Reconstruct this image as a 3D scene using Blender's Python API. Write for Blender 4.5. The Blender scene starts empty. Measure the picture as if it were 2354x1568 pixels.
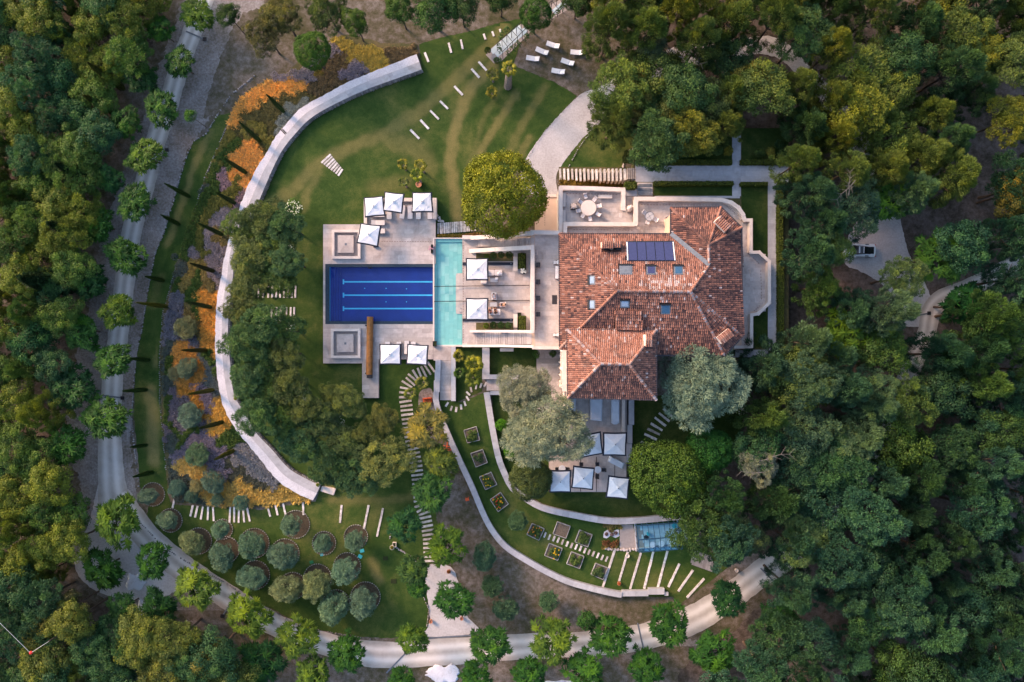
import bpy, bmesh, math, random
import numpy as np
from mathutils import Vector, Matrix, Euler
from mathutils.geometry import tessellate_polygon
sc = bpy.context.scene
C = sc.collection
R = math.radians
PI = math.pi
rnd = random.Random(7)

# ------------------------------------------------------------------ camera, sky, sun
H = 98.0            # drone height over the garden
F = 1569.0          # focal length in survey units (the plan is 2353 x 1568 units)
CX, CY = 1176.5, 784.0
cam = bpy.data.cameras.new('camera')
cam.lens = F / 2353.0 * 36.0
cam.sensor_width = 36.0
cam.clip_start = 0.5
cam.clip_end = 3000
camo = bpy.data.objects.new('camera', cam)
C.objects.link(camo)
camo.location = (0, 0, H)
sc.camera = camo
SUN_EL, SUN_AZ = R(25), R(-52)      # azimuth clockwise from +Y (top of the picture)
w = bpy.data.worlds.new('World'); sc.world = w; w.use_nodes = True
wn = w.node_tree.nodes; wl = w.node_tree.links
wn.clear()
sky = wn.new('ShaderNodeTexSky'); sky.sky_type = 'NISHITA'; sky.sun_disc = False
sky.sun_elevation = SUN_EL; sky.sun_rotation = SUN_AZ
sky.air_density = 1.0; sky.dust_density = 3.0; sky.ozone_density = 1.2
bg = wn.new('ShaderNodeBackground'); bg.inputs[1].default_value = 0.15
wo = wn.new('ShaderNodeOutputWorld')
wl.new(sky.outputs[0], bg.inputs[0]); wl.new(bg.outputs[0], wo.inputs[0])
sun = bpy.data.lights.new('sun', 'SUN'); sun.energy = 1.95; sun.angle = R(14); sun.color = (1.0, 0.56, 0.34)
suno = bpy.data.objects.new('sun', sun); C.objects.link(suno)
sd = Vector((math.sin(SUN_AZ) * math.cos(SUN_EL), math.cos(SUN_AZ) * math.cos(SUN_EL), math.sin(SUN_EL)))
suno.rotation_euler = sd.to_track_quat('Z', 'Y').to_euler()
sc.view_settings.view_transform = 'Standard'
sc.view_settings.look = 'None'
sc.view_settings.gamma = 1.0
sc.view_settings.use_curve_mapping = False
sc.view_settings.exposure = 1.42

# ------------------------------------------------------------------ helpers
def at(x, y, z=0.0):
    k = (H - z) / F
    return Vector(((x - CX) * k, (CY - y) * k, z))
def T(c, r, X, Y):                       # survey sheet column/row -> plan units
    return (588.25 * c + X / 4.0, 391.95 * r + Y / 4.0)
def TT(c, r, pts): return [T(c, r, *p) for p in pts]
def px(z=0.0): return (H - z) / F        # metres per plan unit
OB = {}
def link(o):
    C.objects.link(o); return o
def tag(o, label=None, cat=None, group=None, kind=None):
    if label: o['label'] = label
    if cat: o['category'] = cat
    if group: o['group'] = group
    if kind: o['kind'] = kind
    return o
def empty(name, loc, label, cat, group=None, rz=0.0):
    o = bpy.data.objects.new(name, None); link(o)
    o.location = loc; o.rotation_euler = (0, 0, rz); o.empty_display_size = 0.3
    tag(o, label, cat, group)
    return o
def pinv(p):
    return Matrix.LocRotScale(p.location, p.rotation_euler, p.scale).inverted()

class MB:
    def __init__(s): s.v = []; s.f = []; s.t = []
    def add(s, vs, fs, t=0.5):
        n = len(s.v); s.v += [tuple(v) for v in vs]
        for f in fs: s.f.append(tuple(i + n for i in f)); s.t.append(t)
        return s
    def box(s, c, size, rz=0.0, t=0.5, m=None):
        x, y, z = size[0] / 2, size[1] / 2, size[2] / 2
        M = m if m is not None else Matrix.Translation(c) @ Matrix.Rotation(rz, 4, 'Z')
        vs = [M @ Vector(p) for p in ((-x, -y, -z), (x, -y, -z), (x, y, -z), (-x, y, -z), (-x, -y, z), (x, -y, z), (x, y, z), (-x, y, z))]
        return s.add(vs, [(0, 3, 2, 1), (4, 5, 6, 7), (0, 1, 5, 4), (1, 2, 6, 5), (2, 3, 7, 6), (3, 0, 4, 7)], t)
    def beam(s, a, b, wd, th, t=0.5):
        a = Vector(a); b = Vector(b); d = b - a
        q = d.to_track_quat('X', 'Z').to_matrix().to_4x4()
        return s.box(None, (d.length, wd, th), m=Matrix.Translation((a + b) / 2) @ q, t=t)
    def prism(s, poly, z0, z1, t=0.5, cap0=False):
        n = len(poly)
        a = sum(poly[i][0] * poly[(i + 1) % n][1] - poly[(i + 1) % n][0] * poly[i][1] for i in range(n))
        if a < 0: poly = list(reversed(poly))
        vs = [(p[0], p[1], z0) for p in poly] + [(p[0], p[1], z1) for p in poly]
        tr = tessellate_polygon([[Vector((p[0], p[1], 0)) for p in poly]])
        fs = []
        for (i, j, k) in tr:
            A, B, Cc = poly[i], poly[j], poly[k]
            cr = (B[0] - A[0]) * (Cc[1] - A[1]) - (B[1] - A[1]) * (Cc[0] - A[0])
            f = (i, j, k) if cr > 0 else (i, k, j)
            fs.append(tuple(q + n for q in f))
        for i in range(n):
            j = (i + 1) % n; fs.append((i, j, j + n, i + n))
        return s.add(vs, fs, t)
    def tube(s, a, b, r0, r1=None, n=8, t=0.5, caps=True):
        r1 = r0 if r1 is None else r1
        a = Vector(a); b = Vector(b); q = (b - a).to_track_quat('Z', 'Y').to_matrix()
        vs = []
        for c, r in ((a, r0), (b, r1)):
            for i in range(n):
                an = 2 * PI * i / n; vs.append(c + q @ Vector((r * math.cos(an), r * math.sin(an), 0)))
        fs = [(i, (i + 1) % n, n + (i + 1) % n, n + i) for i in range(n)]
        if caps: fs += [tuple(range(n, 2 * n)), tuple(reversed(range(n)))]
        return s.add(vs, fs, t)
    def lathe(s, c, prof, n=12, t=0.5, sx=1, sy=1):
        vs = []
        for (r, z) in prof:
            for i in range(n):
                an = 2 * PI * i / n; vs.append((c[0] + sx * r * math.cos(an), c[1] + sy * r * math.sin(an), c[2] + z))
        fs = []
        for k in range(len(prof) - 1):
            for i in range(n):
                j = (i + 1) % n; fs.append((k * n + i, k * n + j, (k + 1) * n + j, (k + 1) * n + i))
        fs.append(tuple((len(prof) - 1) * n + i for i in range(n)))
        fs.append(tuple(reversed(range(n))))
        return s.add(vs, fs, t)
    def mesh(s, name, mat):
        me = bpy.data.meshes.new(name); me.from_pydata(s.v, [], s.f)
        at_ = me.attributes.new('tint', 'FLOAT', 'FACE'); at_.data.foreach_set('value', s.t)
        me.materials.append(mat); me.update(); return me
    def build(s, name, mat, parent=None, loc=None, smooth=False, kind=None):
        """world coordinates in; parent may be an Empty that is offset."""
        me = s.mesh(name, mat)
        o = bpy.data.objects.new(name, me); link(o)
        if loc is not None:
            me.transform(Matrix.Translation(-Vector(loc))); o.location = loc
        if parent is not None:
            o.parent = parent
            o.matrix_basis = pinv(parent) @ (Matrix.Translation(loc) if loc is not None else Matrix.Identity(4))
        if smooth: me.polygons.foreach_set('use_smooth', [True] * len(me.polygons))
        if kind: o['kind'] = kind
        return o
    def local(s, name, mat, parent, smooth=False, kind=None):
        """parent's own coordinates in."""
        me = s.mesh(name, mat)
        o = bpy.data.objects.new(name, me); link(o); o.parent = parent
        if smooth: me.polygons.foreach_set('use_smooth', [True] * len(me.polygons))
        if kind: o['kind'] = kind
        return o
def copy_tree(o, parent=None):
    c = o.copy(); C.objects.link(c)
    if parent is not None: c.parent = parent
    for ch in list(o.children): copy_tree(ch, c)
    return c

def np_mesh(name, V, Q, tint, mat, smooth=False):
    me = bpy.data.meshes.new(name); nv, nf = len(V), len(Q); k = Q.shape[1]
    me.vertices.add(nv); me.vertices.foreach_set('co', np.ascontiguousarray(V, dtype=np.float32).ravel())
    me.loops.add(nf * k); me.loops.foreach_set('vertex_index', np.ascontiguousarray(Q, dtype=np.int32).ravel())
    me.polygons.add(nf); me.polygons.foreach_set('loop_start', np.arange(0, nf * k, k, dtype=np.int32))
    a = me.attributes.new('tint', 'FLOAT', 'FACE'); a.data.foreach_set('value', np.ascontiguousarray(tint, dtype=np.float32))
    me.materials.append(mat); me.update(calc_edges=True)
    return me

# ------------------------------------------------------------------ materials
def new_mat(name):
    m = bpy.data.materials.new(name); m.use_nodes = True
    nt = m.node_tree; b = nt.nodes['Principled BSDF']
    return m, nt, b
def ramp(nt, fac, stops):
    r = nt.nodes.new('ShaderNodeValToRGB')
    el = r.color_ramp.elements
    while len(el) < len(stops): el.new(0.5)
    for e, (p, c) in zip(el, stops): e.position = p; e.color = (*c, 1)
    nt.links.new(fac, r.inputs[0]); return r.outputs[0]
def noise(nt, scale, detail=4, rough=0.55, coord='Object', dist=0.0, stretch=None):
    tc = nt.nodes.new('ShaderNodeTexCoord'); n = nt.nodes.new('ShaderNodeTexNoise')
    n.inputs['Scale'].default_value = scale; n.inputs['Detail'].default_value = detail
    n.inputs['Roughness'].default_value = rough; n.inputs['Distortion'].default_value = dist
    src = tc.outputs['Object' if coord == 'World' else coord]
    if stretch:
        mp = nt.nodes.new('ShaderNodeMapping'); mp.inputs['Scale'].default_value = stretch
        nt.links.new(src, mp.inputs[0]); src = mp.outputs[0]
    if coord == 'World': src = nt.nodes.new('ShaderNodeNewGeometry').outputs['Position']
    nt.links.new(src, n.inputs['Vector']); return n.outputs[0]
def mixc(nt, fac, a, b, mode='MIX'):
    m = nt.nodes.new('ShaderNodeMix'); m.data_type = 'RGBA'; m.blend_type = mode
    for s, v in ((0, fac), (6, a), (7, b)):
        if isinstance(v, (int, float)): m.inputs[s].default_value = v
        elif isinstance(v, tuple): m.inputs[s].default_value = (*v, 1)
        else: nt.links.new(v, m.inputs[s])
    return m.outputs[2]
def math_(nt, op, a, b=0.0):
    m = nt.nodes.new('ShaderNodeMath'); m.operation = op
    for s, v in ((0, a), (1, b)):
        if isinstance(v, (int, float)): m.inputs[s].default_value = v
        else: nt.links.new(v, m.inputs[s])
    return m.outputs[0]
def attr(nt, name='tint'):
    a = nt.nodes.new('ShaderNodeAttribute'); a.attribute_name = name; return a.outputs['Fac']
def bump(nt, b, h, strength=0.4, dist=0.05):
    n = nt.nodes.new('ShaderNodeBump'); n.inputs['Strength'].default_value = strength; n.inputs['Distance'].default_value = dist
    nt.links.new(h, n.inputs['Height']); nt.links.new(n.outputs[0], b.inputs['Normal'])
def mat_flat(name, col, rough=0.7, metal=0.0, vary=0.12, scale=3.0, spec=0.3):
    m, nt, b = new_mat(name)
    n = noise(nt, scale, 4)
    lo = tuple(c * (1 - vary) for c in col); hi = tuple(min(1, c * (1 + vary)) for c in col)
    nt.links.new(ramp(nt, n, [(0.3, lo), (0.7, hi)]), b.inputs['Base Color'])
    b.inputs['Roughness'].default_value = rough; b.inputs['Metallic'].default_value = metal
    b.inputs['Specular IOR Level'].default_value = spec
    return m
def mat_ground(name, stops, s1=0.15, s2=2.5, mixf=0.5, rough=0.95, bumpd=0.06, stretch=None, spec=0.1, fine=9.0):
    """large patches + fine grain, never flat"""
    m, nt, b = new_mat(name)
    a = noise(nt, s1, 5, 0.6, dist=0.4, stretch=stretch); c = noise(nt, s2, 6, 0.7); d = noise(nt, fine, 3, 0.8)
    v = math_(nt, 'ADD', math_(nt, 'MULTIPLY', a, 1 - mixf), math_(nt, 'MULTIPLY', c, mixf))
    v = math_(nt, 'ADD', math_(nt, 'MULTIPLY', v, 0.8), math_(nt, 'MULTIPLY', d, 0.2))
    nt.links.new(ramp(nt, v, stops), b.inputs['Base Color'])
    b.inputs['Roughness'].default_value = rough; b.inputs['Specular IOR Level'].default_value = spec
    bump(nt, b, d, 0.5, bumpd)
    return m
def mat_pieces(name, stops, rough=0.8, grain=6.0, gf=0.25, spec=0.25, stretch=None, wear=None):
    """colour of each piece from its tint, plus grain inside it"""
    m, nt, b = new_mat(name)
    col = ramp(nt, attr(nt), stops)
    g = noise(nt, grain, 5, 0.65, coord='World')
    col = mixc(nt, 1.0, col, ramp(nt, g, [(0.3, (1 - gf,) * 3), (0.7, (1 + gf,) * 3)]), 'MULTIPLY')
    if wear: 
        wv = noise(nt, wear[0], 6, 0.7, coord='World', dist=.5)
        col = mixc(nt, ramp(nt, wv, [(wear[1], (0, 0, 0)), (wear[2], (1, 1, 1))]), col, wear[3])
    nt.links.new(col, b.inputs['Base Color'])
    b.inputs['Roughness'].default_value = rough; b.inputs['Specular IOR Level'].default_value = spec
    return m
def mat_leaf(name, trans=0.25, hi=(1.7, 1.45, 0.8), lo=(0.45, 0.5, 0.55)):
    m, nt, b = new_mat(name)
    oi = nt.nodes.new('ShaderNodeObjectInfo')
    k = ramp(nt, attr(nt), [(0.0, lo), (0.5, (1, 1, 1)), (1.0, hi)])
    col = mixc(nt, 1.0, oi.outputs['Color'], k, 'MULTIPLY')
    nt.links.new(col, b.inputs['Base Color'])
    b.inputs['Roughness'].default_value = 0.55; b.inputs['Specular IOR Level'].default_value = 0.18
    tr = nt.nodes.new('ShaderNodeBsdfTranslucent'); mx = nt.nodes.new('ShaderNodeMixShader')
    nt.links.new(col, tr.inputs[0]); mx.inputs[0].default_value = trans
    nt.links.new(b.outputs[0], mx.inputs[1]); nt.links.new(tr.outputs[0], mx.inputs[2])
    nt.links.new(mx.outputs[0], nt.nodes['Material Output'].inputs[0])
    return m
M = {}
M['soil'] = mat_ground('dry_soil', [(0.38, (0.045, 0.050, 0.020)), (0.46, (0.085, 0.074, 0.046)), (0.53, (0.14, 0.120, 0.100)), (0.62, (0.24, 0.21, 0.195))], 0.12, 1.2, 0.55)
M['litter'] = mat_ground('leaf_litter', [(0.38, (0.03, 0.03, 0.018)), (0.47, (0.075, 0.06, 0.05)), (0.60, (0.17, 0.14, 0.13))], 0.2, 1.5, 0.5)
M['rough'] = mat_ground('rough_gravel_verge', [(0.38, (0.09, 0.085, 0.06)), (0.46, (0.17, 0.15, 0.135)), (0.54, (0.26, 0.24, 0.235)), (0.64, (0.38, 0.37, 0.38))], 0.22, 3.2, 0.5)
M['gravel'] = mat_ground('pale_gravel', [(0.38, (0.36, 0.34, 0.345)), (0.50, (0.46, 0.445, 0.455)), (0.62, (0.56, 0.545, 0.56))], 0.3, 4.0, 0.6)
M['bedsoil'] = mat_ground('planting_bed_soil', [(0.36, (0.04, 0.055, 0.022)), (0.5, (0.09, 0.085, 0.04)), (0.64, (0.16, 0.12, 0.06))], 0.3, 2.0, 0.6)
def mat_lawn(name, dark=1.0):
    m, nt, b = new_mat(name)
    a = noise(nt, 0.11, 5, 0.65, dist=0.9); c = noise(nt, 0.9, 7, 0.75); d = noise(nt, 8, 3, 0.8)
    v = math_(nt, 'ADD', math_(nt, 'MULTIPLY', a, 0.45), math_(nt, 'MULTIPLY', c, 0.30))
    v = math_(nt, 'ADD', v, math_(nt, 'MULTIPLY', d, 0.25))
    g = ramp(nt, v, [(0.38, (0.016 * dark, 0.044 * dark, 0.009 * dark)), (0.50, (0.040 * dark, 0.074 * dark, 0.016 * dark)), (0.62, (0.115 * dark, 0.125 * dark, 0.036 * dark))])
    dr = attr(nt)
    dn = math_(nt, 'MULTIPLY', dr, math_(nt, 'ADD', 0.25, math_(nt, 'MULTIPLY', c, 1.5)))
    g2 = mixc(nt, math_(nt, 'MINIMUM', dn, 1.0), g, ramp(nt, d, [(0.3, (0.13, 0.12, 0.04)), (0.7, (0.22, 0.19, 0.075))]))
    nt.links.new(g2, b.inputs['Base Color'])
    b.inputs['Roughness'].default_value = 0.9; b.inputs['Specular IOR Level'].default_value = 0.1
    bump(nt, b, d, 0.6, 0.05)
    return m
M['lawn'] = mat_lawn('mown_grass')
M['lawn_dark'] = mat_lawn('dense_grass', 0.72)
def mat_road(name):
    m, nt, b = new_mat(name)
    u = attr(nt, 'across')
    c = noise(nt, 0.8, 6, 0.7); d = noise(nt, 7, 4, 0.8); a = noise(nt, 0.15, 3, 0.6)
    # two pale wheel tracks, darker crown and shoulders
    def gauss(c0, wd): 
        q = math_(nt, 'DIVIDE', math_(nt, 'SUBTRACT', u, c0), wd)
        return math_(nt, 'POWER', 2.718, math_(nt, 'MULTIPLY', math_(nt, 'MULTIPLY', q, q), -1.0))
    tr = math_(nt, 'ADD', gauss(0.30, 0.13), gauss(0.70, 0.13))
    v = math_(nt, 'ADD', math_(nt, 'MULTIPLY', tr, 0.45), math_(nt, 'MULTIPLY', c, 0.45))
    v = math_(nt, 'ADD', v, math_(nt, 'ADD', math_(nt, 'MULTIPLY', d, 0.18), math_(nt, 'MULTIPLY', a, 0.2)))
    nt.links.new(ramp(nt, v, [(0.30, (0.30, 0.275, 0.25)), (0.55, (0.47, 0.445, 0.42)), (0.85, (0.64, 0.62, 0.60))]), b.inputs['Base Color'])
    b.inputs['Roughness'].default_value = 0.95; b.inputs['Specular IOR Level'].default_value = 0.1
    bump(nt, b, d, 0.4, 0.03)
    return m
M['road'] = mat_road('compacted_limestone_track')
M['stone'] = mat_pieces('travertine', [(0, (0.39, 0.345, 0.33)), (0.5, (0.46, 0.41, 0.395)), (1, (0.54, 0.485, 0.47))], 0.75, 2.5, 0.12, wear=(0.45, .52, .80, (.27, .23, .21)))
M['stonebase'] = mat_flat('mortar_bed', (0.33, 0.29, 0.275), 0.9, vary=0.1)
M['wallwhite'] = mat_flat('pale_limestone', (0.62, 0.55, 0.51), 0.8, vary=0.10, scale=1.2)
M['render'] = mat_flat('lime_render', (0.56, 0.42, 0.33), 0.85, vary=0.08, scale=0.8)
M['bluestone'] = mat_pieces('grey_bluestone', [(0, (0.16, 0.15, 0.15)), (0.5, (0.26, 0.25, 0.26)), (1, (0.38, 0.37, 0.38))], 0.8, 2.0, 0.2)
M['pathstone'] = mat_pieces('pale_concrete_slab', [(0, (0.33, 0.335, 0.37)), (0.5, (0.39, 0.395, 0.43)), (1, (0.45, 0.455, 0.49))], 0.8, 2.0, 0.10, wear=(0.6, .52, .80, (.25, .25, .24)))
M['whitegravel'] = mat_ground('white_gravel', [(0.38, (0.42, 0.42, 0.47)), (0.50, (0.56, 0.56, 0.61)), (0.62, (0.68, 0.68, 0.73))], 0.5, 5.0, 0.6)
M['tile'] = mat_pieces('terracotta_tile', [(0, (0.055, 0.032, 0.034)), (0.22, (0.11, 0.058, 0.052)), (0.42, (0.20, 0.095, 0.072)), (0.66, (0.30, 0.135, 0.095)), (0.85, (0.31, 0.18, 0.145)), (1, (0.40, 0.32, 0.31))], 0.85, 5.0, 0.22, wear=(0.55, .50, .72, (.085, .05, .045)))
M['tileunder'] = mat_flat('roof_underlay', (0.10, 0.05, 0.04), 0.9, vary=0.3)
M['wood'] = mat_pieces('weathered_timber', [(0, (0.30, 0.26, 0.24)), (0.5, (0.48, 0.45, 0.43)), (1, (0.64, 0.61, 0.60))], 0.85, 3.0, 0.4, stretch=(1, 1, 1))
M['log'] = mat_flat('varnished_wood', (0.25, 0.11, 0.03), 0.5, vary=0.25, scale=2)
M['bark'] = mat_flat('bark', (0.09, 0.065, 0.05), 0.95, vary=0.4, scale=4)
M['barkpale'] = mat_flat('pale_bark', (0.24, 0.20, 0.18), 0.95, vary=0.3, scale=4)
M['navy'] = mat_flat('dark_navy_fabric', (0.012, 0.018, 0.035), 0.7, vary=0.2)
M['black'] = mat_flat('black_metal', (0.015, 0.015, 0.018), 0.5, vary=0.2)
M['drain'] = mat_flat('drain_slot', (0.16, 0.12, 0.11), 0.8, vary=0.2)
M['canvas'] = mat_flat('white_canvas', (0.70, 0.72, 0.76), 0.75, vary=0.07, scale=1.1)
_n = M['canvas'].node_tree; bump(_n, _n.nodes['Principled BSDF'], noise(_n, 1.6, 3, .5, dist=.6), .5, .25)
M['cushion'] = mat_flat('off_white_cushion', (0.66, 0.63, 0.64), 0.9, vary=0.05)
M['cover'] = mat_flat('pale_furniture_cover', (0.60, 0.66, 0.76), 0.8, vary=0.08, scale=1.5)
M['frame'] = mat_flat('brown_wicker', (0.13, 0.07, 0.05), 0.7, vary=0.3, scale=10)
M['greymetal'] = mat_flat('grey_metal', (0.16, 0.18, 0.21), 0.45, 0.3, vary=0.15)
M['leadgrey'] = mat_flat('lead_flashing', (0.13, 0.15, 0.18), 0.6, vary=0.2)
M['planter'] = mat_flat('anthracite_planter', (0.03, 0.03, 0.038), 0.6, vary=0.2)
M['cube'] = mat_flat('brown_grey_cube', (0.075, 0.060, 0.062), 0.7, vary=0.2)
M['terracotta'] = mat_flat('terracotta_pot', (0.45, 0.20, 0.12), 0.8, vary=0.2)
M['cream'] = mat_flat('cream_stone_pot', (0.62, 0.56, 0.50), 0.8, vary=0.1)
M['red'] = mat_flat('red_orange_fabric', (0.62, 0.10, 0.03), 0.6, vary=0.2)
M['teal'] = mat_flat('turquoise_plastic', (0.05, 0.38, 0.45), 0.5, vary=0.1)
M['greenlid'] = mat_flat('green_plastic_lid', (0.02, 0.16, 0.06), 0.5, vary=0.1)
M['poolblue'] = mat_flat('deep_blue_mosaic', (0.0, 0.023, 0.20), 0.5, vary=0.12, scale=0.6)
M['poolblue2'] = mat_flat('mid_blue_mosaic', (0.004, 0.050, 0.42), 0.5, vary=0.1)
M['lane'] = mat_flat('cyan_lane_mosaic', (0.04, 0.36, 0.66), 0.5, vary=0.05)
M['coping'] = mat_flat('dark_slate_coping', (0.018, 0.038, 0.062), 0.5, vary=0.2)
M['turq'] = mat_pieces('turquoise_tile', [(0, (0.17, 0.46, 0.46)), (0.5, (0.20, 0.50, 0.49)), (1, (0.25, 0.53, 0.52))], 0.5, 1.2, 0.08)
M['turqdark'] = mat_flat('turquoise_wall_tile', (0.08, 0.42, 0.43), 0.5, vary=0.08)
M['solar'] = mat_flat('solar_glass', (0.035, 0.038, 0.11), 0.18, vary=0.08, spec=0.8)
M['glassdark'] = mat_flat('skylight_glass', (0.05, 0.10, 0.17), 0.12, vary=0.2, spec=0.9)
M['glassblue'] = mat_flat('blue_blind', (0.03, 0.09, 0.17), 0.2, vary=0.1, spec=0.8)
M['blind'] = mat_flat('pale_blind', (0.24, 0.33, 0.44), 0.3, vary=0.1, spec=0.6)
M['skin'] = mat_flat('skin', (0.45, 0.24, 0.16), 0.6, vary=0.05)
M['hair'] = mat_flat('dark_hair', (0.03, 0.018, 0.012), 0.6, vary=0.2)
M['shirtw'] = mat_flat('white_shirt', (0.75, 0.75, 0.80), 0.9, vary=0.04)
M['shirtb'] = mat_flat('black_dress', (0.015, 0.015, 0.02), 0.9, vary=0.1)
M['shirtp'] = mat_flat('plum_shirt', (0.12, 0.04, 0.07), 0.9, vary=0.1)
M['shirtt'] = mat_flat('tan_shirt', (0.40, 0.26, 0.18), 0.9, vary=0.1)
M['carwhite'] = mat_flat('white_car_paint', (0.72, 0.76, 0.80), 0.22, vary=0.02, spec=0.6)
M['carglass'] = mat_flat('tinted_glass', (0.01, 0.012, 0.016), 0.1, vary=0.1, spec=0.9)
M['rubber'] = mat_flat('tyre_rubber', (0.02, 0.02, 0.02), 0.9)
M['taillight'] = mat_flat('tail_light', (0.45, 0.01, 0.01), 0.3)
M['rope'] = mat_flat('pale_cable', (0.6, 0.6, 0.6), 0.6)
M['sand'] = mat_ground('white_sand', [(0.36, (0.38, 0.39, 0.42)), (0.46, (0.58, 0.60, 0.66)), (0.6, (0.66, 0.69, 0.76))], 0.6, 3.0, 0.5)
M['leaf'] = mat_leaf('foliage')
M['leafbig'] = mat_leaf('broad_foliage', 0.3, hi=(2.2, 1.75, 0.7), lo=(0.35, 0.45, 0.5))
M['needle'] = mat_leaf('needle_foliage', 0.2, hi=(1.9, 1.6, 0.9), lo=(0.4, 0.5, 0.6))
M['silver'] = mat_leaf('silver_foliage', 0.15, hi=(1.55, 1.35, 1.15), lo=(0.55, 0.62, 0.66))
M['petal'] = mat_leaf('petals', 0.2, hi=(1.1, 1.1, 1.0), lo=(0.8, 0.85, 0.8))
def mat_water(name, tintc, ior=1.33):
    m, nt, b = new_mat(name)
    tp = nt.nodes.new('ShaderNodeBsdfTransparent'); tp.inputs[0].default_value = (*tintc, 1)
    gl = nt.nodes.new('ShaderNodeBsdfGlossy'); gl.inputs['Roughness'].default_value = 0.06
    fr = nt.nodes.new('ShaderNodeFresnel'); fr.inputs[0].default_value = ior
    bn = nt.nodes.new('ShaderNodeBump'); bn.inputs['Strength'].default_value = 0.15; bn.inputs['Distance'].default_value = 0.02
    nt.links.new(noise(nt, 2.5, 3, 0.5), bn.inputs['Height'])
    nt.links.new(bn.outputs[0], gl.inputs['Normal']); nt.links.new(bn.outputs[0], fr.inputs['Normal'])
    mx = nt.nodes.new('ShaderNodeMixShader'); geo = nt.nodes.new('ShaderNodeNewGeometry')
    fz = math_(nt, 'MULTIPLY', fr.outputs[0], math_(nt, 'SUBTRACT', 1.0, geo.outputs['Backfacing']))
    nt.links.new(fz, mx.inputs[0]); nt.links.new(tp.outputs[0], mx.inputs[1]); nt.links.new(gl.outputs[0], mx.inputs[2])
    nt.links.new(mx.outputs[0], nt.nodes['Material Output'].inputs[0])
    return m
M['cream_p'] = mat_pieces('cream_baluster', [(0, (0.6, 0.52, 0.46)), (1, (0.7, 0.62, 0.55))])
M['drain_p'] = mat_pieces('drain_slots', [(0, (0.17, 0.12, 0.11)), (1, (0.22, 0.16, 0.15))])
M['bluestonef'] = mat_flat('bluestone_rubble', (0.30, 0.31, 0.34), .9, vary=.3, scale=5)
M['bs'] = mat_flat('grey_cut_stone', (0.42, 0.43, 0.47), .85, vary=.12, scale=1.5)
M['hedgecore'] = mat_flat('hedge_inside', (.02, .03, .008), .9)
M['stonelight'] = mat_flat('pale_bench_stone', (.66, .58, .53), .8, vary=.05)
M['greytimber'] = mat_flat('grey_timber', (.30, .30, .31), .85, vary=.2, scale=2)
M['soilbed'] = mat_flat('bed_soil', (.11, .09, .07), .95, vary=.3, scale=6)
M['palepath'] = mat_pieces('pale_path_slab', [(0, (0.40, 0.50, 0.56)), (1, (0.52, 0.62, 0.68))], .8, 2.0, .08)
M['blueframe'] = mat_flat('blue_frame', (.02, .07, .13), .5)
M['redd'] = mat_flat('dull_red_cushion', (.42, .09, .03), .8)
M['redball'] = mat_flat('red_ball', (.75, .04, .03), .5)
M['barkgrey'] = mat_flat('grey_dead_wood', (.16, .15, .14), .95, vary=.2)
M['soildark'] = mat_flat('dark_ring_soil', (.055, .045, .030), .95, vary=.4, scale=4)
M['water'] = mat_water('pool_water', (0.97, 0.995, 1.0))
M['glass'] = mat_water('greenhouse_glass', (0.62, 0.84, 0.95), 1.6)

# ------------------------------------------------------------------ pieces (slabs, tiles, stones, planks)
def unit_box(t):
    return MB().box((0, 0, 0), (1, 1, 1), t=t)
def unit_tile(t):
    mb = MB(); n = 4
    for j, (y, r) in enumerate(((-0.5, 0.56), (0.5, 0.42))):
        for i in range(n + 1):
            a = PI * i / n; mb.v.append((r * math.cos(a) , y, 0.55 * r * 2 * math.sin(a) + (0.12 if j == 0 else -0.05)))
    for i in range(n): mb.f.append((i, i + 1, n + 2 + i, n + 1 + i)); mb.t.append(t)
    mb.f.append(tuple(range(n + 1))); mb.t.append(max(0, t - 0.3))
    return mb
def unit_stone(t, seed):
    q = random.Random(seed); mb = MB(); vs = []
    for z, k in ((-0.5, 1.0), (0.2, 1.0), (0.5, 0.7)):
        for i in range(6):
            a = 2 * PI * i / 6; r = 0.5 * k * q.uniform(0.8, 1.1); vs.append((r * math.cos(a), r * math.sin(a), z))
    fs = []
    for k in range(2):
        for i in range(6): j = (i + 1) % 6; fs.append((k * 6 + i, k * 6 + j, k * 6 + 6 + j, k * 6 + 6 + i))
    fs.append(tuple(range(12, 18)))
    return mb.add(vs, fs, t)
def unit_baluster(t):
    return MB().lathe((0, 0, -0.5), [(0.35, 0), (0.35, 0.1), (0.2, 0.15), (0.5, 0.4), (0.2, 0.8), (0.35, 0.9), (0.35, 1.0)], 6, t)
UNITS = {}
NV = 9
def unit(shape, mat, k):
    key = (shape, mat, k)
    if key not in UNITS:
        t = k / (NV - 1)
        mb = {'box': lambda: unit_box(t), 'tile': lambda: unit_tile(t), 'stone': lambda: unit_stone(t, k + 3), 'baluster': lambda: unit_baluster(t)}[shape]()
        UNITS[key] = (mb, mb.mesh(shape, M[mat]))
    return UNITS[key]
def pieces(parent, name, items, shape, mat, limit=300, joined=None):
    """items: (Matrix, tint). The first `limit` are objects, the rest one mesh."""
    inv = pinv(parent) if parent is not None else Matrix.Identity(4)
    for (m, t) in items[:limit]:
        k = max(0, min(NV - 1, int(t * NV)))
        o = bpy.data.objects.new(name, unit(shape, mat, k)[1]); C.objects.link(o)
        o.parent = parent; o.matrix_basis = inv @ m
    rest = items[limit:]
    if rest:
        vs, fs, ts = [], [], []
        for (m, t) in rest:
            k = max(0, min(NV - 1, int(t * NV))); u = unit(shape, mat, k)[0]
            n = len(vs); vs += [tuple(m @ Vector(v)) for v in u.v]
            for f, tt in zip(u.f, u.t): fs.append(tuple(i + n for i in f)); ts.append(tt)
        mb = MB(); mb.v = vs; mb.f = fs; mb.t = ts
        o = mb.build(joined or (name + '_field'), M[mat], parent, kind='stuff')
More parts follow.
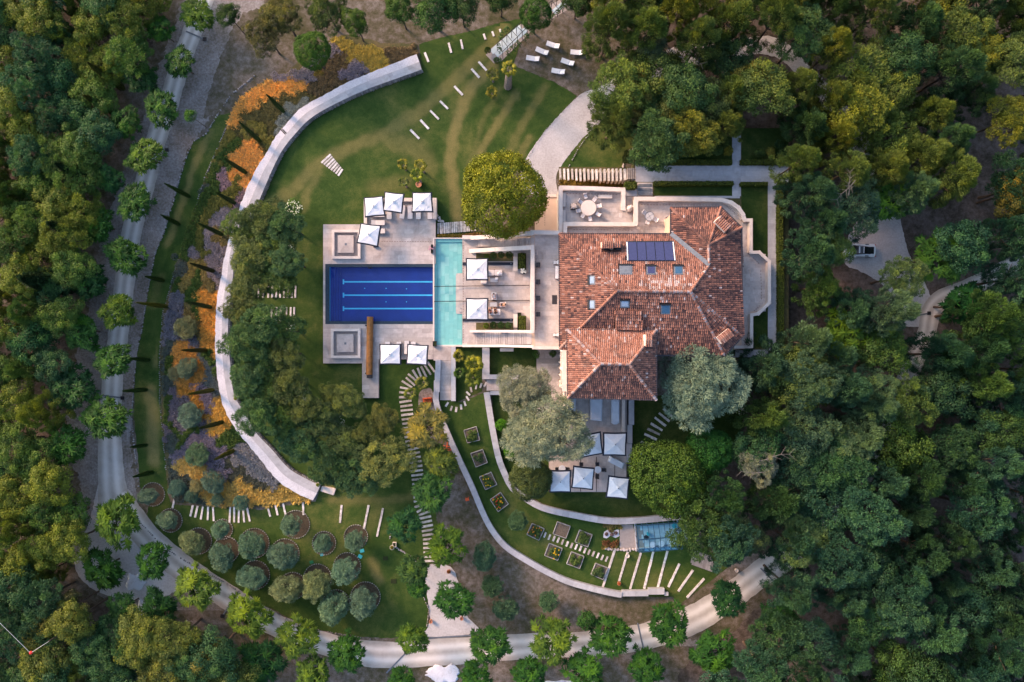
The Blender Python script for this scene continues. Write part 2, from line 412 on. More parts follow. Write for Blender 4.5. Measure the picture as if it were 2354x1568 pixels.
def TRS(c, size, rz=0.0, rx=0.0, ry=0.0):
    return Matrix.LocRotScale(Vector(c), Euler((rx, ry, rz)), Vector(size))
def prnd(a=0.0, b=1.0): return rnd.uniform(a, b)

def smooth_pts(pts, closed=True, n=6):
    out = []; N = len(pts)
    rng = range(N) if closed else range(N - 1)
    for i in rng:
        p0 = pts[(i - 1) % N] if closed or i > 0 else pts[0]
        p1, p2 = pts[i], pts[(i + 1) % N]
        p3 = pts[(i + 2) % N] if closed or i + 2 < N else pts[-1]
        for k in range(n):
            t = k / n
            out.append(tuple(0.5 * (2 * p1[d] + (p2[d] - p0[d]) * t + (2 * p0[d] - 5 * p1[d] + 4 * p2[d] - p3[d]) * t * t + (3 * p1[d] - p0[d] - 3 * p2[d] + p3[d]) * t ** 3) for d in (0, 1)))
    if not closed: out.append(tuple(pts[-1]))
    return out
def inpoly(x, y, P):
    c = False; n = len(P); j = n - 1
    for i in range(n):
        if (P[i][1] > y) != (P[j][1] > y) and x < (P[j][0] - P[i][0]) * (y - P[i][1]) / (P[j][1] - P[i][1]) + P[i][0]: c = not c
        j = i
    return c
def sheet(name, pts, z, mat, smooth=0, jit=0.0, thing=None, parent=None, tint=0.0, bands=None, kind='structure'):
    P = smooth_pts(pts, True, smooth) if smooth else list(pts)
    if jit: 
        q = []
        for i, p in enumerate(P):
            a = P[(i + 1) % len(P)]; L = math.hypot(a[0] - p[0], a[1] - p[1]); k = max(1, int(L / 5))
            for s in range(k):
                q.append((p[0] + (a[0] - p[0]) * s / k + rnd.uniform(-jit, jit), p[1] + (a[1] - p[1]) * s / k + rnd.uniform(-jit, jit)))
        P = q
    W = [at(x, y, z) for x, y in P]
    mb = MB(); tr = tessellate_polygon([[Vector((v.x, v.y, 0)) for v in W]])
    fs = []
    for (i, j, k) in tr:
        A, B, D = W[i], W[j], W[k]
        cr = (B.x - A.x) * (D.y - A.y) - (B.y - A.y) * (D.x - A.x)
        if abs(cr) > 1e-9: fs.append((i, j, k) if cr > 0 else (i, k, j))
    mb.add(W, fs, tint)
    if bands:      # finer cells that carry how dry the turf is
        st = 7
        xs = [p[0] for p in P]; ys = [p[1] for p in P]
        for gx in range(int(min(xs)), int(max(xs)), st):
            for gy in range(int(min(ys)), int(max(ys)), st):
                if all(inpoly(gx + a, gy + b, P) for a in (0, st) for b in (0, st)):
                    d = 0.0
                    for (line, wd, amt) in bands:
                        dm = min(segd(gx + st / 2, gy + st / 2, line[i], line[i + 1]) for i in range(len(line) - 1))
                        d = max(d, amt * math.exp(-(dm / wd) ** 2))
                    if d > 0.004:
                        mb.add([at(gx, gy + st, z + .003), at(gx + st, gy + st, z + .003), at(gx + st, gy, z + .003), at(gx, gy, z + .003)], [(0, 1, 2, 3)], d)
    o = mb.build(name, mat, parent)
    if bands:
        me = o.data; me.attributes.remove(me.attributes['tint']); k = (H - z) / F; vals = []
        nb = len(W)
        for i, v in enumerate(me.vertices):
            X, Y = v.co.x / k + CX, CY - v.co.y / k; d = 0.0
            if i >= nb:
                for (line, wd, amt) in bands:
                    dm = min(segd(X, Y, line[j], line[j + 1]) for j in range(len(line) - 1)); dm += 3 * math.sin(X * .13) * math.cos(Y * .11)
                    d = max(d, amt * math.exp(-(dm / wd / 1.05) ** 4))
            vals.append(d)
        a_ = me.attributes.new('tint', 'FLOAT', 'POINT'); a_.data.foreach_set('value', vals)
    if parent is None and kind: o['kind'] = kind
    return o
def segd(x, y, a, b):
    dx, dy = b[0] - a[0], b[1] - a[1]; L = dx * dx + dy * dy
    t = max(0, min(1, ((x - a[0]) * dx + (y - a[1]) * dy) / L)) if L else 0
    return math.hypot(x - a[0] - t * dx, y - a[1] - t * dy)
def resample(pts, n):
    d = [0]
    for i in range(1, len(pts)): d.append(d[-1] + math.hypot(pts[i][0] - pts[i - 1][0], pts[i][1] - pts[i - 1][1]))
    out = []
    j = 0
    for k in range(n):
        s = d[-1] * k / (n - 1)
        while j < len(d) - 2 and d[j + 1] < s: j += 1
        t = (s - d[j]) / max(1e-9, d[j + 1] - d[j])
        out.append((pts[j][0] + (pts[j + 1][0] - pts[j][0]) * t, pts[j][1] + (pts[j + 1][1] - pts[j][1]) * t))
    return out
def offset(pts, d):
    out = []
    for i in range(len(pts)):
        a = pts[max(0, i - 1)]; b = pts[min(len(pts) - 1, i + 1)]
        dx, dy = b[0] - a[0], b[1] - a[1]; L = math.hypot(dx, dy) or 1
        dd = d[i] if isinstance(d, (list, tuple)) else d
        out.append((pts[i][0] - dy / L * dd, pts[i][1] + dx / L * dd))
    return out
def pave(parent, rects, z, mat='stone', sw=1.0, sh=0.55, th=0.03, limit=300, gap=0.014, spread=0.5, name='paving_slab', vertical=False):
    """slabs in staggered courses over plan rectangles (seen at height z)"""
    items = []
    for (x0, y0, x1, y1) in rects:
        a = at(x0, y1, z); b = at(x1, y0, z)
        X0, Y0, X1, Y1 = a.x, a.y, b.x, b.y
        if vertical: X0, Y0, X1, Y1 = Y0, X0, Y1, X1
        y = Y0; r = 0
        while y < Y1 - 0.02:
            h = min(sh, Y1 - y)
            x = X0 - (sw * rnd.uniform(0.2, 0.8))
            while x < X1 - 0.02:
                L = sw * rnd.choice((0.8, 1.0, 1.0, 1.25)); xa = max(x, X0); xb = min(x + L, X1)
                if xb - xa > 0.06:
                    t = 0.5 + rnd.gauss(0, 0.2) * spread * 2
                    c = ((xa + xb) / 2, y + h / 2, z - th / 2 + rnd.uniform(-.002, .002)); s = (xb - xa - gap, h - gap, th)
                    if vertical: c = (c[1], c[0], c[2]); s = (s[1], s[0], s[2])
                    items.append((TRS(c, s), t))
                x += L
            y += sh; r += 1
    items.sort(key=lambda it: -it[0].to_scale()[0] * it[0].to_scale()[1])
    pieces(parent, name, items, 'box', mat, limit)
def vbox(mb, x0, y0, x1, y1, z0, z1, t=0.5):
    a = at(x0, y1, z1); b = at(x1, y0, z1)
    return mb.box(((a.x + b.x) / 2, (a.y + b.y) / 2, (z0 + z1) / 2), (b.x - a.x, b.y - a.y, z1 - z0), t=t)
def wpoly(pts, z): return [(at(x, y, z).x, at(x, y, z).y) for x, y in pts]

# ------------------------------------------------------------------ the ground and what is laid on it
g = MB().add([(-600, -600, -0.01), (600, -600, -0.01), (600, 600, -0.01), (-600, 600, -0.01)], [(0, 1, 2, 3)]).build('ground', M['soil'])
g['kind'] = 'structure'
sheet('forest_floor', [(-260, -200), (335, -200), (352, 110), (282, 150), (270, 300), (215, 370), (205, 500), (190, 600), (172, 700), (160, 800), (120, 900), (150, 1060), (185, 1180), (165, 1300), (90, 1350), (250, 1400), (430, 1450), (560, 1530), (640, 1800), (-260, 1800)], 0.0, M['litter'], 0, 4)
sheet('forest_floor', [(1500, -200), (2700, -200), (2700, 1800), (1560, 1800), (1560, 1540), (1700, 1440), (1830, 1300), (1720, 1260), (1590, 1190), (1640, 1000), (1700, 880), (1740, 830), (1812, 800), (1812, 400), (1700, 290), (1560, 210), (1530, 90)], 0.0, M['litter'], 0, 4)
# stony verges beside the track
sheet('stony_verge', [(500, -60), (620, -60), (600, 60), (560, 150), (520, 210), (470, 290), (430, 350), (405, 440), (380, 520), (350, 620), (330, 720), (316, 820), (305, 900), (300, 1000), (305, 1080), (318, 1150), (330, 1195), (420, 1290), (540, 1365), (700, 1450), (860, 1480), (1000, 1478), (1200, 1470), (1420, 1460), (1540, 1440), (1640, 1500), (1560, 1640), (560, 1640), (580, 1560), (450, 1430), (250, 1390), (180, 1320), (160, 1250), (185, 1120), (150, 1000), (160, 880), (200, 720), (230, 560), (290, 380), (340, 230), (400, 60), (440, -60)], 0.004, M['rough'], 0, 5)
sheet('stony_clearing', [(1190, 150), (1240, 60), (1300, 20), (1400, 10), (1420, 120), (1400, 190), (1330, 222), (1280, 200), (1230, 172)], 0.0065, M['soil'], 4, 2)
sheet('stony_clearing', [(560, 30), (700, 60), (900, 60), (1120, 30), (1180, 30), (1160, 60), (1000, 95), (880, 110), (720, 100), (640, 150), (560, 210), (500, 260), (470, 250)], 0.0065, M['soil'], 4, 3)
LOWN = TT(0, 0, [(2120, 1040), (1980, 1070), (1900, 1230), (1780, 1300), (1720, 1430)]) + TT(0, 1, [(1660, 50), (1600, 270), (1500, 600), (1430, 750), (1380, 1000), (1340, 1250), (1300, 1500)]) + TT(0, 2, [(1270, 50), (1240, 300), (1230, 700), (1270, 1100), (1290, 1350), (1320, 1460)]) + [(400, 1190), (385, 1130)] + \
    TT(0, 2, [(1550, 1340), (1530, 1200), (1500, 900), (1480, 600), (1465, 300), (1470, 100)]) + TT(0, 1, [(1480, 1560), (1500, 1300), (1580, 1030), (1640, 820), (1790, 380), (1880, 80)]) + TT(0, 0, [(2010, 1350)])
band_l = [([(480, 300), (440, 400), (415, 480), (385, 560)], 8, 0.7), ([(345, 900), (352, 960), (350, 1020), (355, 1060)], 14, 0.9), ([(372, 790), (358, 840)], 8, 0.6), ([(370, 640), (350, 700)], 10, 0.3)]
sheet('lawn', LOWN, 0.0105, M['lawn'], 0, 1.0, bands=band_l)
INNER = TT(1, 0, [(1522, 640), (1300, 720), (1000, 830), (700, 970), (500, 1090), (370, 1220), (250, 1370), (150, 1560)]) + [(588, 477), (562, 517), (545, 560), (537, 604), (535, 642), (527, 704), (524, 767), (529, 834), (537, 904), (560, 946), (588, 994), (625.7, 1034), (663, 1076), (701, 1099), (736, 1116)]
OUTER = TT(1, 0, [(1480, 500), (1200, 610), (1050, 670), (820, 770), (620, 880), (440, 980), (330, 1080), (180, 1260), (90, 1420), (0, 1560)]) + [(557.6, 457), (540, 512), (520, 572), (510, 629), (500, 679), (496, 729), (495, 767), (496, 834), (502.6, 884), (515, 939), (545, 991), (588, 1043), (638, 1104), (683, 1134), (720, 1151)]
lawn_main = [(969, 160), (963, 102)] + [(1013, 87), (1088, 70), (1150, 52), (1215, 40), (1180, 150), (1226, 170), (1276, 190), (1326, 220), (1314, 235), (1251, 302), (1204, 375), (1150, 430), (1110, 500), (1060, 560), (1060, 830), (1000, 840), (1012, 900), (1000, 950), (985, 1010), (990, 1100), (1005, 1200), (1002, 1290), (980, 1300), (985, 1455), (900, 1467), (800, 1462), (700, 1440), (640, 1407), (560, 1368), (480, 1322), (420, 1282), (370, 1232), (338, 1190), (345, 1120), (400, 1160), (600, 1172), (725, 1152), (738, 1118)] + list(reversed(INNER[1:-1]))
band_m = [([(1160, 60), (1120, 115), (1060, 170), (960, 260), (880, 310), (790, 345), (720, 385), (680, 430), (640, 460)], 15, .62),
          ([(1135, 150), (1085, 200), (1055, 260), (1040, 320), (1034, 380), (1044, 440), (1052, 500)], 13, .9),
          ([(1150, 200), (1115, 260), (1095, 330), (1075, 400)], 7, 0.35),
          ([(1185, 215), (1150, 270), (1115, 330), (1085, 400)], 9, 0.75), ([(1250, 200), (1205, 280), (1170, 350)], 10, 0.5), ([(1215, 320), (1190, 370)], 9, 0.6),
          ([(900, 325), (960, 340), (985, 380)], 22, 0.5), ([(860, 430), (930, 420)], 18, 0.4), ([(735, 395), (700, 450), (700, 480)], 10, 0.5),
          ([(760, 1150), (900, 1150), (960, 1140)], 10, 0.5), ([(855, 1290), (870, 1330)], 12, 0.7), ([(870, 1160), (840, 1230)], 14, 0.3)]
sheet('lawn', lawn_main, 0.008, M['lawn'], 0, 1.0, bands=band_m)
sheet('lawn', TT(2, 0, [(860, 1090), (640, 1270), (470, 1490), (430, 1570), (1010, 1570), (1010, 1470), (1150, 1360), (1100, 1200)]), 0.008, M['lawn'], 3, 1)
# ground under the pines left of the pool and the top bed
sheet('planting_bed', OUTER + [(690, 1150), (600, 1163), (500, 1163), (400, 1155), (384, 1119), (382, 1084), (375, 1009), (370, 934), (366, 859), (367, 809), (370, 782), (375, 717), (395, 650), (410, 597), (447, 487), (470, 412), (502, 337), (530, 262), (570, 205), (660, 165), (700, 130), (770, 85), (800, 78), (880, 100), (958, 100)], 0.012, M['bedsoil'], 0, 1.5)
sheet('planting_bed', [(975, 915), (995, 900), (1012, 950), (1040, 1040), (1075, 1110), (1110, 1180), (1160, 1255), (1250, 1318), (1400, 1372), (1540, 1380), (1560, 1400), (1420, 1452), (1200, 1462), (1060, 1462), (1040, 1400), (1020, 1300), (1005, 1200), (990, 1100), (985, 1010), (975, 960)], 0.012, M['soil'], 3, 2)
# kitchen garden lawn and the lawns south of the house
sheet('lawn', [(1008, 905), (1046, 922), (1060, 925), (1118, 900), (1128, 959), (1140, 1020), (1160, 1090), (1177, 1122), (1209, 1150), (1251, 1172), (1326, 1190), (1401, 1203), (1476, 1203), (1570, 1196), (1610, 1260), (1690, 1290), (1640, 1330), (1560, 1390), (1545, 1372), (1470, 1372), (1429, 1368), (1351, 1351), (1251, 1312), (1176, 1268), (1108, 1176), (1050, 1046), (1023, 984)], 0.016, M['lawn'], 0, 0.6, bands=[([(1130, 1100), (1180, 1180), (1260, 1240)], 14, 0.25), ([(1180, 1290), (1120, 1220)], 8, 0.4), ([(1400, 1300), (1500, 1330)], 20, 0.15)])
sheet('lawn', [(1048, 797), (1108, 797), (1108, 900), (1048, 925)], 0.016, M['lawn_dark'])
sheet('lawn', [(1125, 797), (1240, 797), (1240, 862), (1125, 862)], 0.016, M['lawn_dark'])
sheet('lawn', [(1130, 905), (1235, 890), (1270, 960), (1270, 1120), (1440, 1122), (1448, 1060), (1458, 910), (1720, 905), (1700, 1000), (1600, 1192), (1520, 1185), (1401, 1190), (1326, 1178), (1251, 1160), (1200, 1130), (1165, 1085), (1148, 1040), (1138, 990)], 0.016, M['lawn_dark'], 0, 0.5)
sheet('soil_bed', TT(1, 2, [(1500, 480), (1560, 440), (1620, 450), (1640, 620), (1720, 760), (1640, 780), (1560, 700), (1500, 640)]), 0.02, M['rough'], 4, 0.6)
# gravel
GP = TT(2, 0, [(110, 1500), (300, 1210), (550, 940), (660, 850), (800, 800), (930, 730)]) + [(1470, 150), (1560, 108), (1700, 90), (1780, 90), (1765, 118), (1600, 150), (1500, 180)] + TT(2, 0, [(960, 790), (850, 1080), (650, 1270), (430, 1560)]) + [(1278, 420), (1278, 449), (1231, 449), (1200, 430)]
sheet('gravel_path', GP, 0.02, M['gravel'], 3, 0.8)
sheet('gravel_path', TT(1, 3, [(1600, 490), (1780, 500), (1850, 620), (1900, 800), (1940, 960), (2040, 1110), (1570, 1150), (1600, 1000), (1560, 700), (1545, 560)]), 0.02, M['gravel'], 3, 1)
# the track: ribbons that know where across them a point lies
def road_ribbon(name, center, width, z):
    cp = smooth_pts(center, False, 8); n = len(cp)
    ws = width if isinstance(width, list) else [width] * len(center)
    wd = [x[0] for x in smooth_pts([(v, 0) for v in ws], False, 8)]
    K = 8; vs = []; us = []
    rowsp = [offset(cp, [wd[i] * (k / K - 0.5) + (rnd.uniform(-1.2, 1.2) if k in (0, K) else 0) for i in range(n)]) for k in range(K + 1)]
    for k in range(K + 1):
        for i in range(n): vs.append(at(*rowsp[k][i], z)); us.append(k / K)
    fs = []
    for k in range(K):
        for i in range(n - 1): fs.append((k * n + i, (k + 1) * n + i, (k + 1) * n + i + 1, k * n + i + 1))
    # faces must look up
    a, b, c = (vs[fs[0][q]] for q in (0, 1, 2))
    if (b - a).cross(c - a).z < 0: fs = [tuple(reversed(f)) for f in fs]
    me = bpy.data.meshes.new(name); me.from_pydata([tuple(v) for v in vs], [], fs)
    at_ = me.attributes.new('across', 'FLOAT', 'POINT'); at_.data.foreach_set('value', us)
    me.materials.append(M['road']); o = link(bpy.data.objects.new(name, me)); o['kind'] = 'structure'; return o
sheet('road_junction', [(240, 1090), (290, 1120), (330, 1190), (400, 1262), (440, 1300), (400, 1360), (340, 1380), (260, 1372), (200, 1345), (172, 1300), (185, 1250), (205, 1200), (222, 1130)], 0.024, M['gravel'], 4, 1.5)
road_ribbon('road', [(500, -60), (470, 0), (440, 78), (413, 150), (384, 250), (357, 325), (334, 417), (306, 517), (289, 629), (272, 767), (259, 859), (253, 1009), (259, 1134), (275, 1210)], [42, 42, 44, 45, 47, 47, 47, 47, 46, 46, 48, 54, 68, 100], 0.028)
road_ribbon('road', [(270, 1140), (330, 1225), (400, 1290), (480, 1345), (560, 1394), (640, 1440), (740, 1478), (860, 1504), (1000, 1500), (1200, 1486), (1380, 1478), (1500, 1458), (1600, 1420), (1690, 1362), (1760, 1310), (1850, 1250), (1920, 1180), (2000, 1060), (2070, 900), (2125, 780), (2150, 700), (2250, 650), (2420, 560)], [60, 60, 62, 58, 55, 52, 52, 60, 62, 60, 58, 62, 66, 62, 62, 60, 54, 50, 46, 44, 46, 42, 40], 0.032)
sheet('parking_court', TT(3, 1, [(900, 400), (1180, 400), (1240, 560), (1300, 780), (1420, 1000), (1500, 1180), (1500, 1420), (1150, 1400), (1150, 1150), (900, 950), (700, 850), (740, 600)]), 0.024, M['gravel'], 3, 1)
sheet('parking_court', [(1470, 150), (1560, 105), (1700, 88), (1790, 88), (1860, 150), (1960, 260), (2010, 360), (2050, 480), (2000, 500), (1980, 400), (1930, 300), (1850, 200), (1780, 130), (1640, 130), (1500, 185)], 0.024, M['gravel'], 3, 1)
# drain channels across the track
def bar(name, a, b, wd, z0, z1, mat, label, cat, group=None, rod=None):
    A = at(*a, z1); B = at(*b, z1); mid = (A + B) / 2; mid.z = 0
    t = empty(name, (mid.x, mid.y, 0), label, cat, group)
    MB().beam((A.x, A.y, (z0 + z1) / 2), (B.x, B.y, (z0 + z1) / 2), wd, z1 - z0).build('grate', M[mat], t)
    if rod:
        MB().box((B.x, B.y, (z0 + z1) / 2), (0.5, 0.5, z1 - z0 + 0.05)).build('sump', M['black'], t)
    return t
drs = [((427, 72), (470, 90), 'dark drain bar across the driveway nearest the top edge'), ((355, 338), (383, 345), 'dark drain bar on the driveway beside the tree with yellow leaf tips'),
       ((219, 907), (281, 915), 'dark drain bar crossing the driveway left of the fan of lawn planks'), ((547.5, 1360), (510.5, 1416), 'thin drain bar across the track below the olive lawn'),
       ((888, 1547), (933, 1500), 'slanting drain bar on the track at the bottom'), ((980.7, 1467), (1090.7, 1460), 'long dark drain bar where the gravel path meets the track'),
       ((1465, 1432), (1480, 1497), 'drain bar across the track right of the kitchen garden trees'), ((1747.8, 1306), (1793.5, 1353), 'drain bar across the track by the right hand forest'),
       ((2077, 731), (2135, 720), 'short drain bar on the parking track beside the white car')]
for a, b, l in drs: bar('drain_channel', a, b, 0.2, 0.0, 0.07, 'greymetal', l, 'drain', rod=True)
# white sand heaps
def heap(x, y, rx, ry, label):
    c = at(x, y); o = empty('sand_heap', c, label, 'sand heap')
    mb = MB(); prof = [(1.0, 0.04), (0.93, 0.07), (0.6, 0.10), (0.2, 0.13)]
    mb.lathe((0, 0, 0), [(r, z) for r, z in prof], 40, 0.5, rx * px(), ry * px())
    mb.v = [(v[0] * (1 + .2 * math.sin(3 * math.atan2(v[1], v[0]) + x)) * rnd.uniform(.86, 1.1), v[1] * (1 + .22 * math.sin(4 * math.atan2(v[1], v[0]) + y)) * rnd.uniform(.86, 1.1), v[2]) for v in mb.v]
    mb.local('pile', M['sand'], o, smooth=True)
heap(310, 1337, 22, 20, 'white sand heap on the track junction')
heap(1023, 1550, 38, 22, 'large white sand heap at the bottom edge of the track')
heap(325, 1402, 14, 20, 'white rubble heap between two driveway trees')
heap(1290, 1572, 90, 8, 'long white sand strip at the bottom edge')

# ------------------------------------------------------------------ curved wall walk
def smooth_open(p, n=160): return resample(smooth_pts(p, False, 6), n)
Np = 170
inn = smooth_open(INNER, Np); out_ = smooth_open(OUTER, Np)
mid = [(i[0] + (o[0] - i[0]) * 0.50, i[1] + (o[1] - i[1]) * 0.50) for i, o in zip(inn, out_)]
ww = empty('curved_wall_walk', at(496, 784), 'long curved pale stone wall walk sweeping round the main lawn', 'wall')
def ribbon(mb, a, b, z0, z1, t=0.5):
    for i in range(len(a) - 1):
        q = [at(*a[i], z1), at(*a[i + 1], z1), at(*b[i + 1], z1), at(*b[i], z1)]
        if (q[1] - q[0]).cross(q[2] - q[0]).z < 0: q = q[::-1]
        vs = [tuple(v) for v in q] + [(v.x, v.y, z0) for v in q]
        mb.add(vs, [(0, 1, 2, 3), (4, 5, 1, 0), (5, 6, 2, 1), (6, 7, 3, 2), (7, 4, 0, 3)], t)
    return mb
oj = [(p[0] + rnd.uniform(-1.6, 0.8), p[1] + rnd.uniform(-1.0, 1.0)) for p in out_]
ribbon(MB(), oj, mid, 0, .62).build('gravel_band', M['whitegravel'], ww)
ribbon(MB(), mid, inn, 0, .76).build('walk_core', M['stonebase'], ww)
its = []
md = smooth_open([(i[0] + (o[0] - i[0]) * 0.50, i[1] + (o[1] - i[1]) * 0.50) for i, o in zip(inn, out_)], 135); ind = smooth_open(inn, 135)
mbs = MB()
for i in range(134):       # two slabs across, each course its own piece
    for k in range(2):
        lerp = lambda P, Q, f: (P[0] + (Q[0] - P[0]) * f, P[1] + (Q[1] - P[1]) * f)
        f0, f1 = k / 2, (k + 1) / 2
        q = [at(*lerp(md[i], ind[i], f0), .8), at(*lerp(md[i], ind[i], f1), .8), at(*lerp(md[i + 1], ind[i + 1], f1), .8), at(*lerp(md[i + 1], ind[i + 1], f0), .8)]
        c = sum(q, Vector()) / 4
        q = [c + (v - c) * 0.985 for v in q]
        if (q[1] - q[0]).cross(q[2] - q[0]).z < 0: q = q[::-1]
        mb = MB().add([tuple(v) for v in q] + [(v.x, v.y, .76) for v in q], [(0, 1, 2, 3), (4, 5, 1, 0), (5, 6, 2, 1), (6, 7, 3, 2), (7, 4, 0, 3)], max(0, min(1, rnd.gauss(.5, .16))))
        mb.build('slab', M['stone' if False else 'pathstone'], ww)
# rough stones of the inner face of the wall
its = []
il = resample(offset(inn, -.9), 290)
for i in range(0, 289):
    p = at(*il[i], 0.9); its.append((TRS((p.x, p.y, 0.33), (rnd.uniform(.25, .42), rnd.uniform(.2, .35), rnd.uniform(.5, .8)), rnd.uniform(0, 3)), prnd(0.0, 0.6)))
pieces(ww, 'facing_stone', its, 'stone', 'bluestone')
st = empty('stone_landing', at(754, 1128), 'pale stone slab at the foot of the curved wall walk', 'slab')
MB().prism(wpoly(TT(1, 2, [(605, 1335), (732, 1360), (712, 1418), (592, 1380)]), 0.5), 0, 0.5).build('block', M['wallwhite'], st)

# ------------------------------------------------------------------ pool deck, pools
D = 0.60
dk = MB()
deck_rects = [(742.5, 516, 836, 607), (836, 457, 1001, 607), (742.5, 745, 996, 826), (742.5, 826, 832, 835.5), (832, 826, 870, 915), (742.5, 607, 747.5, 745)]
for r in deck_rects: vbox(dk, *r, 0, D - 0.03)
dko = dk.build('pool_deck', M['stonebase']); dko['kind'] = 'structure'
pave(dko, [(742.5, 516, 762, 607), (762, 595, 836, 607), (762, 516, 836, 528), (828, 528, 836, 595), (836, 457, 995, 607), (742.5, 607, 747.5, 745), (742.5, 745, 995, 755.5), (742.5, 755.5, 760, 823.5), (828, 755.5, 995, 826), (742.5, 823.5, 828, 835.5), (828, 826, 832, 835.5), (832, 826, 870, 915), (995, 457, 1001, 547)], D, sw=1.35, sh=0.62)
# low seat wall round the sun deck
sw_ = empty('seat_wall', at(918, 458), 'low pale stone seat wall round the upper sun deck', 'wall')
for a in ((836, 455, 1003, 463), (994, 463, 1003, 503), (836, 463, 843, 516)):
    vbox(MB(), *a, 0, D + 0.45).build('coping', M['wallwhite'], sw_)
# blue pool
pl = empty('swimming_pool', at(871, 676), 'long deep blue lap pool with three cyan lane lines', 'pool')
Z = D - 0.04
cp = MB()
for a in ((747.5, 607.5, 994.5, 613.5), (747.5, 738.5, 994.5, 745), (747.5, 613.5, 757, 738.5)): vbox(cp, *a, 0, D + .01)
cp.build('coping', M['coping'], pl)
vbox(MB(), 757, 613.5, 994.5, 738.5, 0.005, 0.04).build('basin_floor', M['poolblue'], pl)
stp = MB()
for i, x in enumerate((759, 765, 771, 777)): vbox(stp, x, 614, x + 5.6, 738, 0.045, 0.40 - i * 0.09)
stp.build('basin_steps', M['poolblue2' if False else 'poolblue'], pl)
vbox(MB(), 757.2, 614, 758.6, 738, 0.045, 0.45).build('step_edge_line', M['lane'], pl)
for y in (648, 678.7, 709.5):
    l = vbox(MB(), 791, y - 1.7, 994, y + 1.7, 0.045, 0.052); vbox(l, 787.5, y - 5.5, 791, y + 5.5, 0.045, 0.052)
    l.build('lane_line', M['lane'], pl)
for x, y in ((838, 663), (887, 663), (934, 664), (887, 694), (934, 694)):
    p = at(x, y, .06); MB().tube((p.x, p.y, .042), (p.x, p.y, .07), .08, n=8).build('inlet', M['lane'], pl)
MB().add([at(757, 738.5, Z), at(994.5, 738.5, Z), at(994.5, 613.5, Z), at(757, 613.5, Z)], [(0, 1, 2, 3)]).build('water', M['water'], pl)
ld = MB()
for x in (846, 853):
    p = at(x, 609, D + .7); q = at(x, 616, D + .7)
    ld.tube((p.x, p.y, D), (p.x, p.y, D + .7), .025); ld.tube((p.x, p.y, D + .7), (q.x, q.y, D + .7), .025); ld.tube((q.x, q.y, D + .7), (q.x, q.y, .1), .025)
ldt = empty('pool_ladder', at(849.5, 611, D), 'small dark metal ladder on the top edge of the blue pool', 'ladder')
ld.build('rails', M['black'], ldt)
sr = MB()
for k in range(3):
    a = at(846, 616, .4 + k * .0); b = at(853, 616, .4); zz = D - .05 - k * .17
    sr.beam((a.x, a.y, zz), (b.x, b.y, zz), .08, .02)
sr.build('rungs', M['black'], ldt)
# turquoise pool
tp = empty('splash_pool', at(1030, 671), 'shallow turquoise pool between the sun deck and the house terrace', 'pool')
c2 = MB()
for a in ((994.8, 546.5, 998, 797), (998, 546.5, 1062.5, 549), (998, 793, 1062.5, 797)): vbox(c2, *a, 0, D + .03)
c2.build('coping', M['wallwhite'], tp)
vbox(MB(), 998, 549, 1062.5, 793, 0.005, 0.06).build('basin_floor', M['turqdark'], tp)
pave(tp, [(1003, 556, 1062, 790)], 0.12, 'turq', sw=1.3, sh=0.6, limit=300, name='floor_tile', spread=0.8, vertical=True)
ben = MB()
for a in ((998, 549, 1003, 793), (1003, 549, 1062.5, 556), (1003, 790, 1062.5, 793)): vbox(ben, *a, 0.06, 0.36)
ben.build('bench_ledge', M['turq'], tp)
for k, (x, y0, y1, z) in enumerate(((1047.5, 628, 722, 0.22), (1051.5, 633, 717, 0.36), (1055, 641, 709, 0.50))):
    poly = [(1062.5, y0)] + [(x + (1 - math.sin(a)) * 4, yy) for a, yy in ((PI / 4, y0 + 1), (PI / 2, y0 + 6), (PI / 2, y1 - 6), (PI / 4, y1 - 1))] + [(1062.5, y1)]
    MB().prism(wpoly(poly, z), 0.06, z).build('step', M['stone'], tp)
MB().add([at(998, 793, D - 0.05), at(1062.5, 793, D - 0.05), at(1062.5, 549, D - 0.05), at(998, 549, D - 0.05)], [(0, 1, 2, 3)]).build('water', M['water'], tp)
# thin dark shade wires
for y, lab in ((656, 'upper of the two thin dark wires over the turquoise pool'), (690.5, 'lower of the two thin dark wires over the turquoise pool')):
    a = at(998, y + 2.5, D + .25); b = at(1216, y, D + .25)
    o = empty('guide_wire', (a.x, a.y, 0), lab, 'wire', 'dark wires over the turquoise pool')
    MB().tube((a.x, a.y, D + .22), (b.x, b.y, D + .22), .05, n=6).build('wire', M['black'], o)
    for q in (a, b): MB().tube((q.x, q.y, D), (q.x, q.y, D + .26), .05, n=8).build('anchor', M['black'], o)
